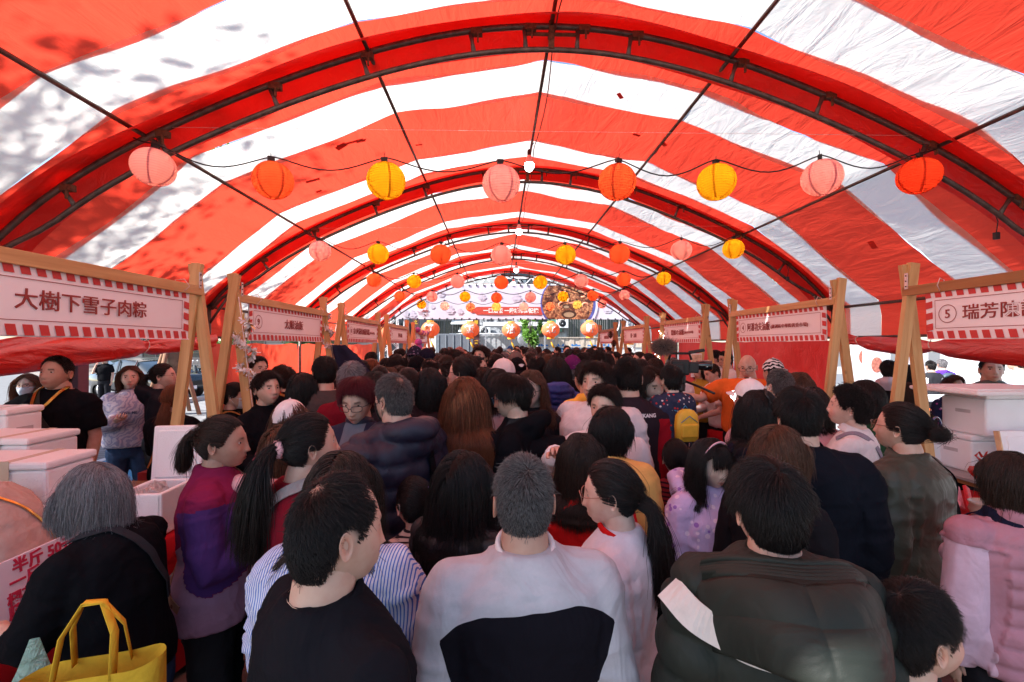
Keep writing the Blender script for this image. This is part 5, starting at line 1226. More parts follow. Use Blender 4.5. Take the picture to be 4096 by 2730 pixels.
def head_geo(fem, kid, lod, bald, nose):
 key = (fem, kid, lod, bald, nose)
 if key in HEADS: return HEADS[key]
 nu, nv = ((96, 74), (60, 46), (34, 26))[lod]
 t = np.linspace(0, 2 * math.pi, nu, endpoint=False); a = t - .5 * np.sin(t)
 e_ = np.linspace(-1, 1, nv); e_ = (e_ + .12 * np.sin(e_ * math.pi)) * math.pi / 2
 e_[0] = -math.pi / 2; e_[-1] = math.pi / 2
 A, E_ = np.meshgrid(a, e_); A = A.ravel(); E_ = E_.ravel()
 D = np.stack([np.cos(E_) * np.sin(A), np.cos(E_) * np.cos(A), np.sin(E_)], 1)
 B = head_base(D); P = head_feat(B, D, fem, kid, nose)
 az = np.degrees(np.abs(np.arctan2(D[:, 0], D[:, 1]))); el_ = np.degrees(E_)
 col = np.ones((len(P), 3)); X, Y, Z = P.T; AX = np.abs(X); fr = sm(D[:, 1] * 2)
 def tint(m, c):
  nonlocal col
  m = np.clip(m, 0, 1)[:, None]; col = col * (1 - m) + col * np.array(c) * m
 tint(fr * np.clip(1.6 * (G_(Z, -.0555, .0038) + G_(Z, -.0660, .0045)) * G_(X, 0, .018), 0, 1), (.82, .42, .42) if fem else (.78, .52, .5))
 tint(fr * G_(X, 0, .021) * G_(Z, -.0608, .0016), (.35, .2, .2))
 tint(fr * 1.5 * sm((.017 - np.abs(AX - .031)) / .006) * G_(Z, .0292 - .0026 * ((AX - .028) / .016) ** 2, .0028 + (0 if fem else .0012)) * .75, (.16, .12, .11))
 tint(fr * .5 * G_(AX, .008, .004) * G_(Z, -.036, .003), (.3, .2, .2))
 tint(fr * .35 * G_(AX, .045, .018) * G_(Z, -.02, .018), (1.0, .80, .78))
 tint(fr * .30 * G_(AX, .031, .014) * G_(Z, .0, .008), (.8, .7, .7))
 sc_ = sm((el_ - min_el(az)) / 12 - .05)
 if bald == 1: sc_ = sc_ * (1 - .8 * sm((el_ - 50) / 14) * (az < 200))
 if bald == 2: sc_ = sc_ * (1 - .97 * sm((el_ - 28) / 14) * sm((84 - az) / 18)) * (1 - .8 * np.exp(-((np.degrees(np.arccos(np.clip(D @ np.array([0.05, -.62, .78]), -1, 1)))) / 14) ** 2))
 if bald == 3: sc_ = sc_ * 0
 if bald == 4: sc_ = sc_ * (1 - .75 * np.exp(-((np.degrees(np.arccos(np.clip(D @ np.array([0., -.5, .86]), -1, 1)))) / 20) ** 2))
 tint(sc_, (.10, .09, .10))
 Fc = [(i * nu + j, i * nu + (j + 1) % nu, (i + 1) * nu + (j + 1) % nu, (i + 1) * nu + j) for i in range(nv - 1) for j in range(nu)]
 mb = MB(); mb.add(P, Fc, 0, True); cols = [col]
 # ears
 er = 10 if lod < 2 else 6; et = 22 if lod < 2 else 10
 for s_ in (-1, 1):
  g = np.zeros((er, et, 3)); cc = np.ones((er, et, 3))
  for i, r_ in enumerate(np.linspace(0.05, 1.35, er)):
   for j in range(et):
    q = 2 * math.pi * j / et; rr = min(r_, 2 - r_ if r_ > 1 else 1) if r_ <= 1 else 2 - r_
    wv = .017 * rr ** 1.5 + .003 * math.exp(-((rr - .55) / .16) ** 2) if r_ <= 1 else .012 - (r_ - 1) * .03
    lob = 1 - .22 * (math.sin(q) < 0) * abs(math.sin(q))
    g[i, j] = (s_ * (.0705 + wv), -.012 + math.cos(q) * .0165 * rr * lob - wv * .35 - .003 * math.sin(q), -.012 + math.sin(q) * .031 * rr)
    cc[i, j] = (1, .80, .76) if .2 < rr < .5 else (1, .9, .88)
  if s_ > 0: g = g[:, ::-1]
  mb.grid(g, closed=True); cols.append(cc.reshape(-1, 3))
 # eyelids and position of the eyes
 i_ = np.argmin((np.abs(P[:, 0] - .031)) ** 2 + (P[:, 2] - .010) ** 2 + (P[:, 1] < 0) * 9); ys = P[i_, 1]
 er_ = .0118; ec = []
 for s_ in (-1, 1):
  c = np.array([s_ * .031, ys - er_ + .0038, .010]); ec.append(c)
  for up in (1, -1):
   el2 = np.radians(np.linspace(18 if up > 0 else -24, 75 * up, 5)); aa = np.radians(np.linspace(-78, 78, 12))
   g = np.zeros((5, 12, 3)); cc = np.ones((5, 12, 3))
   for i, ee in enumerate(el2):
    for j, q in enumerate(aa):
     e3 = ee * (1 - .45 * (q / 1.36) ** 2) if i < 2 else ee
     r_ = er_ * (1.06 + .05 * i / 4)
     g[i, j] = c + r_ * np.array([math.cos(e3) * math.sin(q), math.cos(e3) * math.cos(q), math.sin(e3)])
     if i == 0 and up > 0: cc[i, j] = (.22, .16, .15)
   if up > 0: g = g[:, ::-1]
   mb.grid(g); cols.append(cc.reshape(-1, 3))
 HEADS[key] = (np.concatenate(mb.v), mb.f, np.concatenate(cols), ec, er_)
 return HEADS[key]
def eye_geo(c, r_, mb, look=(0, 0)):
 nu, nv = 14, 10
 for i0 in range(1):
  G = np.zeros((nv + 1, nu, 3)); R0 = Euler((look[1], 0, -look[0])).to_matrix()
  for i in range(nv + 1):
   t = math.pi * (i / nv) ** 1.3
   for j in range(nu):
    a = 2 * math.pi * j / nu; v = R0 @ Vector((math.sin(t) * math.cos(a), math.cos(t), math.sin(t) * math.sin(a)))
    G[i, j] = np.array(c) + np.array(v) * r_
  n0 = len(mb.f); mb.grid(G, 0, True, True)
  for k in range(n0, len(mb.f)):
   ring = (k - n0) // nu if (k - n0) < nv * (nu - 1) else None
   idx = mb.f[k][0] - (mb.n - (nv + 1) * nu)
   if math.pi * ((idx // nu + .5) / nv) ** 1.3 < .56: mb.mi[k] = 1
def hand_geo(side, curl, spread=1., point=False):
 """wrist at origin, fingers along +Z, palm towards -Y (side: +1 right hand, thumb on -X)"""
 mb = MB(); s_ = side
 rg = [(0, .026, .018), (.02, .030, .017), (.05, .039, .016), (.08, .041, .014), (.092, .036, .011)]
 G = [[(w_ * math.cos(t), d * math.sin(t), z) for t in np.linspace(0, 2 * math.pi, 12, endpoint=False)] for z, w_, d in rg]
 mb.grid(G, closed=True); mb.add(G[-1], [tuple(range(12))], 0, True)
 for k, (x, L_, z0) in enumerate(((-.028, .070, .082), (-.0095, .078, .088), (.009, .072, .086), (.026, .056, .078))):
  c_ = curl * (1 + .12 * k) * (.12 if (point and k == 0) else (1.5 if point else 1)); a = 0; p = Vector((x * s_, 0, z0 - .012)); pts = [p.copy()]
  sx = x * .25 * s_ * spread
  for seg, q in ((.46, .55), (.30, 1.0), (.24, .8)):
   a += c_ * q; p = p + Vector((sx * seg, -math.sin(a) * L_ * seg, math.cos(a) * L_ * seg)); pts.append(p.copy())
  mb.tube(pts, [.0095, .0088, .0078, .0055], 7)
  mb.ball(pts[-1], .0056, 7, 5)
 p0 = Vector((-.024 * s_, -.004, .022)); p1 = p0 + Vector((-.026 * s_, -.014, .028)); p2 = p1 + Vector((-.006 * s_, -.014 * (1 + curl), .026)); p3 = p2 + Vector((.004 * s_, -.008, .018))
 mb.tube([p0, p1, p2, p3], [.014, .0115, .0095, .006], 7); mb.ball(p3, .006, 7, 5)
 return np.concatenate(mb.v), mb.f
_handc = {}
def hand(side, curl, spread=1., point=False):
 k = (side, curl, spread, point)
 if k not in _handc: _handc[k] = hand_geo(*k)
 return _handc[k]
TORSO = {'m': [(.80, .150, .105, -.01), (.95, .155, .108, -.01), (1.08, .148, .105, 0), (1.20, .158, .113, .005), (1.30, .170, .114, 0), (1.36, .150, .094, -.012), (1.41, .100, .076, -.02), (1.46, .060, .060, -.024)],
         'f': [(.80, .155, .108, -.01), (.95, .158, .108, -.01), (1.07, .125, .092, 0), (1.19, .142, .115, .012), (1.29, .158, .108, .004), (1.345, .138, .088, -.012), (1.40, .086, .068, -.02), (1.45, .052, .052, -.024)]}
def evalmods(me, mods):
 o = bpy.data.objects.new('tmp_build', me); COL.objects.link(o)
 for t, kw in mods:
  md = o.modifiers.new('m', t)
  for k, v in kw.items(): setattr(md, k, v)
 dg = bpy.context.evaluated_depsgraph_get(); r_ = bpy.data.meshes.new_from_object(o.evaluated_get(dg))
 bpy.data.objects.remove(o); bpy.data.meshes.remove(me); return r_
def co_of(me):
 a = np.empty(len(me.vertices) * 3); me.vertices.foreach_get('co', a); return a.reshape(-1, 3)
def no_of(me):
 a = np.empty(len(me.vertices) * 3, np.float32); me.vertex_normals.foreach_get('vector', a); return a.reshape(-1, 3).astype(float)
class Pose:
 """bent spine, head matrix and arm joints in the figure's own space (metres for a 1.70 m figure, facing +Y)"""
 def __init__(s, sex, lean, side, hyaw, hpitch, hroll, arms, hk, wide=1.):
  s.sex = sex; s.lean = lean; s.wide = wide; z0, z1 = .92, 1.38
  zs = np.linspace(0, 1.5, 61); th = lean * np.clip((zs - z0) / (z1 - z0), 0, 1); ts = side * np.clip((zs - z0) / (z1 - z0), 0, 1)
  dz = zs[1] - zs[0]; Yc = np.concatenate([[0], np.cumsum(np.sin(th[:-1]) * dz)]); Zc = np.concatenate([[0], np.cumsum(np.cos(th[:-1]) * dz)]); Xc = np.concatenate([[0], np.cumsum(np.sin(ts[:-1]) * dz)])
  s.zs, s.X, s.Y, s.Z, s.th = zs, Xc, Yc, Zc, th
  s.sw = (.168 if sex == 'm' else .146) * wide
  s.sh = [s.pt((sd * s.sw, -.012, 1.345)) for sd in (-1, 1)]
  s.nb = s.pt((0, -.024, 1.425))
  M = Matrix.Rotation(-lean * .55, 4, 'X')   # the neck partly keeps the head up
  Hr = Matrix.Rotation(-hyaw, 4, 'Z') @ Matrix.Rotation(-hpitch, 4, 'X') @ Matrix.Rotation(hroll, 4, 'Y')
  s.HR = (M @ Hr).to_3x3(); s.hk = hk
  up = (M.to_3x3() @ Vector((0, .02, .094 + .05 * hk)))
  s.hc = Vector(s.nb) + up + s.HR @ Vector((0, .012, 0)) ; s.hc.z += 0.0
  s.arms = []
  for i, sd in enumerate((-1, 1)):
   sh = Vector(s.sh[i]); a = arms[i] if isinstance(arms, (list, tuple)) else arms
   el, wr, pn, cu = ARMS[a] if isinstance(a, str) else a
   E1 = sh + Vector((sd * el[0], el[1], el[2])); W1 = sh + Vector((sd * wr[0], wr[1], wr[2]))
   s.arms.append((sh, E1, W1, Vector((sd * pn[0], pn[1], pn[2])), cu))
 def pt(s, p):
  x, y, z = p; th = float(np.interp(z, s.zs, s.th)); return (x + float(np.interp(z, s.zs, s.X)), float(np.interp(z, s.zs, s.Y)) + y * math.cos(th), float(np.interp(z, s.zs, s.Z)) - y * math.sin(th))
# shoulder-relative elbow, wrist, palm normal, curl  (x is outwards)
ARMS = {'down': ((.045, -.02, -.27), (.045, .03, -.51), (-1, .1, 0), .35), 'back': ((.06, -.10, -.25), (.02, -.06, -.47), (-1, .1, 0), .35),
  'phone': ((.04, .03, -.27), (-.07, .24, -.19), (-.3, -.2, 1), .7), 'hold': ((.05, .02, -.27), (-.06, .22, -.26), (-.4, 0, .9), .8), 'hip': ((.15, -.06, -.24), (.0, .10, -.36), (-1, -.2, 0), .7),
  'reach': ((.05, .20, -.20), (.0, .42, -.28), (0, 0, -1), .3), 'reachlow': ((.04, .16, -.24), (-.02, .34, -.40), (0, 0, -1), .3), 'side': ((.22, .08, -.10), (.44, .16, -.06), (0, 0, -1), .3),
  'face': ((.02, .20, -.20), (-.06, .16, .05), (-.6, -.7, 0), .8), 'ear': ((.06, .16, -.22), (.0, .12, .02), (-.9, -.2, 0), .9), 'table': ((.05, .10, -.25), (-.02, .32, -.33), (0, 0, -1), .45), 'shoulder': ((.08, .22, -.12), (-.06, .42, .02), (0, 0, -1), .5),
  'point': ((.05, .14, -.24), (.0, .36, -.34), (-.3, 0, -1), .5), 'pocket': ((.08, -.03, -.26), (.02, .09, -.46), (-1, .1, 0), .6)}
def torso_rings(ps, g, hem, top=9, drop=0):
 G = []; T_ = TORSO[ps.sex]; tz = [r[0] for r in T_]; out = [z for z in np.linspace(hem, 1.36, 9)] + [1.385, 1.415, 1.45]
 for z in out:
  w_, d, yc = (float(np.interp(z, tz, [r[k] for r in T_])) for k in (1, 2, 3)); w_ *= ps.wide; d *= (ps.wide + 1) / 2 if ps.wide < 1.05 else ps.wide
  gg = g * (1 if z < 1.36 else max(.25, 1 - (z - 1.36) * 8)); ring = []
  for t in np.linspace(0, 2 * math.pi, 22, endpoint=False):
   cx, sx = math.cos(t), math.sin(t)
   ring.append(ps.pt(((w_ + gg) * math.copysign(abs(cx) ** .85, cx), yc + (d + gg) * math.copysign(abs(sx) ** .9, sx), z)))
  G.append(ring)
 return G
def orient(v, z): # matrix with Z along v and -Y roughly along z
 d = v.normalized(); y = (-z); y = (y - d * y.dot(d)); y = y.normalized() if y.length > 1e-4 else d.orthogonal().normalized(); x = y.cross(d)
 return np.array(Matrix((x, y, d)).transposed())
_cache = {}
def body_mesh(ps, fem, kid, lod, bald, nose, sleeve, legs=True, key=None, hand_kw=({}, {}), bare=False):
 V, Fc, C, ec, er = head_geo(fem, kid, lod, bald, nose)
 HR = np.array(ps.HR); hc = np.array(ps.hc)
 mb = MB(); cols = []
 mb.add((V * ps.hk) @ HR.T + hc, Fc, 0, True); cols.append(C)
 # neck
 a = Vector(hc) + ps.HR @ Vector((0, -.010, -.028)) * ps.hk; b = Vector(ps.nb); n_ = 18; G = []
 nr = (.058 if not fem else .049) * (1 + ps.hk) / 2 * (1 + (ps.wide - 1) * .8); bb = b + Vector((0, -.005, -.06));
 for i, t in enumerate(np.linspace(0, 1, 8)):
  c = a.lerp(b, min(1, t * 1.3)) if t < .77 else b.lerp(bb, (t - .77) / .23); r_ = nr * (.80 + .22 * min(1, t / .4) + .10 * max(0, t - .5) + (.25 * max(0, t - .7) / .3))
  G.append([(c.x + r_ * math.cos(q), c.y + r_ * 1.03 * math.sin(q), c.z) for q in np.linspace(0, 2 * math.pi, n_, endpoint=False)])
 mb.grid(G, closed=True); cols.append(np.ones((8 * n_, 3)))
 G = torso_rings(ps, -.012, .80); mb.grid(G, closed=True); cols.append(np.ones((len(G) * 22, 3)))
 # arms and hands
 for i, (sh, E1, W1, pn, cu) in enumerate(ps.arms):
  k = 1 if not fem else .86; k *= (1 + ps.wide) / 2
  P_ = [sh, sh.lerp(E1, .35), sh.lerp(E1, .75), E1, E1.lerp(W1, .3), E1.lerp(W1, .7), W1, W1 + (W1 - E1).normalized() * .012]
  mb.tube(P_, [.048 * k, .046 * k, .040 * k, .038 * k, .039 * k, .031 * k, .026 * k, .024 * k], 12); cols.append(np.ones((8 * 12, 3)))
  hv, hf = hand(1 if i else -1, cu, **hand_kw[i]); M = orient(W1 - E1, pn); mb.add(hv @ M.T * (.92 if fem else 1) + np.array(W1), hf, 0, True); cols.append(np.ones((len(hv), 3)) * np.array([1, .9, .88]))
 if legs:
  for sd in (-1, 1):
   mb.tube([(sd * .085, -.01, .86), (sd * .095, .0, .50), (sd * .10, -.01, .09)], [.075, .052, .036], 10); cols.append(np.ones((30, 3)))
 me = mb.mesh('body'); c = np.concatenate(cols); c = np.concatenate([c, np.ones((len(c), 1))], 1).astype(np.float32)
 at_ = me.attributes.new('Col', 'FLOAT_COLOR', 'POINT'); at_.data.foreach_set('color', c.ravel())
 eme = []
 for cc in ec:
  em = MB(); eye_geo(tuple(cc), er, em); em.v = [(v * ps.hk) @ HR.T + hc for v in em.v]; eme.append(em.mesh('eye'))
 return me, eme
def top_mesh(ps, g=.022, hem=.86, sleeve='long', puff=0, vox=.014, seed=0, fold=1., hood=False, mfun=None, m2fun=None, stand=0, flare=0, puffarm=True):
 mb = MB(); G = torso_rings(ps, g, hem)
 if flare:
  for k in range(4):
   c = np.mean(np.array(G[k]), 0); G[k] = [tuple(c + (np.array(p) - c) * (1 + flare * (1 - k / 4))) for p in G[k]]
 mb.grid(G, closed=True); mb.add(G[0], [tuple(range(22))[::-1]]); mb.add(G[-1], [tuple(range(22))])
 k = (1 if ps.sex == 'm' else .88) * (1 + ps.wide) / 2
 if sleeve != 'none':
  for (sh, E1, W1, pn, cu) in ps.arms:
   if sleeve == 'long':
    P_ = [sh + Vector((0, 0, .0)), sh.lerp(E1, .35), sh.lerp(E1, .75), E1, E1.lerp(W1, .35), E1.lerp(W1, .75), E1.lerp(W1, .97)]; rr = [.054, .051, .047, .045, .043, .037, .033]
   elif sleeve == 'rolled': P_ = [sh, sh.lerp(E1, .35), sh.lerp(E1, .75), E1, E1.lerp(W1, .3)]; rr = [.054, .052, .049, .047, .046]
   else: P_ = [sh, sh.lerp(E1, .35), sh.lerp(E1, .78)]; rr = [.052, .051, .052]
   mb.tube(P_, [r_ * k + g * .8 for r_ in rr], 14); mb.ball(sh, .050 * k + g * .7, 14, 10)
   sd_ = -1 if sh.x < ps.pt((0, 0, 1.36))[0] else 1; mb.tube([ps.pt((sd_ * .02, -.022, 1.41)), ps.pt((sd_ * .10, -.018, 1.372)), sh], [.045, .048 * k + g * .4, .050 * k + g * .65], 12)
 if stand:
  b = Vector(ps.nb); u = Vector((0, .10, 1)).normalized(); mb.tube([b - u * .02, b + u * stand], [.074 + g * .3, .068 + g * .25], 18)
 if hood:
  b = Vector(ps.nb) + Vector((0, -.075 - g, -.035)); mb.ball(b, .1, 16, 12, sc=(1.12, .62, .85)); mb.tube([b + Vector((sx * .115, y_, z_)) for sx, y_, z_ in ((-1, .12, -.01), (-.8, .04, .03), (-.4, -.03, .05), (0, -.05, .05), (.4, -.03, .05), (.8, .04, .03), (1, .12, -.01))], [.03, .042, .05, .052, .05, .042, .03], 12)
 me = evalmods(mb.mesh('top'), [('REMESH', dict(mode='VOXEL', voxel_size=vox)), ('SMOOTH', dict(iterations=4, factor=.5))])
 P = co_of(me); Nn = no_of(me)
 # coordinate running down the torso and along each sleeve
 q = P[:, 2].copy(); isarm = np.zeros(len(P), bool); best = np.full(len(P), .075 + g)
 for (sh, E1, W1, pn, cu) in ps.arms:
  L0 = 0
  for a, b in ((sh, E1), (E1, W1)):
   a_ = np.array(a); d = np.array(b) - a_; L_ = np.linalg.norm(d); d /= L_; t = np.clip((P - a_) @ d, 0, L_); dist = np.linalg.norm(P - a_ - t[:, None] * d, axis=1)
   mk = (dist < best) & (t > .02 if L0 == 0 else True); best = np.where(mk, dist, best); q = np.where(mk, sh.z - (L0 + t), q); isarm |= mk; L0 += L_
 if puff:
  q2 = q + vn(P * 6, seed) * .006; h = np.abs(np.sin(math.pi * q2 / puff)) ** .55 * min(.02, puff * .26)
  h += .006 * vn(P * np.array([30, 30, 14]), seed + 3) * (h > .004)
  if not puffarm: h = np.where(isarm, (1 - np.abs(vn(P * 9, seed))) ** 3 * .008, h)
 else:
  Q = P + np.stack([vn(P * 4 + 9, seed), vn(P * 4 + 19, seed), vn(P * 4 + 29, seed)], 1) * .12
  n1 = vn(Q * np.array([5.5, 4.5, 4.0]) + seed, seed); n2 = vn(Q * np.array([10, 9, 13]) + seed * 2, seed + 1)
  h = (1 - np.abs(n1)) ** 4 * .010 + (1 - np.abs(n2)) ** 5 * .005 * (vn(P * 3, seed + 7) > -.2) - .003
  n3 = vn(np.stack([q * 19, P[:, 1] * 7, P[:, 0] * 7], 1), seed + 2); h = h + isarm * (1 - np.abs(n3)) ** 3 * .007 * fold
  h *= fold
 P = P + Nn * h[:, None]
 me.vertices.foreach_set('co', P.ravel()); me.polygons.foreach_set('use_smooth', [True] * len(me.polygons)); me.update()
 sp = np.stack([P[:, 0], P[:, 1], q], 1).astype(np.float32); a = me.attributes.new('sp', 'FLOAT_VECTOR', 'POINT'); a.data.foreach_set('vector', sp.ravel())
 for nm, f in (('m', mfun), ('m2', m2fun)):
  if f: a = me.attributes.new(nm, 'FLOAT', 'POINT'); a.data.foreach_set('value', f(P, q, isarm).astype(np.float32))
 return me
def trousers_mesh(vox=.02, wide=1., skirt=False):
 mb = MB(); G = [[(w_ * wide * math.cos(t), -.01 + d * math.sin(t), z) for t in np.linspace(0, 2 * math.pi, 18, endpoint=False)] for z, w_, d in ((.74, .16, .11), (.85, .168, .125), (.97, .152, .112))]
 mb.grid(G, closed=True); mb.add(G[0], [tuple(range(18))[::-1]]); mb.add(G[-1], [tuple(range(18))])
 for sd in (-1, 1): mb.tube([(sd * .085 * wide, -.01, .82), (sd * .095 * wide, 0, .5), (sd * .105 * wide, -.012, .07)], [.098 * wide, .078, .062], 14)
 me = evalmods(mb.mesh('trousers'), [('REMESH', dict(mode='VOXEL', voxel_size=vox)), ('SMOOTH', dict(iterations=2, factor=.5))])
 P = co_of(me); Nn = no_of(me); n1 = vn(P * np.array([8, 8, 10]), 5); P += Nn * ((1 - np.abs(n1)) ** 3 * .009)[:, None]
 me.vertices.foreach_set('co', P.ravel()); me.polygons.foreach_set('use_smooth', [True] * len(me.polygons)); me.update(); return me
def shoe_mesh():
 mb = MB(); G = []
 for y, w_, z in ((-.10, .02, .05), (-.09, .034, .075), (-.04, .038, .09), (.02, .042, .075), (.09, .047, .055), (.15, .038, .045), (.175, .015, .03)):
  G.append([(w_ * math.cos(t), y, max(.0, z / 2 + z / 2 * math.sin(t))) for t in np.linspace(0, 2 * math.pi, 12, endpoint=False)])
 mb.grid(G, closed=True); mb.add(G[0], [tuple(range(12))[::-1]]); mb.add(G[-1], [tuple(range(12))]); mb.box((0, .035, .01), (.09, .25, .02), bev=.008); return mb.mesh('shoe')
TROU = {}
SHOE = shoe_mesh()
def frame_ring(ps, r_, h_, tilt, th=.008, closed=True, z=0, gap=0):
 pass
# ---------------------------------------------------- hair as real strands
def sph(n, rs):
 v = rs.normal(0, 1, (n, 3)); return v / np.linalg.norm(v, axis=1)[:, None]
ELL = np.array([HA + .002, HB + .001, HC_ + .001])
def skull(D, off): # head-frame surface with an offset
 P = head_base(D); n = D / ELL; n /= np.linalg.norm(n, axis=1)[:, None]; return P + n * off[:, None], n
def strands(ps, style, n, seed, length=.4, bald=0, bangs=0, vol=.012, part=0., tie=None, kid=0):
 """returns list of (k, 3) arrays stacked as (n, k, 3) groups in figure space"""
 rs = np.random.RandomState(seed); D = sph(n * 3, rs)
 az = np.degrees(np.abs(np.arctan2(D[:, 0], D[:, 1]))); el_ = np.degrees(np.arcsin(D[:, 2]))
 keep = el_ > min_el(az) + rs.normal(0, 1.5, len(D)) - (5 if style in ('long', 'bob') else 0) * (az > 100)
 keep &= ~((np.abs(D[:, 2] + .1) < .28) & (np.abs(az - 96) < 11) & (style not in ('long', 'bob')))
 if bald == 1: keep &= (rs.rand(len(D)) > .75 * sm((el_ - 50) / 14))
 if bald == 2: keep &= rs.rand(len(D)) > .97 * sm((el_ - 30) / 12) * sm((80 - az) / 16)
 wd = np.degrees(np.arccos(np.clip(D @ np.array([0.05, -.62, .78]), -1, 1)))
 if bald in (2,): keep &= rs.rand(len(D)) > .86 * np.exp(-(wd / 17) ** 2)
 if bald == 4: keep &= rs.rand(len(D)) > .85 * np.exp(-(np.degrees(np.arccos(np.clip(D @ np.array([0., -.5, .86]), -1, 1))) / 20) ** 2)
 if bald == 3: keep &= False
 D = D[keep][:n]; n = len(D)
 if n == 0: return []
 HR = np.array(ps.HR); hc = np.array(ps.hc); hk = ps.hk
 layer = rs.rand(n) ** .7; out = []
 toW = lambda P: (P * hk) @ HR.T + hc
 def toH(P): return ((P - hc) @ HR) / hk
 shy = np.array(ps.pt((0, -.012, 1.33)))
 def collide(W, rb=0.):
  # keep strands off the head, the neck and the shoulders
  H = toH(W); lo = H[:, 2] < 0; e_ = H / (ELL + .004 + rb[:, None]); r_ = np.linalg.norm(e_, axis=1); m_ = r_ < 1
  H = np.where(m_[:, None], H / np.maximum(r_, .2)[:, None], H); W = toW(H)
  q = W - shy; q2 = q / (np.array([ps.sw + .045, .125, .105]) + rb[:, None]); r_ = np.linalg.norm(q2, axis=1); m_ = r_ < 1
  W = np.where(m_[:, None], shy + q / np.maximum(r_, .3)[:, None], W)
  m_ = (W[:, 2] < shy[2]); q = W - shy; rr = np.sqrt((q[:, 0] / (ps.sw + .03)) ** 2 + (q[:, 1] / .145) ** 2); m2 = m_ & (rr < 1)
  W[:, :2] = np.where(m2[:, None], shy[:2] + q[:, :2] / np.maximum(rr, .3)[:, None], W[:, :2])
  return W
 nz = rs.normal(0, 1, (n, 3))
 if style in ('crop', 'short', 'fringe', 'perm', 'buzz'):
  Wd = np.array([.06, -.60, .80]); Wd /= np.linalg.norm(Wd); k = {'buzz': 3, 'crop': 4, 'short': 6, 'fringe': 8, 'perm': 8}[style]
  L_ = {'buzz': .008, 'crop': .022, 'short': .048, 'fringe': .085, 'perm': .06}[style] * (length / .4) * (.7 + .5 * rs.rand(n))
  L_ *= .25 + .75 * sm((el_[keep][:n] - min_el(az[keep][:n])) / 26) ** .7
  L_ *= np.where(el_[keep][:n] < 20, {'short': .55, 'fringe': .5, 'crop': .6}.get(style, 1), 1)
  thick = vol * layer * np.where(el_[keep][:n] > 15, 1, .5); P, nn = skull(D, .001 + thick * .55); pts = [P]
  Dc = D.copy(); lift = {'buzz': .8, 'crop': .42, 'short': .20, 'fringe': .10, 'perm': .35}[style]
  for i in range(k - 1):
   dt = (Dc * (Dc @ Wd)[:, None] - Wd); dt /= np.maximum(np.linalg.norm(dt, axis=1), .08)[:, None]
   sw = np.cross(Wd, Dc); g_ = np.array([0, 0, -1.0]) - Dc * (Dc @ np.array([0, 0, -1.0]))[:, None]
   side = np.array([1.0, .3, 0]) if part >= 0 else np.array([-1.0, .3, 0]); topm = (Dc[:, 2] > .5)[:, None] * (Dc[:, 1] > -.3)[:, None]
   d = dt + sw * .35 + g_ * .35 + topm * side * abs(part) * .9
   d /= np.linalg.norm(d, axis=1)[:, None]; li = lift * (1 - i / k)
   d = d * (1 - li) + nn * li + nz * (.10 if style != 'perm' else .2)
   if style == 'perm': d += np.stack([np.sin(i * 1.9 + nz[:, 0] * 6), np.cos(i * 1.9 + nz[:, 0] * 6), np.sin(i * 1.3 + nz[:, 1] * 6)], 1) * .85
   d /= np.linalg.norm(d, axis=1)[:, None]; P = P + d * (L_ / (k - 1))[:, None]
   e_ = P / (ELL + .003); r_ = np.linalg.norm(e_, axis=1); P = np.where((r_ < 1)[:, None], P / np.maximum(r_, .2)[:, None], P)
   if style == 'fringe': # hang off the brow rather than curl in
    pass
   pts.append(P); Dc = P / ELL; Dc /= np.linalg.norm(Dc, axis=1)[:, None]
  out.append(toW(np.stack(pts, 1).reshape(-1, 3)).reshape(n, k, 3))
 elif style in ('pony', 'bun', 'lowpony'):
  Tl = tie if tie is not None else {'pony': (0, -.86, .22), 'lowpony': (0, -.93, -.28), 'bun': (0, -.93, -.02)}[style]
  Tv = np.array(Tl, float); Tv /= np.linalg.norm(Tv); k = 9
  dot = np.clip(D @ Tv, -1, 1); om = np.arccos(dot); S_ = np.linspace(0, 1, k); pts = []
  # lift the path over the crown a little for the fringe-line roots
  for i, t in enumerate(S_):
   q = (np.sin((1 - t) * om) / np.maximum(np.sin(om), .02))[:, None] * D + (np.sin(t * om) / np.maximum(np.sin(om), .02))[:, None] * Tv
   q /= np.linalg.norm(q, axis=1)[:, None]
   off = .003 + vol * layer * (math.sin(math.pi * min(1, .25 + t * .75)) * .8 + .2) + .0012 * vn(np.stack([nz[:, 0] * 2, nz[:, 1] * 2, np.full(n, t * 3)], 1), seed)
   q = q + nz * .010 * math.sin(math.pi * t); q /= np.linalg.norm(q, axis=1)[:, None]
   pts.append(skull(q, off)[0])
  out.append(toW(np.stack(pts, 1).reshape(-1, 3)).reshape(n, k, 3))
  # flyaways
  T0 = skull(Tv[None], np.array([.010]))[0][0]; nb_ = Tv.copy(); m = n // 2 if style != 'bun' else n
  if style == 'bun':
   rb = .036; C = T0 + nb_ * rb * .7; k2 = 10; A = sph(m, rs); ax_ = np.cross(A, nb_ + rs.normal(0, .35, (m, 3))); ax_ /= np.linalg.norm(ax_, axis=1)[:, None]
   R_ = rb * (.78 + .28 * rs.rand(m)); B = np.cross(ax_, A); pts = []
   for t in np.linspace(0, 2.4, k2): pts.append(C + (A * math.cos(t) + B * math.sin(t)) * R_[:, None] * np.array([1.25, 1, .85]) * (1 + .04 * math.sin(t * 5)))
   out.append(toW(np.stack(pts, 1).reshape(-1, 3)).reshape(m, k2, 3))
  else:
   k2 = 14; L_ = length * (.7 + .35 * rs.rand(m)); rad = rs.rand(m) ** .5; an = rs.rand(m) * 6.283
   W = toW(T0[None]) + rs.normal(0, .008, (m, 3)); d = np.tile(HR @ (nb_ + np.array([0, 0, .15])), (m, 1)); pts = [W]; side = np.array([math.copysign(.25, part or 1) * (1 if part else 0), 0, 0])
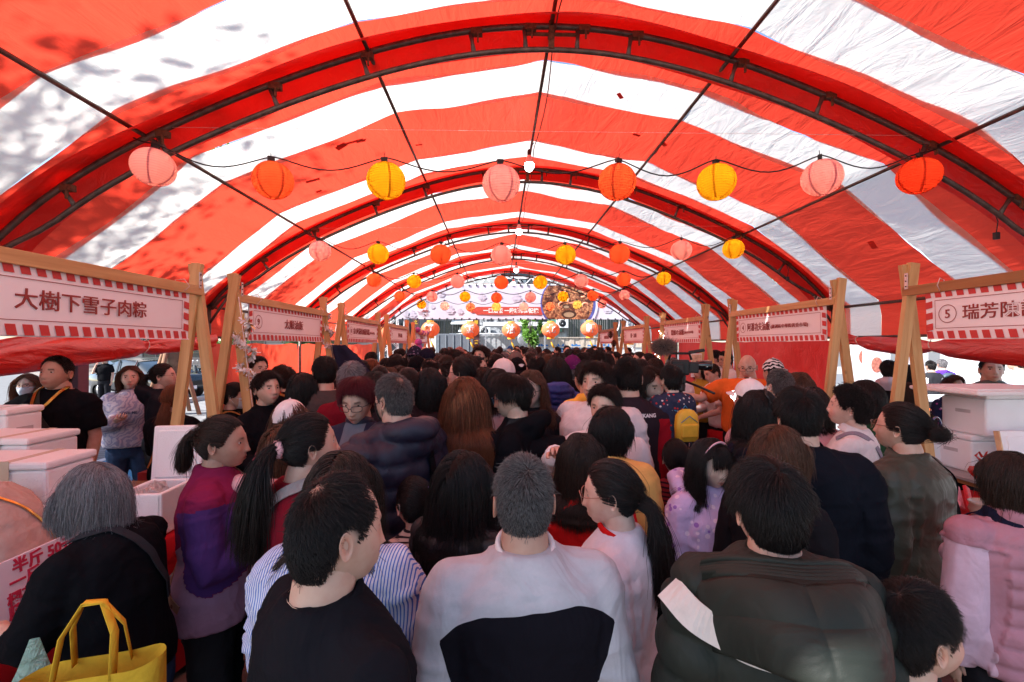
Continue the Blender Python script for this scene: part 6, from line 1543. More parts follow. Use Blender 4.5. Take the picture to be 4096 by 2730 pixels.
   for i in range(k2 - 1):
    d = d * .72 + np.array([0, 0, -1.0]) * .42 + side * .08 + rs.normal(0, .03, (m, 3)) + (nz[:m] * .035 if i > 2 else nz[:m] * .10 * np.array([1, .6, .3]))
    d /= np.linalg.norm(d, axis=1)[:, None]; W = W + d * (L_ / (k2 - 1))[:, None]
    c = W.mean(0); tp = 1 - .10 * max(0, (i - 6)) / 7; W = c + (W - c) * np.array([tp, tp, 1]); W = collide(W, .008 + rad * .028); pts.append(W)
   out.append(np.stack(pts, 1))
 else:   # bob, long
  k = 16 if style == 'long' else 12; L_ = length * (.85 + .18 * rs.rand(n)) * (.75 + .25 * sm((el_[keep][:n] + 40) / 90) + .0)
  P, nn = skull(D, .003 + vol * layer); W = toW(P); sgn = np.where(D[:, 0] - part + rs.normal(0, .03, n) > 0, 1., -1.)
  d0 = np.stack([sgn * .9 * (D[:, 2] > .3), np.where(D[:, 1] > .35, -.55, -.25), np.where(D[:, 2] > .6, .15, -.5)], 1)
  bm_ = (bangs > 0) & (D[:, 1] > .42) & (np.abs(D[:, 0]) < .62) & (D[:, 2] > .5)
  d0[bm_] = np.stack([D[bm_, 0] * .3, np.full(bm_.sum(), 1.0), np.full(bm_.sum(), -.1)], 1); L_ = np.where(bm_, bangs * (.9 + .15 * rs.rand(n)), L_)
  d = d0 @ HR.T; d /= np.linalg.norm(d, axis=1)[:, None]; pts = [W]; rb = .002 + vol * layer
  for i in range(k - 1):
   H = toH(W); e_ = H / ELL; nr = e_ / np.linalg.norm(e_, axis=1)[:, None]
   near = np.clip(1.35 - np.linalg.norm(e_, axis=1), 0, 1)[:, None]; nw = nr @ HR.T
   gr = np.array([0, 0, -1.0]); d = d * .55 + gr * .5 + nz * .03
   face = (~bm_) & (H[:, 1] > .035) & (np.abs(H[:, 0]) < .080) & (H[:, 2] < .085)
   d = d + (face[:, None] * np.stack([sgn * 1.1, np.full(n, -.55), np.zeros(n)], 1)) @ HR.T
   d = d - nw * np.minimum(0, (d * nw).sum(1))[:, None] * (near > .2)
   if style == 'bob': d = d - nw * .10 * (i > 7)
   d /= np.linalg.norm(d, axis=1)[:, None]; W = W + d * (L_ / (k - 1))[:, None]
   W = collide(W, rb * (1 if style == 'long' else .7));
   wv = vn(np.stack([nz[:, 0] * 1.5, nz[:, 1] * 1.5, np.full(n, i * .4)], 1), seed)[:, None]
   W = W + np.array([.0022, .0015, 0]) * wv; pts.append(W)
  out.append(np.stack(pts, 1))
 return out
def hair_obj(groups, rad, m, parent, name='hair'):
 h = bpy.data.hair_curves.new(name); sizes = []; P = []; Rr = []; rs = np.random.RandomState(5)
 for g in groups:
  n, k = g.shape[:2]; sizes += [k] * n; t = np.linspace(0, 1, k); g = g + (rs.normal(0, .014 if k > 8 else .006, (n, 1, 3)) * (rs.rand(n) < .09)[:, None, None]) * (t ** 1.3)[None, :, None] + rs.normal(0, .0012, (n, 1, 3)) * t[None, :, None]; P.append(g.reshape(-1, 3)); t = np.linspace(0, 1, k); Rr.append(np.tile(rad * (1 - .65 * t ** 2), n))
 h.add_curves(sizes); h.attributes['position'].data.foreach_set('vector', np.concatenate(P).astype(np.float32).ravel())
 if 'radius' not in h.attributes: h.attributes.new('radius', 'FLOAT', 'POINT')
 h.attributes['radius'].data.foreach_set('value', np.concatenate(Rr).astype(np.float32))
 o = bpy.data.objects.new(name, h); COL.objects.link(o); o.parent = parent
 h.materials.append(m); o.material_slots[0].link = 'OBJECT'; o.material_slots[0].material = m
 return o
def on_head(mb, ps):
 HR = np.array(ps.HR); hc = np.array(ps.hc); mb.v = [(np.asarray(v) * ps.hk) @ HR.T + hc for v in mb.v]; return mb
def head_patch(azr, elr, off, nu=18, nv=12, shape=None):
 G = np.zeros((nv, nu, 3))
 for i, e_ in enumerate(np.linspace(*elr, nv)):
  a = np.linspace(*azr, nu); D = np.stack([np.cos(R(e_)) * np.sin(np.radians(a)), np.cos(R(e_)) * np.cos(np.radians(a)), np.full(nu, math.sin(R(e_)))], 1)
  P = head_base(D); nn = D / ELL; nn /= np.linalg.norm(nn, axis=1)[:, None]
  o = off(a, e_) if callable(off) else off; G[i] = P + nn * (np.asarray(o)[:, None] if hasattr(o, '__len__') else o)
 return G
def mask(ps, parent, m, name='face_mask'):
 G = head_patch((-62, 62), (-58, -2), lambda a, e_: .005 + .017 * np.exp(-(a / 22) ** 2) * math.exp(-((e_ + 14) / 14) ** 2) + .006 * np.exp(-(a / 30) ** 2) + .0012 * math.sin(e_ * .6))
 mb = MB().grid(G[:, ::-1]);
 mb.grid((G - np.array([0, .002, 0])))
 for s_ in (0, -1):
  for r_ in (1, -2): e1 = G[r_, s_]; sx = -1 if s_ == 0 else 1; mb.tube([e1, (sx * .083, -.008, .004 if r_ == -2 else -.03), (sx * .083, -.022, -.012)], .0015, 4)
 on_head(mb, ps).build(name, m, parent)
def glasses(ps, parent, m, rnd_=.5, h_=.019, w_=.025, lens=True, low=0.):
 mb = MB(); fy = .118; z = .006 - low
 for s_ in (-1, 1):
  pts = []
  for t in np.linspace(0, 2 * math.pi, 21): pts.append((s_ * .033 + w_ * math.copysign(abs(math.cos(t)) ** rnd_, math.cos(t)), fy - .010 * abs((s_ * .033 + w_ * math.cos(t)) / .06) ** 2 * 1.8, z + h_ * math.copysign(abs(math.sin(t)) ** rnd_, math.sin(t))))
  mb.tube(pts, .0017, 5, cap=False)
  mb.tube([(s_ * .058, fy - .018, z + .006), (s_ * .080, .075, z + .006), (s_ * .083, 0, z + .002), (s_ * .080, -.02, z - .016)], .0017, 5)
 mb.tube([(-.009, fy, z + .004), (0, fy + .003, z + .006), (.009, fy, z + .004)], .0016, 5)
 on_head(mb, ps).build('glasses', m, parent)
def cap(ps, parent, m, brim_dir=0., name='cap', logo=None, hatback=False, bm_=None):
 nu, nv = 40, 14; G = np.zeros((nv, nu, 3))
 for i, e_ in enumerate(np.linspace(16, 90, nv)):
  a = np.linspace(0, 360, nu, endpoint=False); e2 = e_ if i else np.full(nu, 16.) ; ee = np.radians(np.full(nu, e_) + (8 * np.cos(np.radians(a)) - 4) * (1 - i / nv))
  D = np.stack([np.cos(ee) * np.sin(np.radians(a)), np.cos(ee) * np.cos(np.radians(a)), np.sin(ee)], 1); P = head_base(D); nn = D / ELL; nn /= np.linalg.norm(nn, axis=1)[:, None]; G[i] = P + nn * (.014 + .010 * math.sin(R(e_)))
 mb = MB().grid(G, closed=True); mb.ball(G[-1].mean(0) + [0, 0, .002], .007, 8, 5)
 ca, sa = math.cos(brim_dir), math.sin(brim_dir); B = np.zeros((2, 16, 3)); B2 = []
 for i, q in enumerate(np.linspace(-1.05, 1.05, 16)):
  for j, r_ in enumerate((0, .075)):
   x = (HA + .012 + r_ * .25) * math.sin(q) * (1 - .12 * j); y = (HB + .010) * math.cos(q) + r_ * math.cos(q * 1.35) ; z = .040 + .010 * math.cos(q) - .012 * (abs(q) ** 2) - r_ * .22
   B[j, i] = (x * ca + y * sa, -x * sa + y * ca, z)
 mb2 = MB().grid(B); mb2.grid(B[:, ::-1] - np.array([0, 0, .004])); mb2.grid(np.stack([B[1], B[1] - np.array([0, 0, .004])]))
 o = on_head(mb, ps).build(name, m, parent); on_head(mb2, ps).build('cap_brim', bm_ or m, o); return o
def collar(ps, parent, m, kind, g=.02):
 b = Vector(ps.nb); mb = MB(); ln = ps.lean; th = -.32 - ln * .6; ca, sa = math.cos(th), math.sin(th); k = (.066 if ps.sex == 'm' else .060) * (1 + (ps.wide - 1) * .8)
 def ring(r_, h_, y0=0): return [(b.x + r_ * math.cos(t), b.y + y0 + r_ * 1.06 * math.sin(t) * ca, b.z + h_ + r_ * math.sin(t) * sa * -1) for t in np.linspace(0, 2 * math.pi, 26)]
 if kind == 'crew': mb.tube(ring(k + .002 + g * .30, .004 + g * .12), .0085, 6, cap=False, flat=1.6)
 if kind == 'stand': mb.grid(np.array([ring(k + .012, -.02), ring(k + .010, .015), ring(k + .004, .04), ring(k - .002, .04), ring(k, .0)]))
 if kind == 'shirt':
  mb.grid(np.array([ring(k + .004, .0), ring(k + .000, .030), ring(k + .004, .034), ring(k + .018, .012), ring(k + .028, -.012)]))
 if kind == 'ribbed': mb.grid(np.array([ring(k + .016 + g * .3, -.016), ring(k + .010 + g * .25, .008), ring(k + .004 + g * .15, .024), ring(k - .004, .022), ring(k - .002, -.01)]))
 if kind == 'scarf': mb.tube(ring(k + .014, .012), .026, 8, cap=False)
 return mb.build('collar', m, parent)
def ribbon(me, pts, w_, parent, m, name='strap', off=.006, steps=40, th=.004):
 """a band laid over a garment: control points are dropped onto its surface"""
 bv = BVHTree.FromPolygons([v.co[:] for v in me.vertices], [p.vertices[:] for p in me.polygons]); P = [Vector(p) for p in pts]; L_ = [];
 for i in range(steps):
  t = i / (steps - 1) * (len(P) - 1); k = min(int(t), len(P) - 2); q = P[k].lerp(P[k + 1], t - k); lo, no, ix, ds = bv.find_nearest(q)
  if lo is None: continue
  out = (q - lo); n_ = no; L_.append((lo + n_ * off, n_))
 for _ in range(3): L_ = [L_[0]] + [((L_[i - 1][0] + L_[i][0] * 2 + L_[i + 1][0]) / 4, (L_[i - 1][1] + L_[i][1] * 2 + L_[i + 1][1]).normalized()) for i in range(1, len(L_) - 1)] + [L_[-1]]
 A = [];
 for i, (p, n_) in enumerate(L_):
  d = (L_[min(i + 1, len(L_) - 1)][0] - L_[max(i - 1, 0)][0]).normalized(); s_ = d.cross(n_).normalized() * w_ / 2; A.append([(p - s_)[:], (p - s_ + n_ * th)[:], (p + s_ + n_ * th)[:], (p + s_)[:]])
 return MB().grid(np.array(A), smooth=False).build(name, m, parent)
def print_text(me, body, size, m, parent, c, name='lettering', side=-1, bold=.03, off=.004):
 """flat print dropped along Y onto a garment's back (side=-1) or front (+1)"""
 bv = BVHTree.FromPolygons([v.co[:] for v in me.vertices], [p.vertices[:] for p in me.polygons]); t = text_mesh(body, size, 0, 'CENTER', bold).copy()
 for v in t.vertices:
  x = v.co.x * (1 if side < 0 else -1) + c[0]; z = v.co.y + c[1]; h = bv.ray_cast(Vector((x, side * 1.0, z)), Vector((0, -side, 0)))
  y = h[0].y if h[0] is not None else side * .14
  v.co = (x, y + side * off, z)
 return link(name, t, parent, m)
PEOPLE = []
def person(px, py, Y, yaw, label, sex='m', hair='short', hc='black', top=None, topc=None, sleeve='long', skin='b', lean=0., side=0., hy=0., hp=0., hr=0., arms='down', g=.022, hem=.86, puff=0, hood=False, col=None, colm=None,
           wide=1., hk=None, length=.34, bald=0, bangs=0, vol=.009, part=0., tie=None, kid=0, lod=1, n=2600, rad=.0014, trouser=None, vox=None, fold=1., m2f=None, mf=None, nose=1., extra=None, group=None, stand=0, scale=None, hkw=({}, {}), seed=None, topname='top', cat='person', z=None, flare=0, puffarm=True):
 """px, py: where the middle of the head is in the photograph; Y its distance along the tent; yaw 0 looks away from the camera, +90 to the right"""
 yaw = R(yaw); seed = seed if seed is not None else int(px * 7 + py) % 9973
 hp_w = at(px, py, Y); hk_ = hk or 1.0
 ps = Pose(sex, R(lean), R(side), R(hy), R(hp), R(hr), arms, hk_, wide)
 s = scale or hp_w.z / ps.hc.z
 if hk is None and s < .88: ps = Pose(sex, R(lean), R(side), R(hy), R(hp), R(hr), arms, min(1.35, (.93 / s) ** 1.0), wide); s = scale or hp_w.z / ps.hc.z
 if hk is None and s > 1.08: ps = Pose(sex, R(lean), R(side), R(hy), R(hp), R(hr), arms, 1.06 / s, wide); s = scale or hp_w.z / ps.hc.z
 Rz = Matrix.Rotation(-yaw, 3, 'Z'); o_ = Rz @ (Vector(ps.hc) * s); root = empty('person', (hp_w.x - o_.x, hp_w.y - o_.y, (hp_w.z - o_.z) if scale else 0), -yaw, label, cat, group, s)
 vox = vox or (.010 if Y < 2.2 else .014 if Y < 4.5 else .02 if Y < 6 else .03)
 bme, eme = body_mesh(ps, int(sex == 'f'), kid, 0 if Y < 3.2 else (1 if Y < 5.5 else 2), bald, nose, sleeve, hand_kw=hkw)
 link('body', bme, root, SKIN[skin]); [link('eye', q_, root, [eye_w, eye_d]) for q_ in eme]
 tm = top_mesh(ps, g, hem, sleeve, puff, vox, seed % 50, fold, hood, mf, m2f, stand, flare, puffarm); tc_ = topc or cloth('black_cotton', (.014, .013, .016))
 to = link(top or 'jacket', tm, root, tc_)
 if col: collar(ps, root, colm or tc_, col, g)
 tk = (round(wide, 1),)
 if tk not in TROU: TROU[tk] = trousers_mesh(wide=wide)
 link('trousers', TROU[tk], root, trouser or cloth('black_trousers', (.016, .016, .02)))
 for sd in (-1, 1): link('shoe', SHOE, root, mat('shoe_dark', (.03, .03, .035), .6), (sd * .105, .02, 0), (0, 0, -sd * .12))
 hm = HAIR[hc]; nn = int(n)
 gs = strands(ps, hair, nn, seed, length, bald, bangs, vol, part, tie, kid) if hair != 'none' else []
 if gs: hair_obj(gs, rad, hm, root)
 if extra: extra(root, ps, tm, to)
 PEOPLE.append((root, ps)); return root, ps, tm, to
# ------------------------------------------------------------------ the crowd: named individuals
K = cloth
blk = K('black_cotton', (.006, .006, .008)); blk2 = K('black_fleece', (.011, .010, .012)); blkn = K('black_nylon', (.009, .009, .012), 'nylon'); navy = K('navy_nylon', (.015, .016, .034), 'nylon'); navyc = K('navy_cotton', (.010, .011, .026))
whitec = K('white_cotton', (.72, .68, .68)); lilacw = K('white_tee_lilac', (.68, .64, .70)); redc = K('bright_red_cotton', (.62, .012, .012)); maroon = K('maroon_cotton', (.17, .008, .018)); yellowc = K('mustard_cotton', (.72, .40, .12)); yel2 = K('yellow_cotton', (.80, .50, .08))
greyc = K('grey_cotton', (.20, .20, .20)); brownc = K('brown_grey_twill', (.075, .055, .052)); green = K('bottle_green_cotton', (.02, .06, .028)); olive = K('olive_satin', (.045, .048, .034), 'nylon'); beige = K('beige_knit', (.50, .36, .31)); pinkc = K('pink_cotton', (.68, .36, .38)); orangec = K('orange_cotton', (.75, .16, .03)); bluec = K('royal_blue_nylon', (.03, .05, .24), 'nylon'); redj = K('red_nylon', (.42, .012, .016), 'nylon')
denim = K('black_denim', (.008, .009, .014), 'denim'); jeans = K('blue_jeans', (.04, .065, .13), 'denim'); darkj = K('dark_jeans', (.016, .022, .04), 'denim')
mask_g = mat('mask_green', (.05, .16, .13), .8); mask_b = mat('mask_black', (.012, .012, .013), .8); mask_w = mat('mask_pale', (.66, .70, .74), .8)
lilac = mat('lilac_plastic', (.45, .25, .7), .3, coat=.6); pinkp = mat('pink_scrunchie', (.78, .40, .42), .9, bump=.5); goldc = mat('gold_chain_metal', (.85, .52, .12), .25, 1.)
def tie(ps, root, T, m, r_=.018, th=.008, name='hair_tie'):
 Tv = Vector(T).normalized(); P = Vector(skull(np.array([Tv[:]]), np.array([.012]))[0][0]); a = Tv.orthogonal().normalized(); b = Tv.cross(a)
 mb = MB(); mb.tube([P + (a * math.cos(t) + b * math.sin(t)) * r_ for t in np.linspace(0, 6.283, 16)], [th * (1 + .25 * math.sin(i * 2.5)) for i in range(16)], 8, cap=False); on_head(mb, ps).build(name, m, root)
def band(ps, root, m):
 mb = MB(); D = np.array([[math.cos(t), .28, math.sin(t)] for t in np.linspace(-.15, math.pi + .15, 30)]); D /= np.linalg.norm(D, axis=1)[:, None]; P, nn = skull(D, np.full(30, .018)); mb.tube(P, .0045, 6, flat=1.4); on_head(mb, ps).build('headband', m, root)
def balls(ps, root, T, m, name='hair_bobble'):
 Tv = np.array(T, float); Tv /= np.linalg.norm(Tv); P = skull(Tv[None], np.array([.022]))[0][0]
 for s_ in (-1, 1): mb = MB().ball(P + np.array([s_ * .012, -.004, s_ * .006]), .011, 12, 8); on_head(mb, ps).build(name, m, root)
# --- front row
TP = (0, -.95, .18)
def f(root, ps, tm, to): collar(ps, root, blk2, 'ribbed')
person(1345, 2128, .99, 46, 'balding man in a plain black T-shirt, nearest the camera in the front row', hair='short', bald=2, topc=K('charcoal_tee', (.009, .009, .012)), top='tshirt', sleeve='short', wide=1.08, n=13000, rad=.00055, vol=.008, length=.22, hp=10, extra=lambda r, p, t, o: collar(p, r, K('charcoal_tee', (.02, .019, .024)), 'crew'), cat='man', g=.026, hr=-4)
mw = lambda P, q, a: np.where(a, -1, (1.262 - .012 * (np.abs(P[:, 0]) / .2) ** 2 - P[:, 2]) * np.where(np.abs(P[:, 0]) < .27, 1, -1)) - .0
def gw(P, q, a):
 x = np.abs(P[:, 0] + .005); return np.minimum(np.where(P[:, 1] < .03, 1.348 - .10 * np.clip(P[:, 0] * -1, 0, 1) - 1.6 * np.clip(x - .11, 0, 1) ** 1.5 - P[:, 2], -.1), .245 - .3 * np.clip(1.33 - P[:, 2], 0, .3) - x)
gsw = K('grey_marl_black_panel', (.46, .44, .47), 'split', c2=(.009, .008, .012))
person(2093, 1998, 1.24, -6, 'man with cropped grey hair in a sweatshirt of pale grey yoke and black back', hair='crop', hc='salt', topc=gsw, top='sweatshirt', wide=1.12, n=14000, rad=.00055, length=.30, vol=.006, mf=gw, extra=lambda r, p, t, o: (collar(p, r, blk, 'ribbed'), collar(p, r, whitec, 'crew', 0).__setattr__('location', (0, 0, .026))), cat='man', g=.034, skin='c')
def f(r, p, t, o):
 glasses(p, r, mat('thin_metal', (.45, .25, .2), .3, .9), rnd_=.85, h_=.023, w_=.026); tie(p, r, (0, -.93, -.28), pinkp, .015, .006); collar(p, r, redc, 'crew')
person(2448, 1975, 1.55, -64, 'woman with low ponytail and round glasses in a white T-shirt with red collar', 'f', 'lowpony', topc=lilacw, top='tshirt', sleeve='short', n=9000, rad=.0008, length=.36, extra=f, part=.3, cat='woman', g=.035, skin='a', hp=12, wide=1.14, trouser=darkj)
person(2325, 1842, 2.0, 14, 'woman with long straight dark hair in a bright red top', 'f', 'long', hc='dark', topc=redc, length=.34, n=8000, rad=.0009, vol=.010, cat='woman', wide=1.2, extra=lambda r, p, t, o: collar(p, r, whitec, 'crew'), part=.01)
def f(r, p, t, o): mask(p, r, mask_g); collar(p, r, yellowc, 'crew')
person(2438, 1722, 2.32, 36, 'person with short black hair, green mask and mustard yellow sweatshirt', 'f', 'bob', topc=yellowc, top='sweatshirt', length=.17, n=7000, rad=.0009, hp=22, hy=34, vol=.012, extra=f, cat='person', g=.05, wide=1.25, part=.02)
person(2420, 1626, 2.62, -146, 'man with thick eyebrows and black hair resting his hand on the yellow shoulder', hair='short', topc=whitec, n=7000, rad=.0009, length=.42, vol=.012, arms=['down', 'shoulder'], cat='man', hp=8, skin='b', part=.3)
person(2386, 1532, 3.05, -138, 'tall teenage boy with mop fringe in a white hoodie', hair='fringe', topc=whitec, top='hoodie', hood=True, wide=1.22, n=8000, rad=.0010, length=.40, vol=.018, hy=-4, skin='b', g=.05, cat='boy', hk=1.06, part=.2, fold=1.2)
def f(r, p, t, o):
 print_text(t, 'NANKANG', .030, mat('logo_white', (.75, .72, .72), .6), r, (.065, 1.355), bold=.04); print_text(t, 'N', .036, mat('logo_red', (.6, .02, .03), .6), r, (-.035, 1.355), bold=.07, name='emblem'); collar(p, r, blkn, 'stand')
person(2510, 1512, 3.12, 4, 'man with cropped black hair, black padded vest with NANKANG on the back', hair='crop', topc=K('black_vest_red_sleeve', (.028, .018, .024), 'split', c2=(.35, .01, .02)), top='vest', mf=lambda P, q, a: np.where(a, 1., -1.), wide=1.14, n=8000, rad=.0009, length=.35, extra=f, cat='man', hk=1.04, g=.03, fold=.5, puff=0, stand=.03)
person(2596, 1538, 3.28, 152, 'young woman with dark brown hair tilting her head, carrying a small child', 'f', 'long', hc='dark', topc=K('mauve_jacket', (.30, .20, .25), 'nylon'), puff=.06, length=.36, n=6000, rad=.0011, hr=16, hp=14, arms=['down', 'hold'], cat='woman', skin='a', extra=lambda r, p, t, o: collar(p, r, greyc, 'scarf'), part=-.02, g=.03)
kidp = K('navy_print_coat', (.035, .04, .075), 'print', c2=(.55, .5, .5), c3=(.5, .04, .04))
def backpack(r, c, sz, m, strapm, t=None, name='backpack', rot=0):
 e = MB(); w_, d, h_ = sz; G = []
 for z, kx, ky in ((-.5, .75, .7), (-.42, .95, .95), (0, 1, 1), (.3, .92, .85), (.45, .6, .6), (.5, .25, .3)): G.append([(c[0] + kx * w_ / 2 * math.copysign(abs(math.cos(q)) ** .6, math.cos(q)), c[1] + ky * d / 2 * math.copysign(abs(math.sin(q)) ** .6, math.sin(q)), c[2] + z * h_) for q in np.linspace(0, 6.283, 20, endpoint=False)])
 e.grid(G, closed=True); e.add(G[0], [tuple(range(20))[::-1]]); o = e.build(name, m, r)
 MB().box((c[0], c[1] - d * .5, c[2] - h_ * .16), (w_ * .72, d * .3, h_ * .42), bev=.02).build('pocket', m, o); MB().tube([(c[0] - w_ * .36, c[1] - d * .47, c[2] + h_ * .1), (c[0], c[1] - d * .50, c[2] + h_ * .30), (c[0] + w_ * .36, c[1] - d * .47, c[2] + h_ * .1)], .004, 5).build('zip', strapm, o)
 MB().tube([(c[0] - .03, c[1] + d * .2, c[2] + h_ * .48), (c[0], c[1] + d * .2, c[2] + h_ * .6), (c[0] + .03, c[1] + d * .2, c[2] + h_ * .48)], .006, 6).build('grab_handle', strapm, o)
 for s_ in (-1, 1): MB().tube([(c[0] + s_ * w_ * .35, c[1] + d * .4, c[2] + h_ * .42), (c[0] + s_ * w_ * .42, c[1] + d * .4 + .10, c[2] + h_ * .50), (c[0] + s_ * w_ * .45, c[1] + d * .4 + .16, c[2] + h_ * .1)], .012, 6, flat=.4).build('shoulder_strap', strapm, o)
 return o
person(2684, 1520, 3.10, -8, 'toddler held on an arm in a navy printed coat with a yellow backpack', 'm', 'short', topc=kidp, scale=.62, hk=1.28, length=.4, n=3500, rad=.0014, kid=1, skin='a', g=.05, cat='child', arms='hold', extra=lambda r, p, t, o: backpack(r, (0.05, -.22, 1.12), (.26, .12, .34), mat('backpack_yellow', (.78, .45, .04), .5), mat('backpack_blue', (.04, .22, .40), .5)))
def f(r, p, t, o): band(p, r, mat('pink_band', (.8, .45, .5), .4))
person(2836, 1850, 2.1, 158, 'girl with black fringe and pink headband in a lilac hooded jacket', 'f', 'long', topc=K('lilac_jacket', (.55, .42, .66), 'print', c2=(.30, .16, .5), c3=(.75, .6, .75)), hood=True, length=.34, bangs=.085, n=8000, rad=.0009, kid=1, skin='a', hp=16, extra=f, cat='girl', g=.045, arms='down')
oln = K('olive_black_down', (.016, .020, .016), 'nylon')
def f(r, p, t, o):
 b = Vector(p.nb); m = MB()
 # the big down hood lying on the back, with its quilted yoke band
 G = []
 for j, v in enumerate(np.linspace(0, 1, 64)):
  row = []
  for u in np.linspace(-1, 1, 44):
   x = u * (.19 + .02 * v - .05 * v * v); y = -.095 - .20 * v ** .8 * (1 - .45 * u * u) + .12 * u * u; z = .035 - .12 * v ** 1.7 - .07 * abs(u) ** 3
   q = .005 * abs(math.sin(v * math.pi * 20)) if v < .32 else .014 * abs(math.sin((v - .32) * math.pi / .34)) ** .5 * (.35 + .65 * abs(math.sin(u * 4.2 + .5)) ** .4)
   row.append((b.x + x, b.y + y - q * .5, b.z + z + q))
  G.append(row)
 mb = MB().grid(G); m_ = evalmods(mb.mesh('hood'), [('SOLIDIFY', dict(thickness=.035, offset=-1)), ('SMOOTH', dict(iterations=1, factor=.5))]); link('hood', m_, r, oln)
 for nm, pts, w_ in (('scarf_fold', [(-.27, -.04, 1.37), (-.22, -.15, 1.34), (-.12, -.2, 1.31), (.04, -.2, 1.28), (.16, -.2, 1.27)], .07),): ribbon(t, pts, w_, r, K('cream_scarf', (.62, .56, .52)), nm, .006, 30, .012)
person(3078, 2038, 1.16, 8, 'person with thick dark hair in a bulky olive black down jacket with a quilted hood', hair='fringe', topc=oln, top='down_jacket', puff=.105, wide=1.04, n=14000, rad=.0006, length=.30, vol=.018, extra=f, cat='person', g=.045, col='stand', hp=12, hk=1.03, stand=.04)
person(3104, 1822, 1.78, 58, 'woman with coppery brown hair looking down to the right, black hood', 'f', 'bob', hc='brown', topc=blk2, hood=True, length=.165, n=9000, rad=.0008, hp=26, vol=.008, bangs=.09, cat='woman', wide=1.0, skin='a')
person(3196, 1668, 2.05, 18, 'large man with black hair in a black denim jacket', hair='short', topc=denim, wide=1.18, n=10000, rad=.0009, length=.45, vol=.012, col='shirt', cat='man', g=.036, fold=1.2)
def f(r, p, t, o):
 glasses(p, r, mat('brown_frame', (.2, .1, .06), .4)); m = MB(); D = np.array([[math.cos(t_) * .34, -.93, .12 + .34 * math.sin(t_)] for t_ in np.linspace(.2, 2.2, 14)]); D /= np.linalg.norm(D, axis=1)[:, None]; P, _ = skull(D, np.full(14, .05)); m.tube(P, .004, 6); on_head(m, p).build('hair_clip', mat('navy_clip', (.02, .03, .10), .2, coat=1), r)
 ribbon(t, [(.13, .10, 1.42), (.15, 0, 1.46), (.15, -.14, 1.36), (.20, -.16, 1.15), (.22, -.12, .95)], .03, r, blk, 'bag_strap')
 MB().box((.27, -.06, .82), (.10, .30, .40), bev=.03).build('tote_bag', K('black_canvas', (.012, .012, .014), 'denim'), r)
person(3606, 1712, 2.15, -24, 'woman with a black bun in an olive satin bomber jacket, black tote on her shoulder', 'f', 'bun', topc=olive, top='bomber_jacket', n=9000, rad=.0009, wide=1.16, extra=f, cat='woman', g=.045, stand=.03, col='ribbed', tie=(.10, -.95, -.06), arms=['down', 'down'], fold=1.2, flare=.0)
def f(r, p, t, o): ribbon(t, [(-.13, .10, 1.40), (-.08, 0, 1.46), (-.02, -.16, 1.32), (.10, -.18, 1.10), (.2, -.12, .95)], .045, r, navyc, 'bag_strap', .008); ribbon(t, [(-.045, -.13, 1.38), (-.035, -.16, 1.33)], .055, r, zinc, 'strap_buckle', .014, 8)
person(4045, 1935, 1.66, 8, 'woman in a quilted pink vest over a pale pink knit at the right edge', 'f', 'bob', hc='dark', topc=K('pink_down_vest', (.40, .19, .24), 'split', c2=(.60, .42, .52)), top='puffer_vest', mf=lambda P, q, a: np.minimum(np.abs(P[:, 0]) - .176, 1.335 - P[:, 2]), puff=.075, length=.13, n=9000, rad=.0008, vol=.014, puffarm=False, extra=f, cat='woman', g=.042, wide=1.12, stand=.045)
person(3660, 2524, 1.06, 86, 'boy with short black hair looking right at the lower right edge', hair='short', topc=K('dark_olive_tee', (.03, .03, .028)), n=12000, rad=.0006, length=.30, vol=.009, kid=1, cat='boy', hp=4, skin='b', col='crew')
def f(r, p, t, o): ribbon(t, [(-.12, .08, 1.40), (-.05, -.02, 1.46), (.06, -.16, 1.30), (.16, -.16, 1.12)], .03, r, K('charcoal_strap', (.03, .03, .035)), 'bag_strap'); mask(p, r, mask_w)
person(388, 1978, 1.68, -80, 'grey haired woman in black leaning over the left counter and pointing at the price board', 'f', 'bob', hc='grey', topc=blk, lean=17, hp=34, length=.17, n=17000, rad=.0005, vol=.014, arms=[((.05, .08, -.25), (-.02, .30, -.26), (0, 0, -1), .4), 'reach'], sleeve='rolled', extra=f, cat='woman', wide=1.08, g=.03, trouser=jeans, hkw=({}, {}), part=.02)
# yellow shopping bag carried by the grey haired woman: a thing of its own
e = empty('shopping_bag', (-1.17, 1.36, .885), R(12), 'yellow cloth shopping bag hanging at the lower left, with a small grey print', 'bag', None, .80)
ybag = K('yellow_bag_cloth', (.75, .46, .04)); G = []
for z, k in ((-.17, .8), (-.1, .95), (.05, 1.0), (.17, 1.02)): G.append([(k * .22 * math.copysign(abs(math.cos(q)) ** .5, math.cos(q)), k * .07 * math.copysign(abs(math.sin(q)) ** .7, math.sin(q)) + .008 * math.sin(q * 5 + z * 20), z + (.02 * math.cos(q) if z > .1 else 0)) for q in np.linspace(0, 6.283, 36, endpoint=False)])
mb = MB().grid(G, closed=True); mb.add(G[0], [tuple(range(36))[::-1]]); mb.build('bag_body', ybag, e)
for sy in (-1, 1): MB().tube([(-.09, sy * .06, .15), (-.08, sy * .03, .30), (-.03, 0, .40), (.03, 0, .40), (.08, sy * .03, .30), (.09, sy * .06, .15)], .018, 6, flat=.2).build('bag_handle', ybag, e)
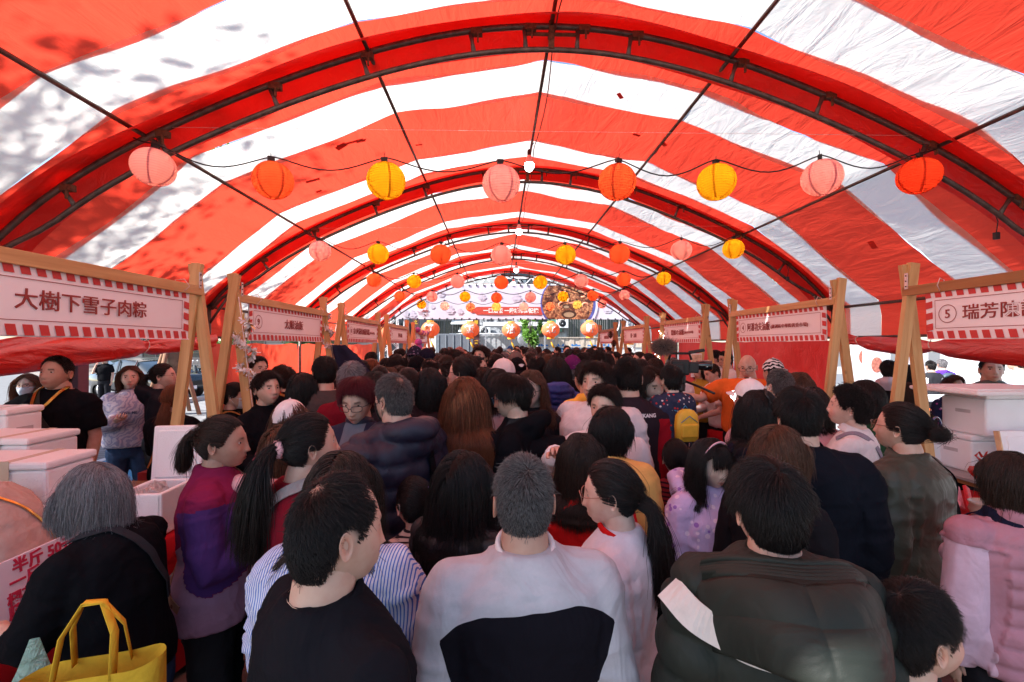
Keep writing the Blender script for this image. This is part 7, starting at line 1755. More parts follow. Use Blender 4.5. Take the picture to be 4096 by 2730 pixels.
gcat = mat('print_grey', (.42, .38, .46), .7); m_ = MB().add([(.05 + .065 * math.cos(t), -.078, .03 + .052 * math.sin(t)) for t in np.linspace(6.283, 0, 24, endpoint=False)], [tuple(range(24))]); m_.add([(-.005, -.0785, .06), (.0, -.0785, .105), (.03, -.0785, .078)], [(0, 1, 2)]).add([(.07, -.0785, .078), (.10, -.0785, .105), (.105, -.0785, .06)], [(0, 1, 2)]); m_.add([(.05 + .04 * math.cos(t), -.0785, -.06 + .045 * math.sin(t)) for t in np.linspace(6.283, 0, 20, endpoint=False)], [tuple(range(20))]); m_.build('print', gcat, e)
put_text('First', .045, foam, e, (.08, -.079, -.10), (R(90), R(-12), 0), bold=.04)
e = empty('shopping_bag', (-1.40, 1.42, .84), R(20), 'pale mint thin bag hanging behind the yellow bag at the lower left', 'bag', None, .75)
mb = MB(); G = []
for z, k in ((-.2, .7), (-.1, .9), (.05, .8), (.18, .4), (.3, .12)): G.append([(k * .13 * math.cos(q) + .02 * z, k * .05 * math.sin(q) * (1 + .3 * math.sin(q * 3)), z) for q in np.linspace(0, 6.283, 20, endpoint=False)])
mb.grid(G, closed=True); mb.build('bag_film', sheet('mint_plastic', (.45, .72, .60), .5, .3, .08, .8, ws=20), e)
person(-230, 1935, 2.3, -95, 'person in a beige knit sweater bending far over at the left edge', 'f', 'short', topc=beige, top='sweater', lean=62, wide=1.2, g=.045, cat='person', arms='reachlow', n=1500, z=None, extra=lambda r, p, t, o: (ribbon(t, [p.pt((-.10, -.16, 1.34)), p.pt((0, -.17, 1.2)), p.pt((.12, -.16, 1.0)), p.pt((.18, -.08, .90))], .014, r, goldc, 'phone_strap', .008), MB().box(p.pt((.17, -.185, 1.0)), (.085, .014, .16), rot=(R(-50), 0, 0), bev=.01).build('phone', mat('phone_screen', (.01, .01, .012), .08, coat=1), r)))
def f(r, p, t, o):
 tie(p, r, (0, -.95, .18), blk, .016, .009); ribbon(t, [(-.02, .12, 1.36), (-.08, .02, 1.43), (-.14, -.10, 1.32), (-.10, -.16, 1.15), (.06, -.17, .98), (.18, -.08, .92)], .032, r, K('woven_strap', (.22, .14, .10), 'print', c2=(.5, .4, .3), c3=(.1, .05, .04)), 'bag_strap')
 MB().box((-.06, -.20, .84), (.2, .07, .22), bev=.025).build('handbag', K('dark_bag', (.03, .02, .022), 'nylon'), r)
person(888, 1772, 2.08, 74, 'woman with a frizzy ponytail in a plum vest with purple sleeves', 'f', 'pony', hc='dark', topc=K('plum_purple_mauve', (.21, .016, .065), 'split3', c2=(.075, .028, .13), c3=(.30, .17, .25)), top='fleece_vest', mf=lambda P, q, a: np.where(a, 1., -1.), m2f=lambda P, q, a: np.where(~a, 1.22 - P[:, 2] - .9 * np.abs(P[:, 1] + .02) + .02, -1.), n=9000, rad=.0008, length=.17, tie=(0, -.95, .18), extra=f, cat='woman', wide=1.15, g=.036, skin='c', stand=.04, arms=['down', 'phone'], hp=6, hem=.80)
def f(r, p, t, o):
 tie(p, r, (0, -.96, .02), pinkp, .022, .014, 'scrunchie'); ribbon(t, [(.12, .10, 1.38), (.08, 0, 1.45), (.02, -.15, 1.34), (-.08, -.18, 1.15), (-.16, -.14, .95)], .045, r, K('woven_strap_grey', (.28, .27, .27), 'stripe', c2=(.02, .02, .025), period=.03, axis=0), 'bag_strap', .01)
 ribbon(t, [(-.02, -.17, 1.28), (-.05, -.18, 1.22)], .06, r, goldc, 'strap_buckle', .018, 8)
person(1236, 1782, 1.78, 48, 'woman with a long black ponytail and pink scrunchie in a maroon polo shirt', 'f', 'pony', topc=maroon, top='polo_shirt', sleeve='short', n=10000, rad=.0008, length=.42, tie=(0, -.96, .02), extra=f, cat='woman', wide=1.22, g=.035, arms='hold', skin='b', col='shirt', trouser=jeans, part=-.4)
person(1128, 1800, 2.2, 30, 'person in a pink jacket half hidden behind the maroon polo shirt', 'f', 'bob', hc='brown', topc=pinkc, length=.2, hood=True, cat='person', g=.05, wide=1.1)
person(1160, 1688, 2.75, 22, 'woman in a white cap and quilted wine red jacket', 'f', 'bob', hc='brown', topc=K('wine_quilt', (.14, .012, .03), 'nylon'), puff=.05, length=.24, n=5000, extra=lambda r, p, t, o: cap(p, r, whitec, 1.2), cat='woman', g=.035)
sblue = K('blue_white_stripe', (.62, .64, .74), 'stripe', c2=(.07, .16, .52), period=.0085, axis=0)
person(1362, 1975, 1.36, 6, 'dark haired woman in a blue and white striped shirt behind the balding man', 'f', 'long', hc='dark', topc=sblue, top='striped_shirt', length=.30, n=6000, rad=.0009, cat='woman', wide=1.12, g=.045, flare=.06, fold=1.5, hem=.80, arms='hold', trouser=darkj)
person(1852, 1936, 1.7, 34, 'woman with very long straight black hair in a black padded jacket', 'f', 'long', topc=blkn, puff=.07, length=.60, n=10000, rad=.0008, vol=.013, cat='woman', g=.03, wide=1.05)
def f(r, p, t, o): balls(p, r, (.62, -.45, .60), lilac); balls(p, r, (.75, -.62, .0), mat('blue_bobble', (.02, .02, .35), .2, coat=1))
person(1655, 2012, 2.05, -34, 'little girl with lilac and blue hair bobbles in a cream striped top', 'f', 'lowpony', topc=K('cream_black_stripe', (.62, .46, .40), 'stripe', c2=(.03, .025, .03), period=.021), length=.22, n=6000, rad=.0009, tie=(.6, -.75, -.1), kid=1, extra=f, cat='girl', skin='a', hood=False, g=.03, trouser=greyc)
def f(r, p, t, o): glasses(p, r, black, rnd_=.6, h_=.016, w_=.026); collar(p, r, navy, 'stand')
person(1432, 1600, 2.58, 184, 'man with wine red hair and black glasses in a navy jacket, looking down', hair='fringe', hc='red', topc=K('navy_jacket_grey_front', (.026, .028, .052), 'split', c2=(.14, .15, .18)), top='jacket', mf=lambda P, q, a: np.where((P[:, 1] > .03) & (~a), .055 - np.abs(P[:, 0]), -1.), n=9000, rad=.0009, length=.32, vol=.016, hp=22, extra=f, cat='man', skin='b', g=.035, part=.3)
def f(r, p, t, o): mask(p, r, mask_b); ribbon(t, [(.0, .12, 1.36), (.06, -.02, 1.45), (.05, -.18, 1.30), (.10, -.19, 1.05), (.16, -.14, .9)], .04, r, blk, 'bag_strap', .012)
person(1575, 1600, 2.38, -54, 'man with thinning grey hair and a black mask in a navy hooded down jacket', hair='crop', hc='salt', bald=4, topc=navy, top='down_jacket', puff=.10, hood=True, wide=1.22, n=9000, rad=.0008, length=.40, extra=f, cat='man', g=.04, skin='b', hp=6)
person(1300, 1492, 3.7, -22, 'tall man with short black hair in a brown grey jacket beside the garland post', hair='short', topc=brownc, n=5000, rad=.0012, wide=1.08, col='ribbed', cat='man', length=.34, extra=lambda r, p, t, o: glasses(p, r, black), g=.03, arms='hold')
def chef(r, p, t, o):
 for s_ in (-1, 1): ribbon(t, [(s_ * .08, .08, 1.42), (s_ * .07, -.06, 1.42), (-s_ * .08, -.16, 1.15), (-s_ * .16, -.12, .98)], .022, r, K('tan_strap', (.32, .13, .04)), 'apron_strap')
 print_text(t, '飯', .10, mat('logo_white', (.75, .72, .72), .6), r, (0, 1.20), bold=.05)
person(1068, 1556, 3.55, 124, 'short haired woman in a black V-neck top turning to the right', 'f', 'short', topc=blk, n=5000, rad=.0012, length=.5, vol=.02, cat='woman', skin='b', arms='table')
person(1134, 1518, 4.35, -66, 'stall worker with brown hair and an apron with tan straps, back to the crowd', 'f', 'short', hc='dark', topc=K('black_apron_top', (.006, .006, .008)), lean=14, n=4000, rad=.0014, length=.5, extra=lambda r, p, t, o: (chef(r, p, t, o), collar(p, r, redc, 'crew')), cat='woman', arms='table')
person(1030, 1478, 4.75, 118, 'black haired worker with red collar beside the orange curtain', 'm', 'short', topc=blk, extra=lambda r, p, t, o: collar(p, r, redc, 'crew'), cat='man', n=3000, rad=.0015)
person(934, 1585, 4.05, 62, 'woman with dark hair and pale mask behind the garland post', 'f', 'lowpony', topc=blk, extra=lambda r, p, t, o: (mask(p, r, mask_w), chef(r, p, t, o)), cat='woman', n=4000, rad=.0013, length=.2, hp=10)
person(694, 1594, 4.0, -8, 'woman with a coppery ponytail and tan apron straps at the left posts', 'f', 'lowpony', hc='copper', topc=K('black_apron_top', (.006, .006, .008)), extra=lambda r, p, t, o: (chef(r, p, t, o), tie(p, r, (0, -.93, -.28), pinkp, .018, .009)), length=.2, n=5000, rad=.0012, cat='woman', g=.03, arms='table')
person(652, 1506, 4.75, 66, 'woman with a black ponytail and thin glasses in a black hoodie at the left', 'f', 'pony', topc=K('black_hoodie_yellow', (.015, .016, .022)), hood=True, length=.20, n=4500, rad=.0013, tie=(0, -.97, .0), extra=lambda r, p, t, o: (glasses(p, r, MATS['thin_metal']), tie(p, r, (0, -.97, 0), mat('tan_tie', (.5, .2, .12), .7), .014, .008)), cat='woman', skin='a')
person(522, 1512, 5.0, 146, 'smiling woman with a brown bob in a pale lilac patterned jacket outside the tent', 'f', 'bob', hc='brown', topc=K('lilac_brush_print', (.56, .50, .58), 'brush', c2=(.34, .32, .46)), hood=True, length=.23, n=5000, rad=.0013, arms=['down', 'phone'], cat='woman', skin='a', wide=1.12, g=.045, trouser=jeans, extra=lambda r, p, t, o: print_text(t, 'LOVE ME', .035, mat('logo_navy', (.05, .06, .12), .6), r, (0, 1.22), side=1))
def f(r, p, t, o):
 pts = [(.075 * math.cos(a), .02 + .095 * abs(math.sin(a)) ** .8 * (1 if math.sin(a) > 0 else .5) * (1 if math.sin(a) > 0 else -1), 1.43 - .10 * max(0, math.sin(a)) ** 1.5 * 1.6) for a in np.linspace(0, 6.283, 40)]
 ch = ribbon(t, pts, .022, r, goldc, 'gold_chain', .010, 80, .012)
 ribbon(t, [(.10, -.02, 1.45), (.07, .10, 1.40), (-.03, .15, 1.22), (-.14, .15, 1.02)], .05, r, K('olive_strap', (.04, .04, .035)), 'bag_strap')
 for ch_, x, z in (('O', .09, 1.24), ('A', -.05, 1.19), ('R', -.02, 1.14), ('A', .02, 1.09), ('I', -.06, 1.09)): print_text(t, ch_, .045, goldc, r, (x, z), side=1, bold=.02)
person(228, 1494, 3.98, 176, 'man with a thick gold chain and black T-shirt standing behind the tallest foam box', hair='crop', topc=blk, top='tshirt', sleeve='short', wide=1.22, arms=['down', ((.16, .10, -.16), (.26, .14, -.30), (0, 0, -1), .3)], extra=f, n=5000, rad=.0012, cat='man', skin='c', g=.03, hk=1.08, hp=-2)
person(110, 1545, 4.95, 158, 'woman with wavy light brown hair, glasses and a pale blue mask outside at the left', 'f', 'bob', hc='copper', topc=K('cream_blouse', (.5, .42, .36)), length=.30, n=4000, rad=.0014, extra=lambda r, p, t, o: (mask(p, r, mask_w), glasses(p, r, black, rnd_=.9)), cat='woman', vol=.022)
person(418, 1440, 15.0, 175, 'man in a black T-shirt holding a phone to his ear on the sunny pavement', topc=blk, top='tshirt', sleeve='short', arms=['down', 'ear'], wide=1.15, cat='man', n=900, rad=.004, extra=lambda r, p, t, o: MB().tube([(.42, 0, 0), (.42, 0, 1.3)], .02, 6).build('banner_pole', foam, r) if False else None)
# --- right hand side
person(3556, 1482, 5.7, 44, 'man with black hair in a black and white hooded jacket beyond the right posts', hair='short', topc=K('black_white_hoodie', (.018, .018, .022), 'split', c2=(.55, .5, .55)), hood=True, mf=lambda P, q, a: np.where(P[:, 2] > 1.33, 1., -1.) , cat='man', n=4000, rad=.0014, length=.36)
person(3640, 1498, 5.75, 128, 'laughing young woman with a black fringe outside at the right', 'f', 'bob', topc=K('khaki_coat', (.2, .17, .13)), bangs=.075, length=.2, cat='woman', skin='a', n=4000, rad=.0014)
person(3814, 1545, 5.05, 184, 'elderly woman in a navy flower printed blouse holding a card', 'f', 'short', hc='brown', topc=K('navy_flower_blouse', (.015, .02, .055), 'print', c2=(.6, .6, .65), c3=(.25, .06, .25)), length=.5, vol=.02, arms=['hold', 'hold'], cat='woman', skin='c', n=4000, rad=.0014, g=.04, hkw=({}, {}), extra=lambda r, p, t, o: MB().box((.10, .26, 1.13), (.11, .004, .07), rot=(R(20), 0, .2)).build('paper_card', foam, r))
person(3966, 1480, 4.75, -146, 'smiling heavy man in a grey green T-shirt at the right edge', hair='crop', topc=K('grey_green_tee', (.13, .135, .12)), top='tshirt', wide=1.34, cat='man', skin='b', n=4000, rad=.0014, g=.03, hk=1.08, col='crew')
person(3638, 1585, 3.95, 4, 'woman with long dark brown hair between the right hand posts', 'f', 'long', hc='dark', topc=K('pale_mauve_top', (.34, .28, .36)), length=.36, n=6000, rad=.0012, cat='woman')
person(3462, 1597, 3.15, -28, 'woman with a thick dark bob in a bottle green T-shirt and dark strap', 'f', 'bob', topc=green, sleeve='short', length=.19, vol=.022, n=8000, rad=.0009, arms=['reach', 'down'], cat='woman', wide=1.12, extra=lambda r, p, t, o: ribbon(t, [(.10, .08, 1.42), (.07, -.05, 1.43), (-.04, -.17, 1.22), (-.14, -.14, 1.0)], .03, r, K('wine_strap', (.08, .01, .02)), 'bag_strap'))
def f(r, p, t, o):
 sm_ = K('grey_lilac_strap', (.26, .23, .28)); collar(p, r, whitec, 'shirt')
 ribbon(t, [(-.10, .08, 1.40), (-.09, -.05, 1.42), (.02, -.17, 1.20), (.14, -.15, 1.0), (.17, -.08, .9)], .034, r, sm_, 'bag_strap'); ribbon(t, [(.10, .08, 1.40), (.10, -.05, 1.41), (.10, -.16, 1.25), (.11, -.17, 1.12)], .026, r, sm_, 'bag_strap')
person(3398, 1630, 2.72, -46, 'woman with short curly black hair in a white shirt with grey bag straps', 'f', 'perm', topc=whitec, top='shirt', sleeve='short', n=6000, rad=.0011, length=.45, vol=.022, extra=f, cat='woman', wide=1.1, arms=['reach', 'down'], skin='a')
person(3722, 1466, 9.2, 10, 'passer by in a dark vest and pale sleeves near the barrier', 'm', 'short', topc=K('dark_vest_pale', (.03, .03, .035), 'split', c2=(.5, .5, .5)), mf=lambda P, q, a: np.where(a, 1., -1.), cat='man', n=1200, rad=.0025)
person(3768, 1458, 9.6, 20, 'passer by in a purple jacket with a dark backpack', 'm', 'short', hc='grey', topc=K('purple_jacket', (.10, .04, .32)), cat='man', n=1200, rad=.0025, extra=lambda r, p, t, o: backpack(r, (0, -.24, 1.18), (.28, .16, .42), K('slate_pack', (.05, .08, .11), 'nylon'), blk))
person(4066, 1452, 7.2, -20, 'person in a pale blue shirt walking away at the far right', 'm', 'short', topc=K('pale_blue_shirt', (.5, .55, .62)), cat='man', n=1200, rad=.0025)
person(4110, 1470, 8.4, 190, 'person in a mustard print top at the far right edge', 'f', 'bob', topc=K('mustard_print', (.35, .2, .05), 'print', c2=(.05, .03, .02)), cat='woman', n=1200, rad=.0025, length=.2)
# --- stall four
def f(r, p, t, o): glasses(p, r, black, h_=.018, w_=.027); mb = MB(); G = head_patch((-26, 26), (-52, -40), .0035, 14, 6); mb.grid(G[:, ::-1]); on_head(mb, p).build('goatee', mat('stubble', (.06, .035, .03), .9), r)
person(2990, 1468, 5.3, -152, 'bald man with glasses and goatee in an orange T-shirt stretching his arm out', hair='none', bald=3, topc=orangec, top='tshirt', sleeve='short', wide=1.42, hk=1.12, arms=[((.05, .10, -.22), (-.02, .30, -.20), (0, 0, -1), .4), ((.24, .10, -.14), (.50, .12, -.10), (0, 0, -1), .4)], hp=16, extra=f, cat='man', skin='b', g=.045, hy=8)
person(3092, 1490, 4.7, -6, 'person in a black and white striped beret by the right curtain', 'm', 'crop', topc=K('grey_tee_stall', (.3, .3, .3)), extra=lambda r, p, t, o: (cap(p, r, K('beret_stripe', (.02, .02, .022), 'brush', c2=(.7, .7, .7)), math.pi)), cat='person', n=2500, rad=.0016)
person(2902, 1440, 6.9, -100, 'man with black hair and glasses in a white shirt behind stall four', 'm', 'short', topc=whitec, extra=lambda r, p, t, o: glasses(p, r, black), cat='man', n=2500, rad=.002, hp=12)
person(2862, 1432, 7.6, -60, 'black haired worker at the back of stall three', 'f', 'lowpony', topc=whitec, cat='woman', n=2000, rad=.002, length=.2)
person(2848, 1492, 5.9, -96, 'young worker with brown hair and white T-shirt bending over the counter', 'm', 'short', hc='dark', topc=whitec, sleeve='short', lean=18, hp=18, cat='man', n=3000, rad=.0018, extra=lambda r, p, t, o: chef(r, p, t, o), arms='table')
person(2800, 1480, 6.3, -110, 'worker in a mustard apron at the far side of stall four', 'f', 'bob', topc=K('mustard_apron', (.42, .26, .04), 'split', c2=(.6, .55, .55)), mf=lambda P, q, a: np.where(a, 1., -1.), hp=20, cat='woman', n=2000, rad=.002, length=.18, arms='table')
person(3118, 1546, 3.4, -4, 'man with short salt and pepper hair, mask strings behind his ears', hair='crop', hc='salt', topc=blk2, extra=lambda r, p, t, o: mask(p, r, mask_w), n=6000, rad=.0011, cat='man', wide=1.08)
person(3000, 1598, 3.05, -22, 'girl in a white cap with a black ponytail and dusty pink shirt', 'f', 'lowpony', topc=pinkc, length=.34, n=6000, rad=.0011, extra=lambda r, p, t, o: (cap(p, r, whitec, 0), tie(p, r, (0, -.93, -.28), foam, .014, .006)), cat='girl', skin='a')
person(3036, 1650, 2.55, 2, 'girl with long braided black hair in dark clothes', 'f', 'long', hc='black', topc=navyc, length=.42, n=8000, rad=.0009, cat='girl', extra=lambda r, p, t, o: on_head(MB().tube([(.012 + .006 * math.sin(i * 1.3), -.03 - .10 * math.sin(i / 12), .135 - .004 * i - .0009 * i * i) for i in range(12)], [.006 + .002 * (i % 2) for i in range(12)], 6), p).build('braid', mat('braid_black', (.012, .01, .01), .4), r))
person(3197, 1552, 3.7, 26, 'woman with long chestnut hair before the red curtain', 'f', 'long', hc='brown', topc=blk, length=.4, n=5000, rad=.0013, cat='woman')
person(2702, 1832, 2.75, 8, 'small child with a black ponytail in a red plaid coat', 'f', 'lowpony', topc=K('red_plaid', (.25, .02, .025), 'stripe', c2=(.03, .01, .015), period=.03), kid=1, length=.2, n=4000, rad=.0012, cat='child', extra=lambda r, p, t, o: tie(p, r, (0, -.93, -.28), foam, .012, .005))
# --- the middle of the crowd
person(1862, 1604, 2.68, 28, 'woman with long coppery hair in a black coat reaching to the right', 'f', 'long', hc='copper', topc=blk, length=.50, n=10000, rad=.0009, vol=.020, arms=['down', ((.16, .14, -.06), (.36, .26, -.02), (0, 0, -1), .5)], cat='woman', wide=1.12, g=.035, extra=lambda r, p, t, o: ribbon(t, [(.06, .08, 1.42), (.02, -.06, 1.42), (-.04, -.16, 1.25), (-.1, -.17, 1.0)], .012, r, greyc, 'bag_strap'))
person(2050, 1584, 2.72, -78, 'boy with a bowl fringe and blue framed glasses in a black hoodie looking down', 'm', 'fringe', topc=blk, top='hoodie', hood=True, length=.42, n=8000, rad=.0010, vol=.022, hp=18, arms=['phone', 'phone'], cat='boy', skin='b', extra=lambda r, p, t, o: (glasses(p, r, mat('blue_frame', (.02, .09, .16), .4)), MB().box((0, .32, 1.14), (.075, .15, .01), bev=.004).build('phone', MATS['phone_screen'], r)))
person(2126, 1556, 3.2, -158, 'woman with long brown hair and square glasses in a black track jacket', 'f', 'long', hc='brown', topc=K('black_track_jacket', (.016, .016, .02)), length=.34, n=7000, rad=.0011, hp=12, cat='woman', skin='a', part=-.03, extra=lambda r, p, t, o: (glasses(p, r, black, rnd_=.5, h_=.022, w_=.027), print_text(t, 'H', .05, mat('logo_white', (.75, .72, .72), .6), r, (-.09, 1.22), side=1, name='emblem')), wide=1.05)
person(2146, 1476, 4.5, 12, 'man with a bald crown in a red jacket', 'm', 'short', bald=1, topc=redj, length=.25, n=3500, rad=.0014, wide=1.1, cat='man', col='stand', g=.035)
person(2228, 1490, 4.3, 4, 'woman with a black bob and royal blue hooded padded jacket', 'f', 'bob', topc=bluec, puff=.05, hood=True, length=.26, n=5000, rad=.0013, cat='woman')
person(2290, 1480, 4.5, 26, 'person in a purple baseball cap, pink collar and black hoodie', 'f', 'short', hc='grey', topc=blk2, hood=True, length=.3, n=2500, rad=.0016, cat='person', extra=lambda r, p, t, o: (cap(p, r, K('purple_cap', (.12, .015, .10)), .5), mask(p, r, mask_w), collar(p, r, K('hot_pink', (.7, .03, .15)), 'stand')))
person(2345, 1512, 3.75, -30, 'person in a yellow hoodie mostly hidden by the tall boy', 'm', 'short', topc=yel2, hood=True, cat='person', n=2500, rad=.0015, wide=1.1)
person(1848, 1494, 3.6, -62, 'woman with glasses and a blue hair tie holding her hand to her cheek', 'f', 'lowpony', topc=navyc, length=.26, n=7000, rad=.0011, arms=['face', 'down'], cat='woman', skin='a', extra=lambda r, p, t, o: (glasses(p, r, black), tie(p, r, (0, -.93, -.28), mat('sky_blue_tie', (.12, .4, .6), .6), .016, .008)))
person(1798, 1512, 3.85, -84, 'boy in profile with short black hair beside the woman touching her cheek', 'm', 'short', topc=greyc, n=4500, rad=.0013, cat='boy', skin='b', kid=1)
person(1718, 1552, 3.25, 2, 'woman with a glossy black bob and white ribbed top', 'f', 'bob', topc=K('white_rib', (.66, .56, .60), 'stripe', c2=(.56, .46, .50), period=.01, axis=0), length=.24, n=8000, rad=.0011, vol=.016, cat='woman')
person(1634, 1548, 3.2, 8, 'stout woman with hair knotted low in a black coat', 'f', 'lowpony', topc=K('black_wool', (.02, .013, .016)), length=.12, n=7000, rad=.0011, wide=1.2, cat='woman', g=.04)
person(1722, 1492, 4.4, -58, 'man with a receding hairline behind the glossy bob', 'm', 'crop', bald=1, topc=brownc, n=3500, rad=.0014, cat='man')
person(1670, 1478, 4.9, 186, 'man in a black cap and white mask facing the camera', 'm', 'short', topc=greyc, n=1800, rad=.0018, hp=16, cat='man', extra=lambda r, p, t, o: (cap(p, r, blk, 0), mask(p, r, mask_w)))
person(1660, 1430, 5.8, 8, 'man in a navy patterned cap and brown vest', 'm', 'crop', hc='grey', topc=K('brown_vest', (.05, .035, .025)), n=1500, rad=.002, cat='man', extra=lambda r, p, t, o: cap(p, r, K('navy_pattern_cap', (.02, .02, .04), 'print', c2=(.15, .12, .2)), math.pi))
person(1707, 1440, 5.75, -66, 'man in a dark cap and glasses looking left', 'm', 'crop', hc='salt', topc=K('dark_grey_jacket', (.05, .05, .055)), n=1500, rad=.002, cat='man', extra=lambda r, p, t, o: (cap(p, r, navyc, 0), glasses(p, r, black)))
person(1822, 1448, 5.3, -132, 'man with side parted black hair and a green mask', 'm', 'short', topc=K('brown_coat', (.10, .05, .035)), length=.55, vol=.02, part=.9, n=3500, rad=.0016, cat='man', extra=lambda r, p, t, o: mask(p, r, mat('mask_moss', (.08, .13, .08), .8)), wide=1.1)
person(1922, 1428, 5.7, -158, 'tall young man in a black mask and black hoodie standing above the crowd', 'm', 'short', topc=blk, hood=True, length=.5, vol=.02, n=3500, rad=.0016, cat='man', extra=lambda r, p, t, o: mask(p, r, mask_b), wide=1.05)
person(1992, 1456, 5.9, -62, 'young woman with long black hair and black mask resting her chin on her hand', 'f', 'long', topc=K('beige_coat', (.4, .33, .3)), length=.36, arms=['face', 'down'], n=3500, rad=.0017, cat='woman', skin='a', hp=10, extra=lambda r, p, t, o: mask(p, r, mask_b))
person(2062, 1448, 6.1, 168, 'old man in a grey brown cap facing the camera', 'm', 'crop', hc='salt', topc=K('brown_jacket_old', (.09, .05, .04)), n=1200, rad=.002, cat='man', skin='c', extra=lambda r, p, t, o: cap(p, r, K('taupe_cap', (.16, .12, .11)), 0))
person(2014, 1494, 4.5, -74, 'old man in a white cap with blue letters and a maroon top', 'm', 'crop', hc='grey', topc=maroon, n=1800, rad=.0016, cat='man', skin='c', extra=lambda r, p, t, o: cap(p, r, whitec, 0))
person(2066, 1486, 4.75, 160, 'person in a black cap with a white animal emblem', 'm', 'short', topc=blk2, n=1800, rad=.0017, cat='person', hp=18, extra=lambda r, p, t, o: (cap(p, r, blk, 0), on_head(MB().add([(.026 * math.cos(q) * (1 + .25 * math.sin(3 * q)), .098 - .25 * (.018 * math.sin(q)), .098 + .014 * math.sin(q)) for q in np.linspace(0, 6.283, 20, endpoint=False)], [tuple(range(20))]), p).build('emblem', foam, r)))
person(1558, 1520, 4.75, 176, 'young woman with red brown hair whose forehead shows between the heads', 'f', 'long', hc='brown', topc=blk, n=3500, rad=.0016, cat='woman', skin='a', length=.3)
person(1520, 1516, 4.5, 10, 'woman with black hair and a bag strap left of the forehead', 'f', 'lowpony', topc=navyc, n=3000, rad=.0016, cat='woman', length=.2)
person(1596, 1512, 4.9, 20, 'dark brown head close behind the red haired forehead', 'f', 'bob', hc='dark', topc=blk2, n=3000, rad=.0016, cat='woman', length=.2)
person(1545, 1466, 7.0, 152, 'stall eight worker with a black fringe looking down', 'f', 'bob', topc=K('check_shirt', (.5, .45, .42), 'print', c2=(.03, .03, .03)), bangs=.07, hp=22, n=2500, rad=.002, cat='woman', length=.22, skin='a')
person(1598, 1424, 8.2, 58, 'worker with a topknot, glasses and black mask in stall eight', 'm', 'short', topc=K('khaki_top', (.3, .25, .16)), hp=22, n=2000, rad=.0024, cat='man', extra=lambda r, p, t, o: (mask(p, r, mask_b), glasses(p, r, black)), skin='a')
person(1486, 1442, 7.3, 28, 'man in a blue polo with a yellow green collar', 'm', 'short', topc=K('blue_polo', (.03, .07, .20)), n=2200, rad=.002, cat='man', extra=lambda r, p, t, o: collar(p, r, K('lime_collar', (.42, .40, .04)), 'shirt'), wide=1.1)
person(1480, 1478, 5.7, 54, 'woman with long red brown hair and a red top by the post of stall eight', 'f', 'long', hc='copper', topc=redc, length=.42, n=4000, rad=.0016, cat='woman', hp=18, extra=lambda r, p, t, o: mask(p, r, mask_w))
person(1582, 1456, 6.5, 30, 'woman with black hair in a black and cream striped sweater', 'f', 'bob', topc=K('wide_stripe_knit', (.6, .5, .42), 'stripe', c2=(.03, .03, .035), period=.06), n=2500, rad=.002, cat='woman', length=.22)
person(1410, 1520, 3.35, 12, 'grey haired person just behind the wine red hair', 'm', 'short', hc='grey', topc=maroon, n=4000, rad=.0012, cat='person')
person(1500, 1560, 3.3, -10, 'woman with long black hair between the two navy jackets', 'f', 'long', topc=blk, length=.4, n=5000, rad=.0012, cat='woman')
person(2474, 1530, 3.6, 0, 'man with short dark grey hair behind the hoodie', 'm', 'crop', hc='salt', topc=brownc, n=3500, rad=.0013, cat='man')
person(1985, 1545, 3.4, 40, 'woman with glasses half hidden behind the long coppery hair', 'f', 'bob', topc=K('pink_grey_coat', (.35, .25, .28)), length=.24, n=4000, rad=.0013, cat='woman', extra=lambda r, p, t, o: glasses(p, r, black))
person(1935, 1530, 3.9, -20, 'person in a brick red hooded jacket behind the cheek touching woman', 'f', 'bob', hc='dark', topc=K('brick_nylon', (.20, .05, .035), 'nylon'), hood=True, length=.2, n=3500, rad=.0014, cat='person')
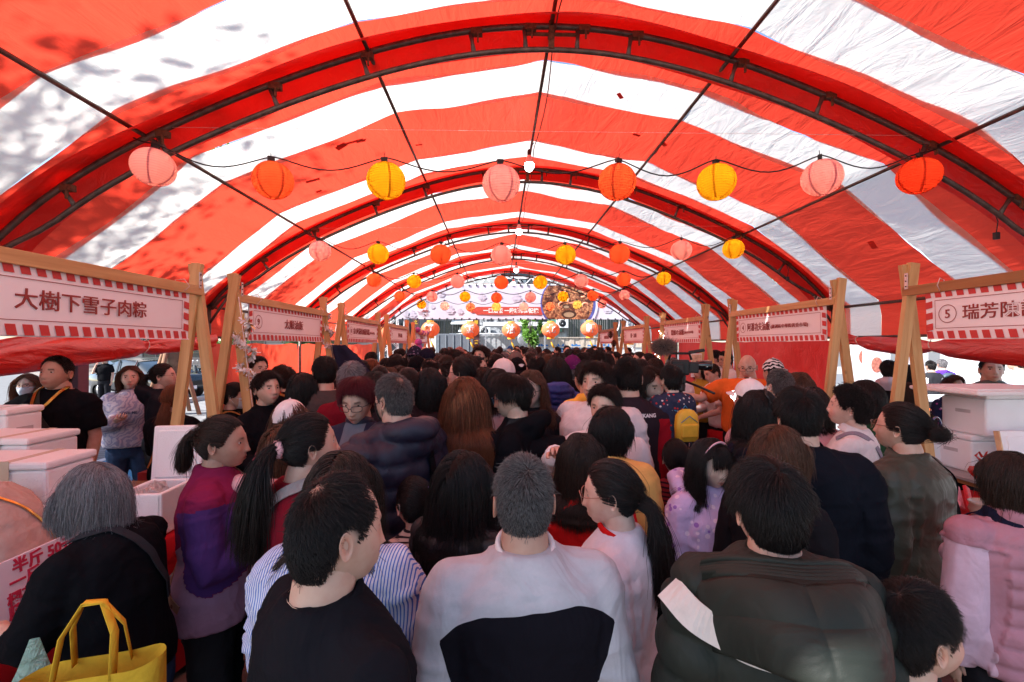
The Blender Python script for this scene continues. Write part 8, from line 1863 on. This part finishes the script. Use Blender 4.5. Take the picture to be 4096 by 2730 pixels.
# --- farther rows: (px, py, Y, yaw, sex, hair, colour, cloth, label, extra)
g_ = lambda r, p, t, o: glasses(p, r, black)
mk_ = lambda m: (lambda r, p, t, o: mask(p, r, m))
cp = lambda c: (lambda r, p, t, o: cap(p, r, K('cap_' + str(c), c), 0))
FAR = [
 (1777, 1427, 8.2, 0, 'm', 'short', 'black', blk, 'black haired man right below the 飯 lantern', None), (1838, 1420, 9.4, -160, 'm', 'crop', 'salt', K('tan_jacket', (.25, .16, .1)), 'man in a dusty pink cap below the dark pillar', cp((.3, .16, .14))),
 (1856, 1424, 10.5, 150, 'm', 'short', 'dark', K('sky_shirt', (.35, .42, .55)), 'pale faced man with glasses beside the dusty pink cap', g_), (1870, 1426, 14.0, 175, 'f', 'long', 'dark', whitec, 'sunlit woman in a white mask beyond the tent end', mk_(mask_w)),
 (1888, 1444, 7.2, 170, 'f', 'bob', 'black', blk, 'black fringed woman left of the tall masked man', None), (1749, 1446, 7.4, -60, 'm', 'crop', 'salt', K('camo_jacket', (.12, .11, .09)), 'grey haired man between the caps and the side parted hair', None),
 (1790, 1466, 5.2, 10, 'f', 'bob', 'dark', blk2, 'dark brown bob in front of the green masked man', None), (1982, 1420, 9.6, 5, 'm', 'short', 'dark', navyc, 'dark haired person just left of the 油 lantern tassel', None),
 (1968, 1436, 8.1, -5, 'f', 'bob', 'brown', blk, 'brown bob right behind the tall masked man', None), (2022, 1436, 8.6, 160, 'm', 'crop', 'salt', greyc, 'man with grey temples left of the grey brown cap', None),
 (2040, 1402, 19.0, -90, 'm', 'none', 'black', K('teal_jacket', (.02, .22, .14)), 'scooter rider in a blue helmet and green jacket by the chain link fence', lambda r, p, t, o: cap(p, r, K('helmet_blue', (.05, .12, .25)), 0)),
 (2068, 1404, 13.5, 176, 'm', 'short', 'black', blk, 'tall man facing the camera below the carport', None), (2064, 1424, 8.6, -130, 'm', 'crop', 'dark', K('tan_coat', (.3, .2, .13)), 'bald fronted man above the grey brown cap', None),
 (2018, 1446, 7.3, 30, 'm', 'crop', 'grey', blk2, 'grey cropped head at the edge of the old cap', None),
 (2104, 1420, 8.4, -60, 'm', 'perm', 'black', blk, 'wavy black hair left of the slim tree', mk_(mask_w)), (2127, 1424, 7.0, 4, 'm', 'buzz', 'salt', navyc, 'grey shaven head in front of the slim tree', None),
 (2121, 1450, 5.7, 0, 'f', 'lowpony', 'dark', blk, 'dark brown ponytail below the slim tree', None), (2186, 1420, 9.0, -92, 'm', 'crop', 'dark', K('grey_shirt_far', (.3, .29, .29)), 'slim man with glasses in profile before the blue characters', g_),
 (2208, 1432, 12.0, 178, 'f', 'bob', 'black', whitec, 'woman in a white mask beside the slim man', mk_(mask_w)), (2268, 1409, 11.0, 182, 'm', 'short', 'black', greyc, 'pale faced man under the 羊 character', None),
 (2298, 1436, 6.6, 6, 'm', 'short', 'black', blk, 'large black head right of the pale faced man', None), (2280, 1430, 7.6, 0, 'f', 'bun', 'black', pinkc, 'woman with a black bun and pink top', None),
 (2236, 1456, 5.6, 6, 'f', 'long', 'black', blk, 'long black hair above the royal blue jacket', None), (2196, 1456, 6.2, -8, 'f', 'long', 'brown', K('grey_tee_far', (.25, .22, .24)), 'long brown hair right of the red jacket', None),
 (2324, 1452, 5.9, 0, 'm', 'perm', 'black', blk, 'curly black head behind the purple cap', None), (2338, 1410, 10.5, 128, 'm', 'buzz', 'dark', whitec, 'man with a shaven head lit by the sun', None),
 (2362, 1420, 9.2, -70, 'm', 'crop', 'black', blk, 'man in a black cap above the mop fringe', cp((.02, .02, .02))), (2376, 1412, 10.8, 165, 'm', 'short', 'black', K('light_coat', (.5, .48, .45)), 'man facing the camera left of the first right posts', None),
 (2256, 1446, 8.2, 165, 'f', 'long', 'brown', blk, 'woman with light brown hair half seen between two black heads', None), (2392, 1450, 5.4, 5, 'f', 'perm', 'black', blk, 'frizzy black hair above the mop fringe', None),
 (2432, 1408, 12.5, -80, 'm', 'short', 'black', whitec, 'man in a white shirt in profile at stall one', None), (2514, 1408, 15.5, -95, 'f', 'lowpony', 'dark', K('denim_blue_far', (.15, .2, .3)), 'woman in pale denim beyond the right truss tower', None),
 (2440, 1430, 9.8, 40, 'f', 'bob', 'black', blk, 'dark bob at the counter of stall two', None), (2462, 1432, 9.4, -85, 'f', 'bun', 'black', blk, 'worker with hair up leaning over stall two', None),
 (2504, 1446, 7.2, -78, 'f', 'pony', 'black', blk, 'woman with a white hair clip between the posts of stall two', None), (2530, 1434, 9.6, -170, 'm', 'short', 'black', redj, 'worker in a white mask behind stall two', mk_(mask_w)),
 (2556, 1444, 7.6, -100, 'f', 'bob', 'black', K('grey_coat_far', (.25, .25, .25)), 'woman with glasses at the near post of stall two', g_), (2592, 1454, 6.6, -70, 'f', 'pony', 'black', K('beige_shirt_far', (.42, .36, .32)), 'woman in a beige shirt bending by the fairy light post', None),
 (1650, 1400, 11.5, 60, 'f', 'bob', 'black', whitec, 'person with a white cap behind the patterned cap', cp((.7, .68, .66))), (1620, 1444, 8.8, 20, 'f', 'long', 'black', blk, 'long black hair behind the post of stall seven', None),
 (1728, 1410, 12.2, 0, 'm', 'short', 'dark', greyc, 'dark haired person below the 節 lantern', None), (1800, 1408, 13.0, -20, 'f', 'bob', 'salt', greyc, 'sunlit grey head in front of the silver car', None),
 (1820, 1412, 14.6, 30, 'm', 'short', 'brown', whitec, 'sunlit brown head just right of the silver car', None), (1905, 1408, 13.4, 10, 'f', 'bob', 'dark', beige, 'person in beige by the dark pillar', None),
 (1950, 1412, 11.8, -30, 'm', 'short', 'black', blk, 'black head left of the 油 lantern', None), (2000, 1410, 12.8, 15, 'f', 'lowpony', 'black', navyc, 'black ponytail beneath the 油 lantern', None),
 (2090, 1406, 14.0, 10, 'm', 'short', 'black', greyc, 'small black head right of the 油 lantern', None), (2152, 1410, 12.4, -20, 'f', 'bob', 'dark', redc, 'dark bob below the 北 lantern', None),
 (2230, 1408, 13.2, 0, 'm', 'short', 'black', blk, 'black head between the 御 and 羊 characters', None), (2305, 1408, 13.8, 20, 'f', 'bob', 'brown', pinkc, 'brown bob under the 壇 character', None),
 (2400, 1412, 11.0, 15, 'f', 'long', 'black', blk, 'long black hair by the posts of stall one', None),
 (2090, 1466, 6.4, -10, 'm', 'short', 'dark', blk2, 'dark head behind the black emblem cap', None), (2170, 1440, 8.0, 12, 'f', 'bob', 'dark', blk, 'dark bob between the red jacket and the slim man', None),
 (1906, 1470, 5.0, 6, 'f', 'lowpony', 'black', blk, 'black ponytail in front of the tall masked man', None), (1866, 1470, 4.9, 20, 'f', 'bob', 'dark', K('plum_coat', (.10, .03, .06)), 'dark bob and plum coat left of the tall masked man', None),
  (1760, 1470, 5.6, -15, 'f', 'bob', 'dark', blk, 'dark bob behind the receding hairline', None),
 (1700, 1462, 6.4, 8, 'm', 'short', 'black', greyc, 'short black hair behind the black cap and mask', None), (2345, 1446, 7.0, 5, 'm', 'short', 'black', blk, 'short black hair behind the curly head', None),
 (2425, 1448, 6.6, -4, 'f', 'bob', 'black', blk2, 'black bob left of the cropped NANKANG man', None),
 (2560, 1490, 4.4, -12, 'f', 'lowpony', 'black', K('rose_shirt', (.4, .2, .22)), 'black ponytail behind the tilted head', None), (2620, 1474, 5.6, -20, 'f', 'bob', 'dark', whitec, 'dark bob in a white top beside the video camera', None),
 (2690, 1470, 5.8, 30, 'm', 'short', 'salt', whitec, 'grey head in a white top behind the video camera', None),
 (3250, 1620, 3.0, 20, 'f', 'bob', 'black', blk, 'black bob behind the large denim jacket', None), (1400, 1462, 5.2, 16, 'f', 'bob', 'black', blk2, 'black bob at the counter of stall nine', None),
 (1440, 1500, 4.4, -14, 'm', 'short', 'black', blk, 'black head above the wine red hair', None), (1210, 1560, 3.6, 30, 'f', 'bob', 'black', navyc, 'navy coat and black bob beside the brown grey jacket', None)]
PAL = [greyc, beige, maroon, whitec, navyc, K('dusty_blue_far', (.12, .16, .24)), pinkc, brownc]
for i_, (px, py, Y, yaw, sx, hr_, hcx, cl, lab, ex) in enumerate(FAR):
 if abs(yaw) <= 12 and i_ % 5 in (1, 3): yaw = (78 if i_ % 2 else -70) + yaw
 if cl is blk and i_ % 3 != 0: cl = PAL[(i_ * 5) % 8]
 py += (i_ * 37 % 9) - 5
 person(px, py, Y, yaw, lab, sx, hr_, hcx, topc=cl, n=1500 if Y < 8 else 700, rad=.0022 if Y < 8 else .004, length={'long': .36, 'bob': .21, 'lowpony': .24, 'pony': .24}.get(hr_, .30), cat='person', extra=ex, skin=['a', 'b', 'c'][(px * 7) % 3], vol=.008, arms=['down', 'phone', 'hold'][px % 3], group='crowd filling the middle and far end of the tent', part=.02 if sx == 'f' else .2)
# ------------------------------------------------------------------ video camera on a tripod
p = at(2720, 1470, 4.2)
e = empty('video_camera', p, R(-20), 'black video camera with a furry microphone on a tripod', 'camera')
MB().box((0, 0, 0), (.16, .13, .14), bev=.015).box((.10, 0, .0), (.12, .10, .10), bev=.012).box((-.02, -.085, -.01), (.10, .05, .09), bev=.01).build('camera_body', black, e)
MB().lathe([(.04, 0), (.048, .05), (.05, .12), (.044, .125), (.001, .10)], n=20).build('lens', mat('lens_black', (.01, .01, .012), .15, coat=1), e, (.15, 0, .02), (0, R(90), 0))
MB().tube([(-.10, 0, .07), (-.08, 0, .13), (.08, 0, .13), (.10, 0, .07)], .012, 8).build('top_handle', black, e); MB().box((.14, -.05, .15), (.14, .07, .03), rot=(0, R(-10), 0), bev=.01).build('viewfinder', black, e)
rs = np.random.RandomState(3); D = sph(2600, rs); P0 = D * np.array([.09, .05, .05]) + np.array([-.14, 0, .19]); P1 = P0 + (D + rs.normal(0, .35, D.shape)) * .032; hair_obj([np.stack([P0, (P0 + P1) / 2 + rs.normal(0, .004, D.shape), P1], 1)], .0012, hair_mat('mic_fur', (.10, .07, .06), (.32, .25, .22)), e, 'mic_fur')
MB().ball((-.14, 0, .19), .05, 14, 10, sc=(1.75, .95, .95)).build('microphone', black, e); MB().box((0, 0, -.11), (.10, .08, .09), bev=.015).lathe([(.045, -.22), (.05, -.16), (.03, -.15)], n=16).build('tripod_head', black, e)
for a in (.3, 2.4, 4.5): MB().tube([(0, 0, -.2), (.28 * math.cos(a), .28 * math.sin(a), -p.z + .0 + .01)], .018, 8).build('leg', black, e)
MB().tube([(.02, 0, -.12), (.16, -.08, -.17), (.28, -.16, -.22)], .011, 7).build('pan_handle', black, e)
# round white selfie fan / lamp held up over the crowd
p = at(2938, 1580, 3.6)
e = empty('desk_lamp', p, 0, 'small white clip lamp with a bright round head at stall four', 'lamp'); MB().ball((0, 0, 0), .036, 18, 10, sc=(1, .5, 1)).build('lamp_head', ledm, e); MB().tube([(0, .01, -.03), (.02, .0, -.12), (.025, 0, -.26)], .007, 6).build('lamp_neck', foam, e)
# navy banner flag with white ring by stall nine
p = at(1385, 1475, 4.3)
e = empty('pennant', p, 0, 'dark navy cloth pennant with a white brush ring hanging by stall nine', 'flag'); G = np.zeros((12, 14, 3))
for i, v in enumerate(np.linspace(0, 1, 12)):
 for j, u in enumerate(np.linspace(0, 1, 14)): wv_ = (.36 * (1 - v) + .06) * (.3 + .7 * math.sin(math.pi * min(1, v + .25))) ; G[i, j] = (-.14 + .24 * v * .4 + u * (.06 + .30 * math.sin(math.pi * (.08 + .62 * v))), .02 * math.sin(u * 6 + v * 3), .22 - .46 * v - .16 * u * (v) + .0)
m_ = evalmods(MB().grid(G).mesh('cloth'), [('SOLIDIFY', dict(thickness=.004))]); link('cloth', m_, e, K('pennant_navy', (.022, .02, .04)))
MB().tube([(.06 + .045 * math.cos(a), -.03, -.10 + .05 * math.sin(a)) for a in np.linspace(.8, 5.8, 20)], .006, 6, flat=.4).build('ring_print', foam, e); put_text('油飯', .04, foam, e, (.07, -.03, -.10), (R(90), 0, 0)); MB().tube([(-.14, 0, .22), (-.02, .0, -.55)], .008, 6).build('pole', metal, e)
for i, (x, y) in enumerate(((-2.32, 4.35), (-2.30, 4.8), (-2.33, 5.25), (3.05, 5.1), (3.1, 5.5), (3.1, 2.05))):
 e = empty('food_tray', (x, y, .852 if x < 0 or y > 4 else .866), R(i * 3), ['steel tray of oily rice nearest the garlanded post', 'steel tray of rice in the middle of the counter of stall nine', 'steel tray of rice at the far end of the counter of stall nine', 'steel tray of rice at stall four, nearer one', 'steel tray of rice at stall four, farther one', 'steel tray of rice on the front counter of stall five'][i], 'tray', 'steel trays of rice')
 t_ = MB().box((0, 0, .004), (.34, .24, .006))
 for sx in (-1, 1): t_.box((sx * .17, 0, .03), (.006, .24, .055)).box((0, sx * .12, .03), (.34, .006, .055))
 t_.build('tray_body', steel, e); G = np.array([[(u * .155, v * .108, .035 + .018 * (1 - u * u) * (1 - v * v) + .004 * math.sin(u * 40 + v * 31)) for u in np.linspace(-1, 1, 16)] for v in np.linspace(-1, 1, 12)]); MB().grid(G).build('rice', mat('oily_rice', (.30, .15, .06), .4, var=.5, vs=90, bump=.8, bs=140), e)
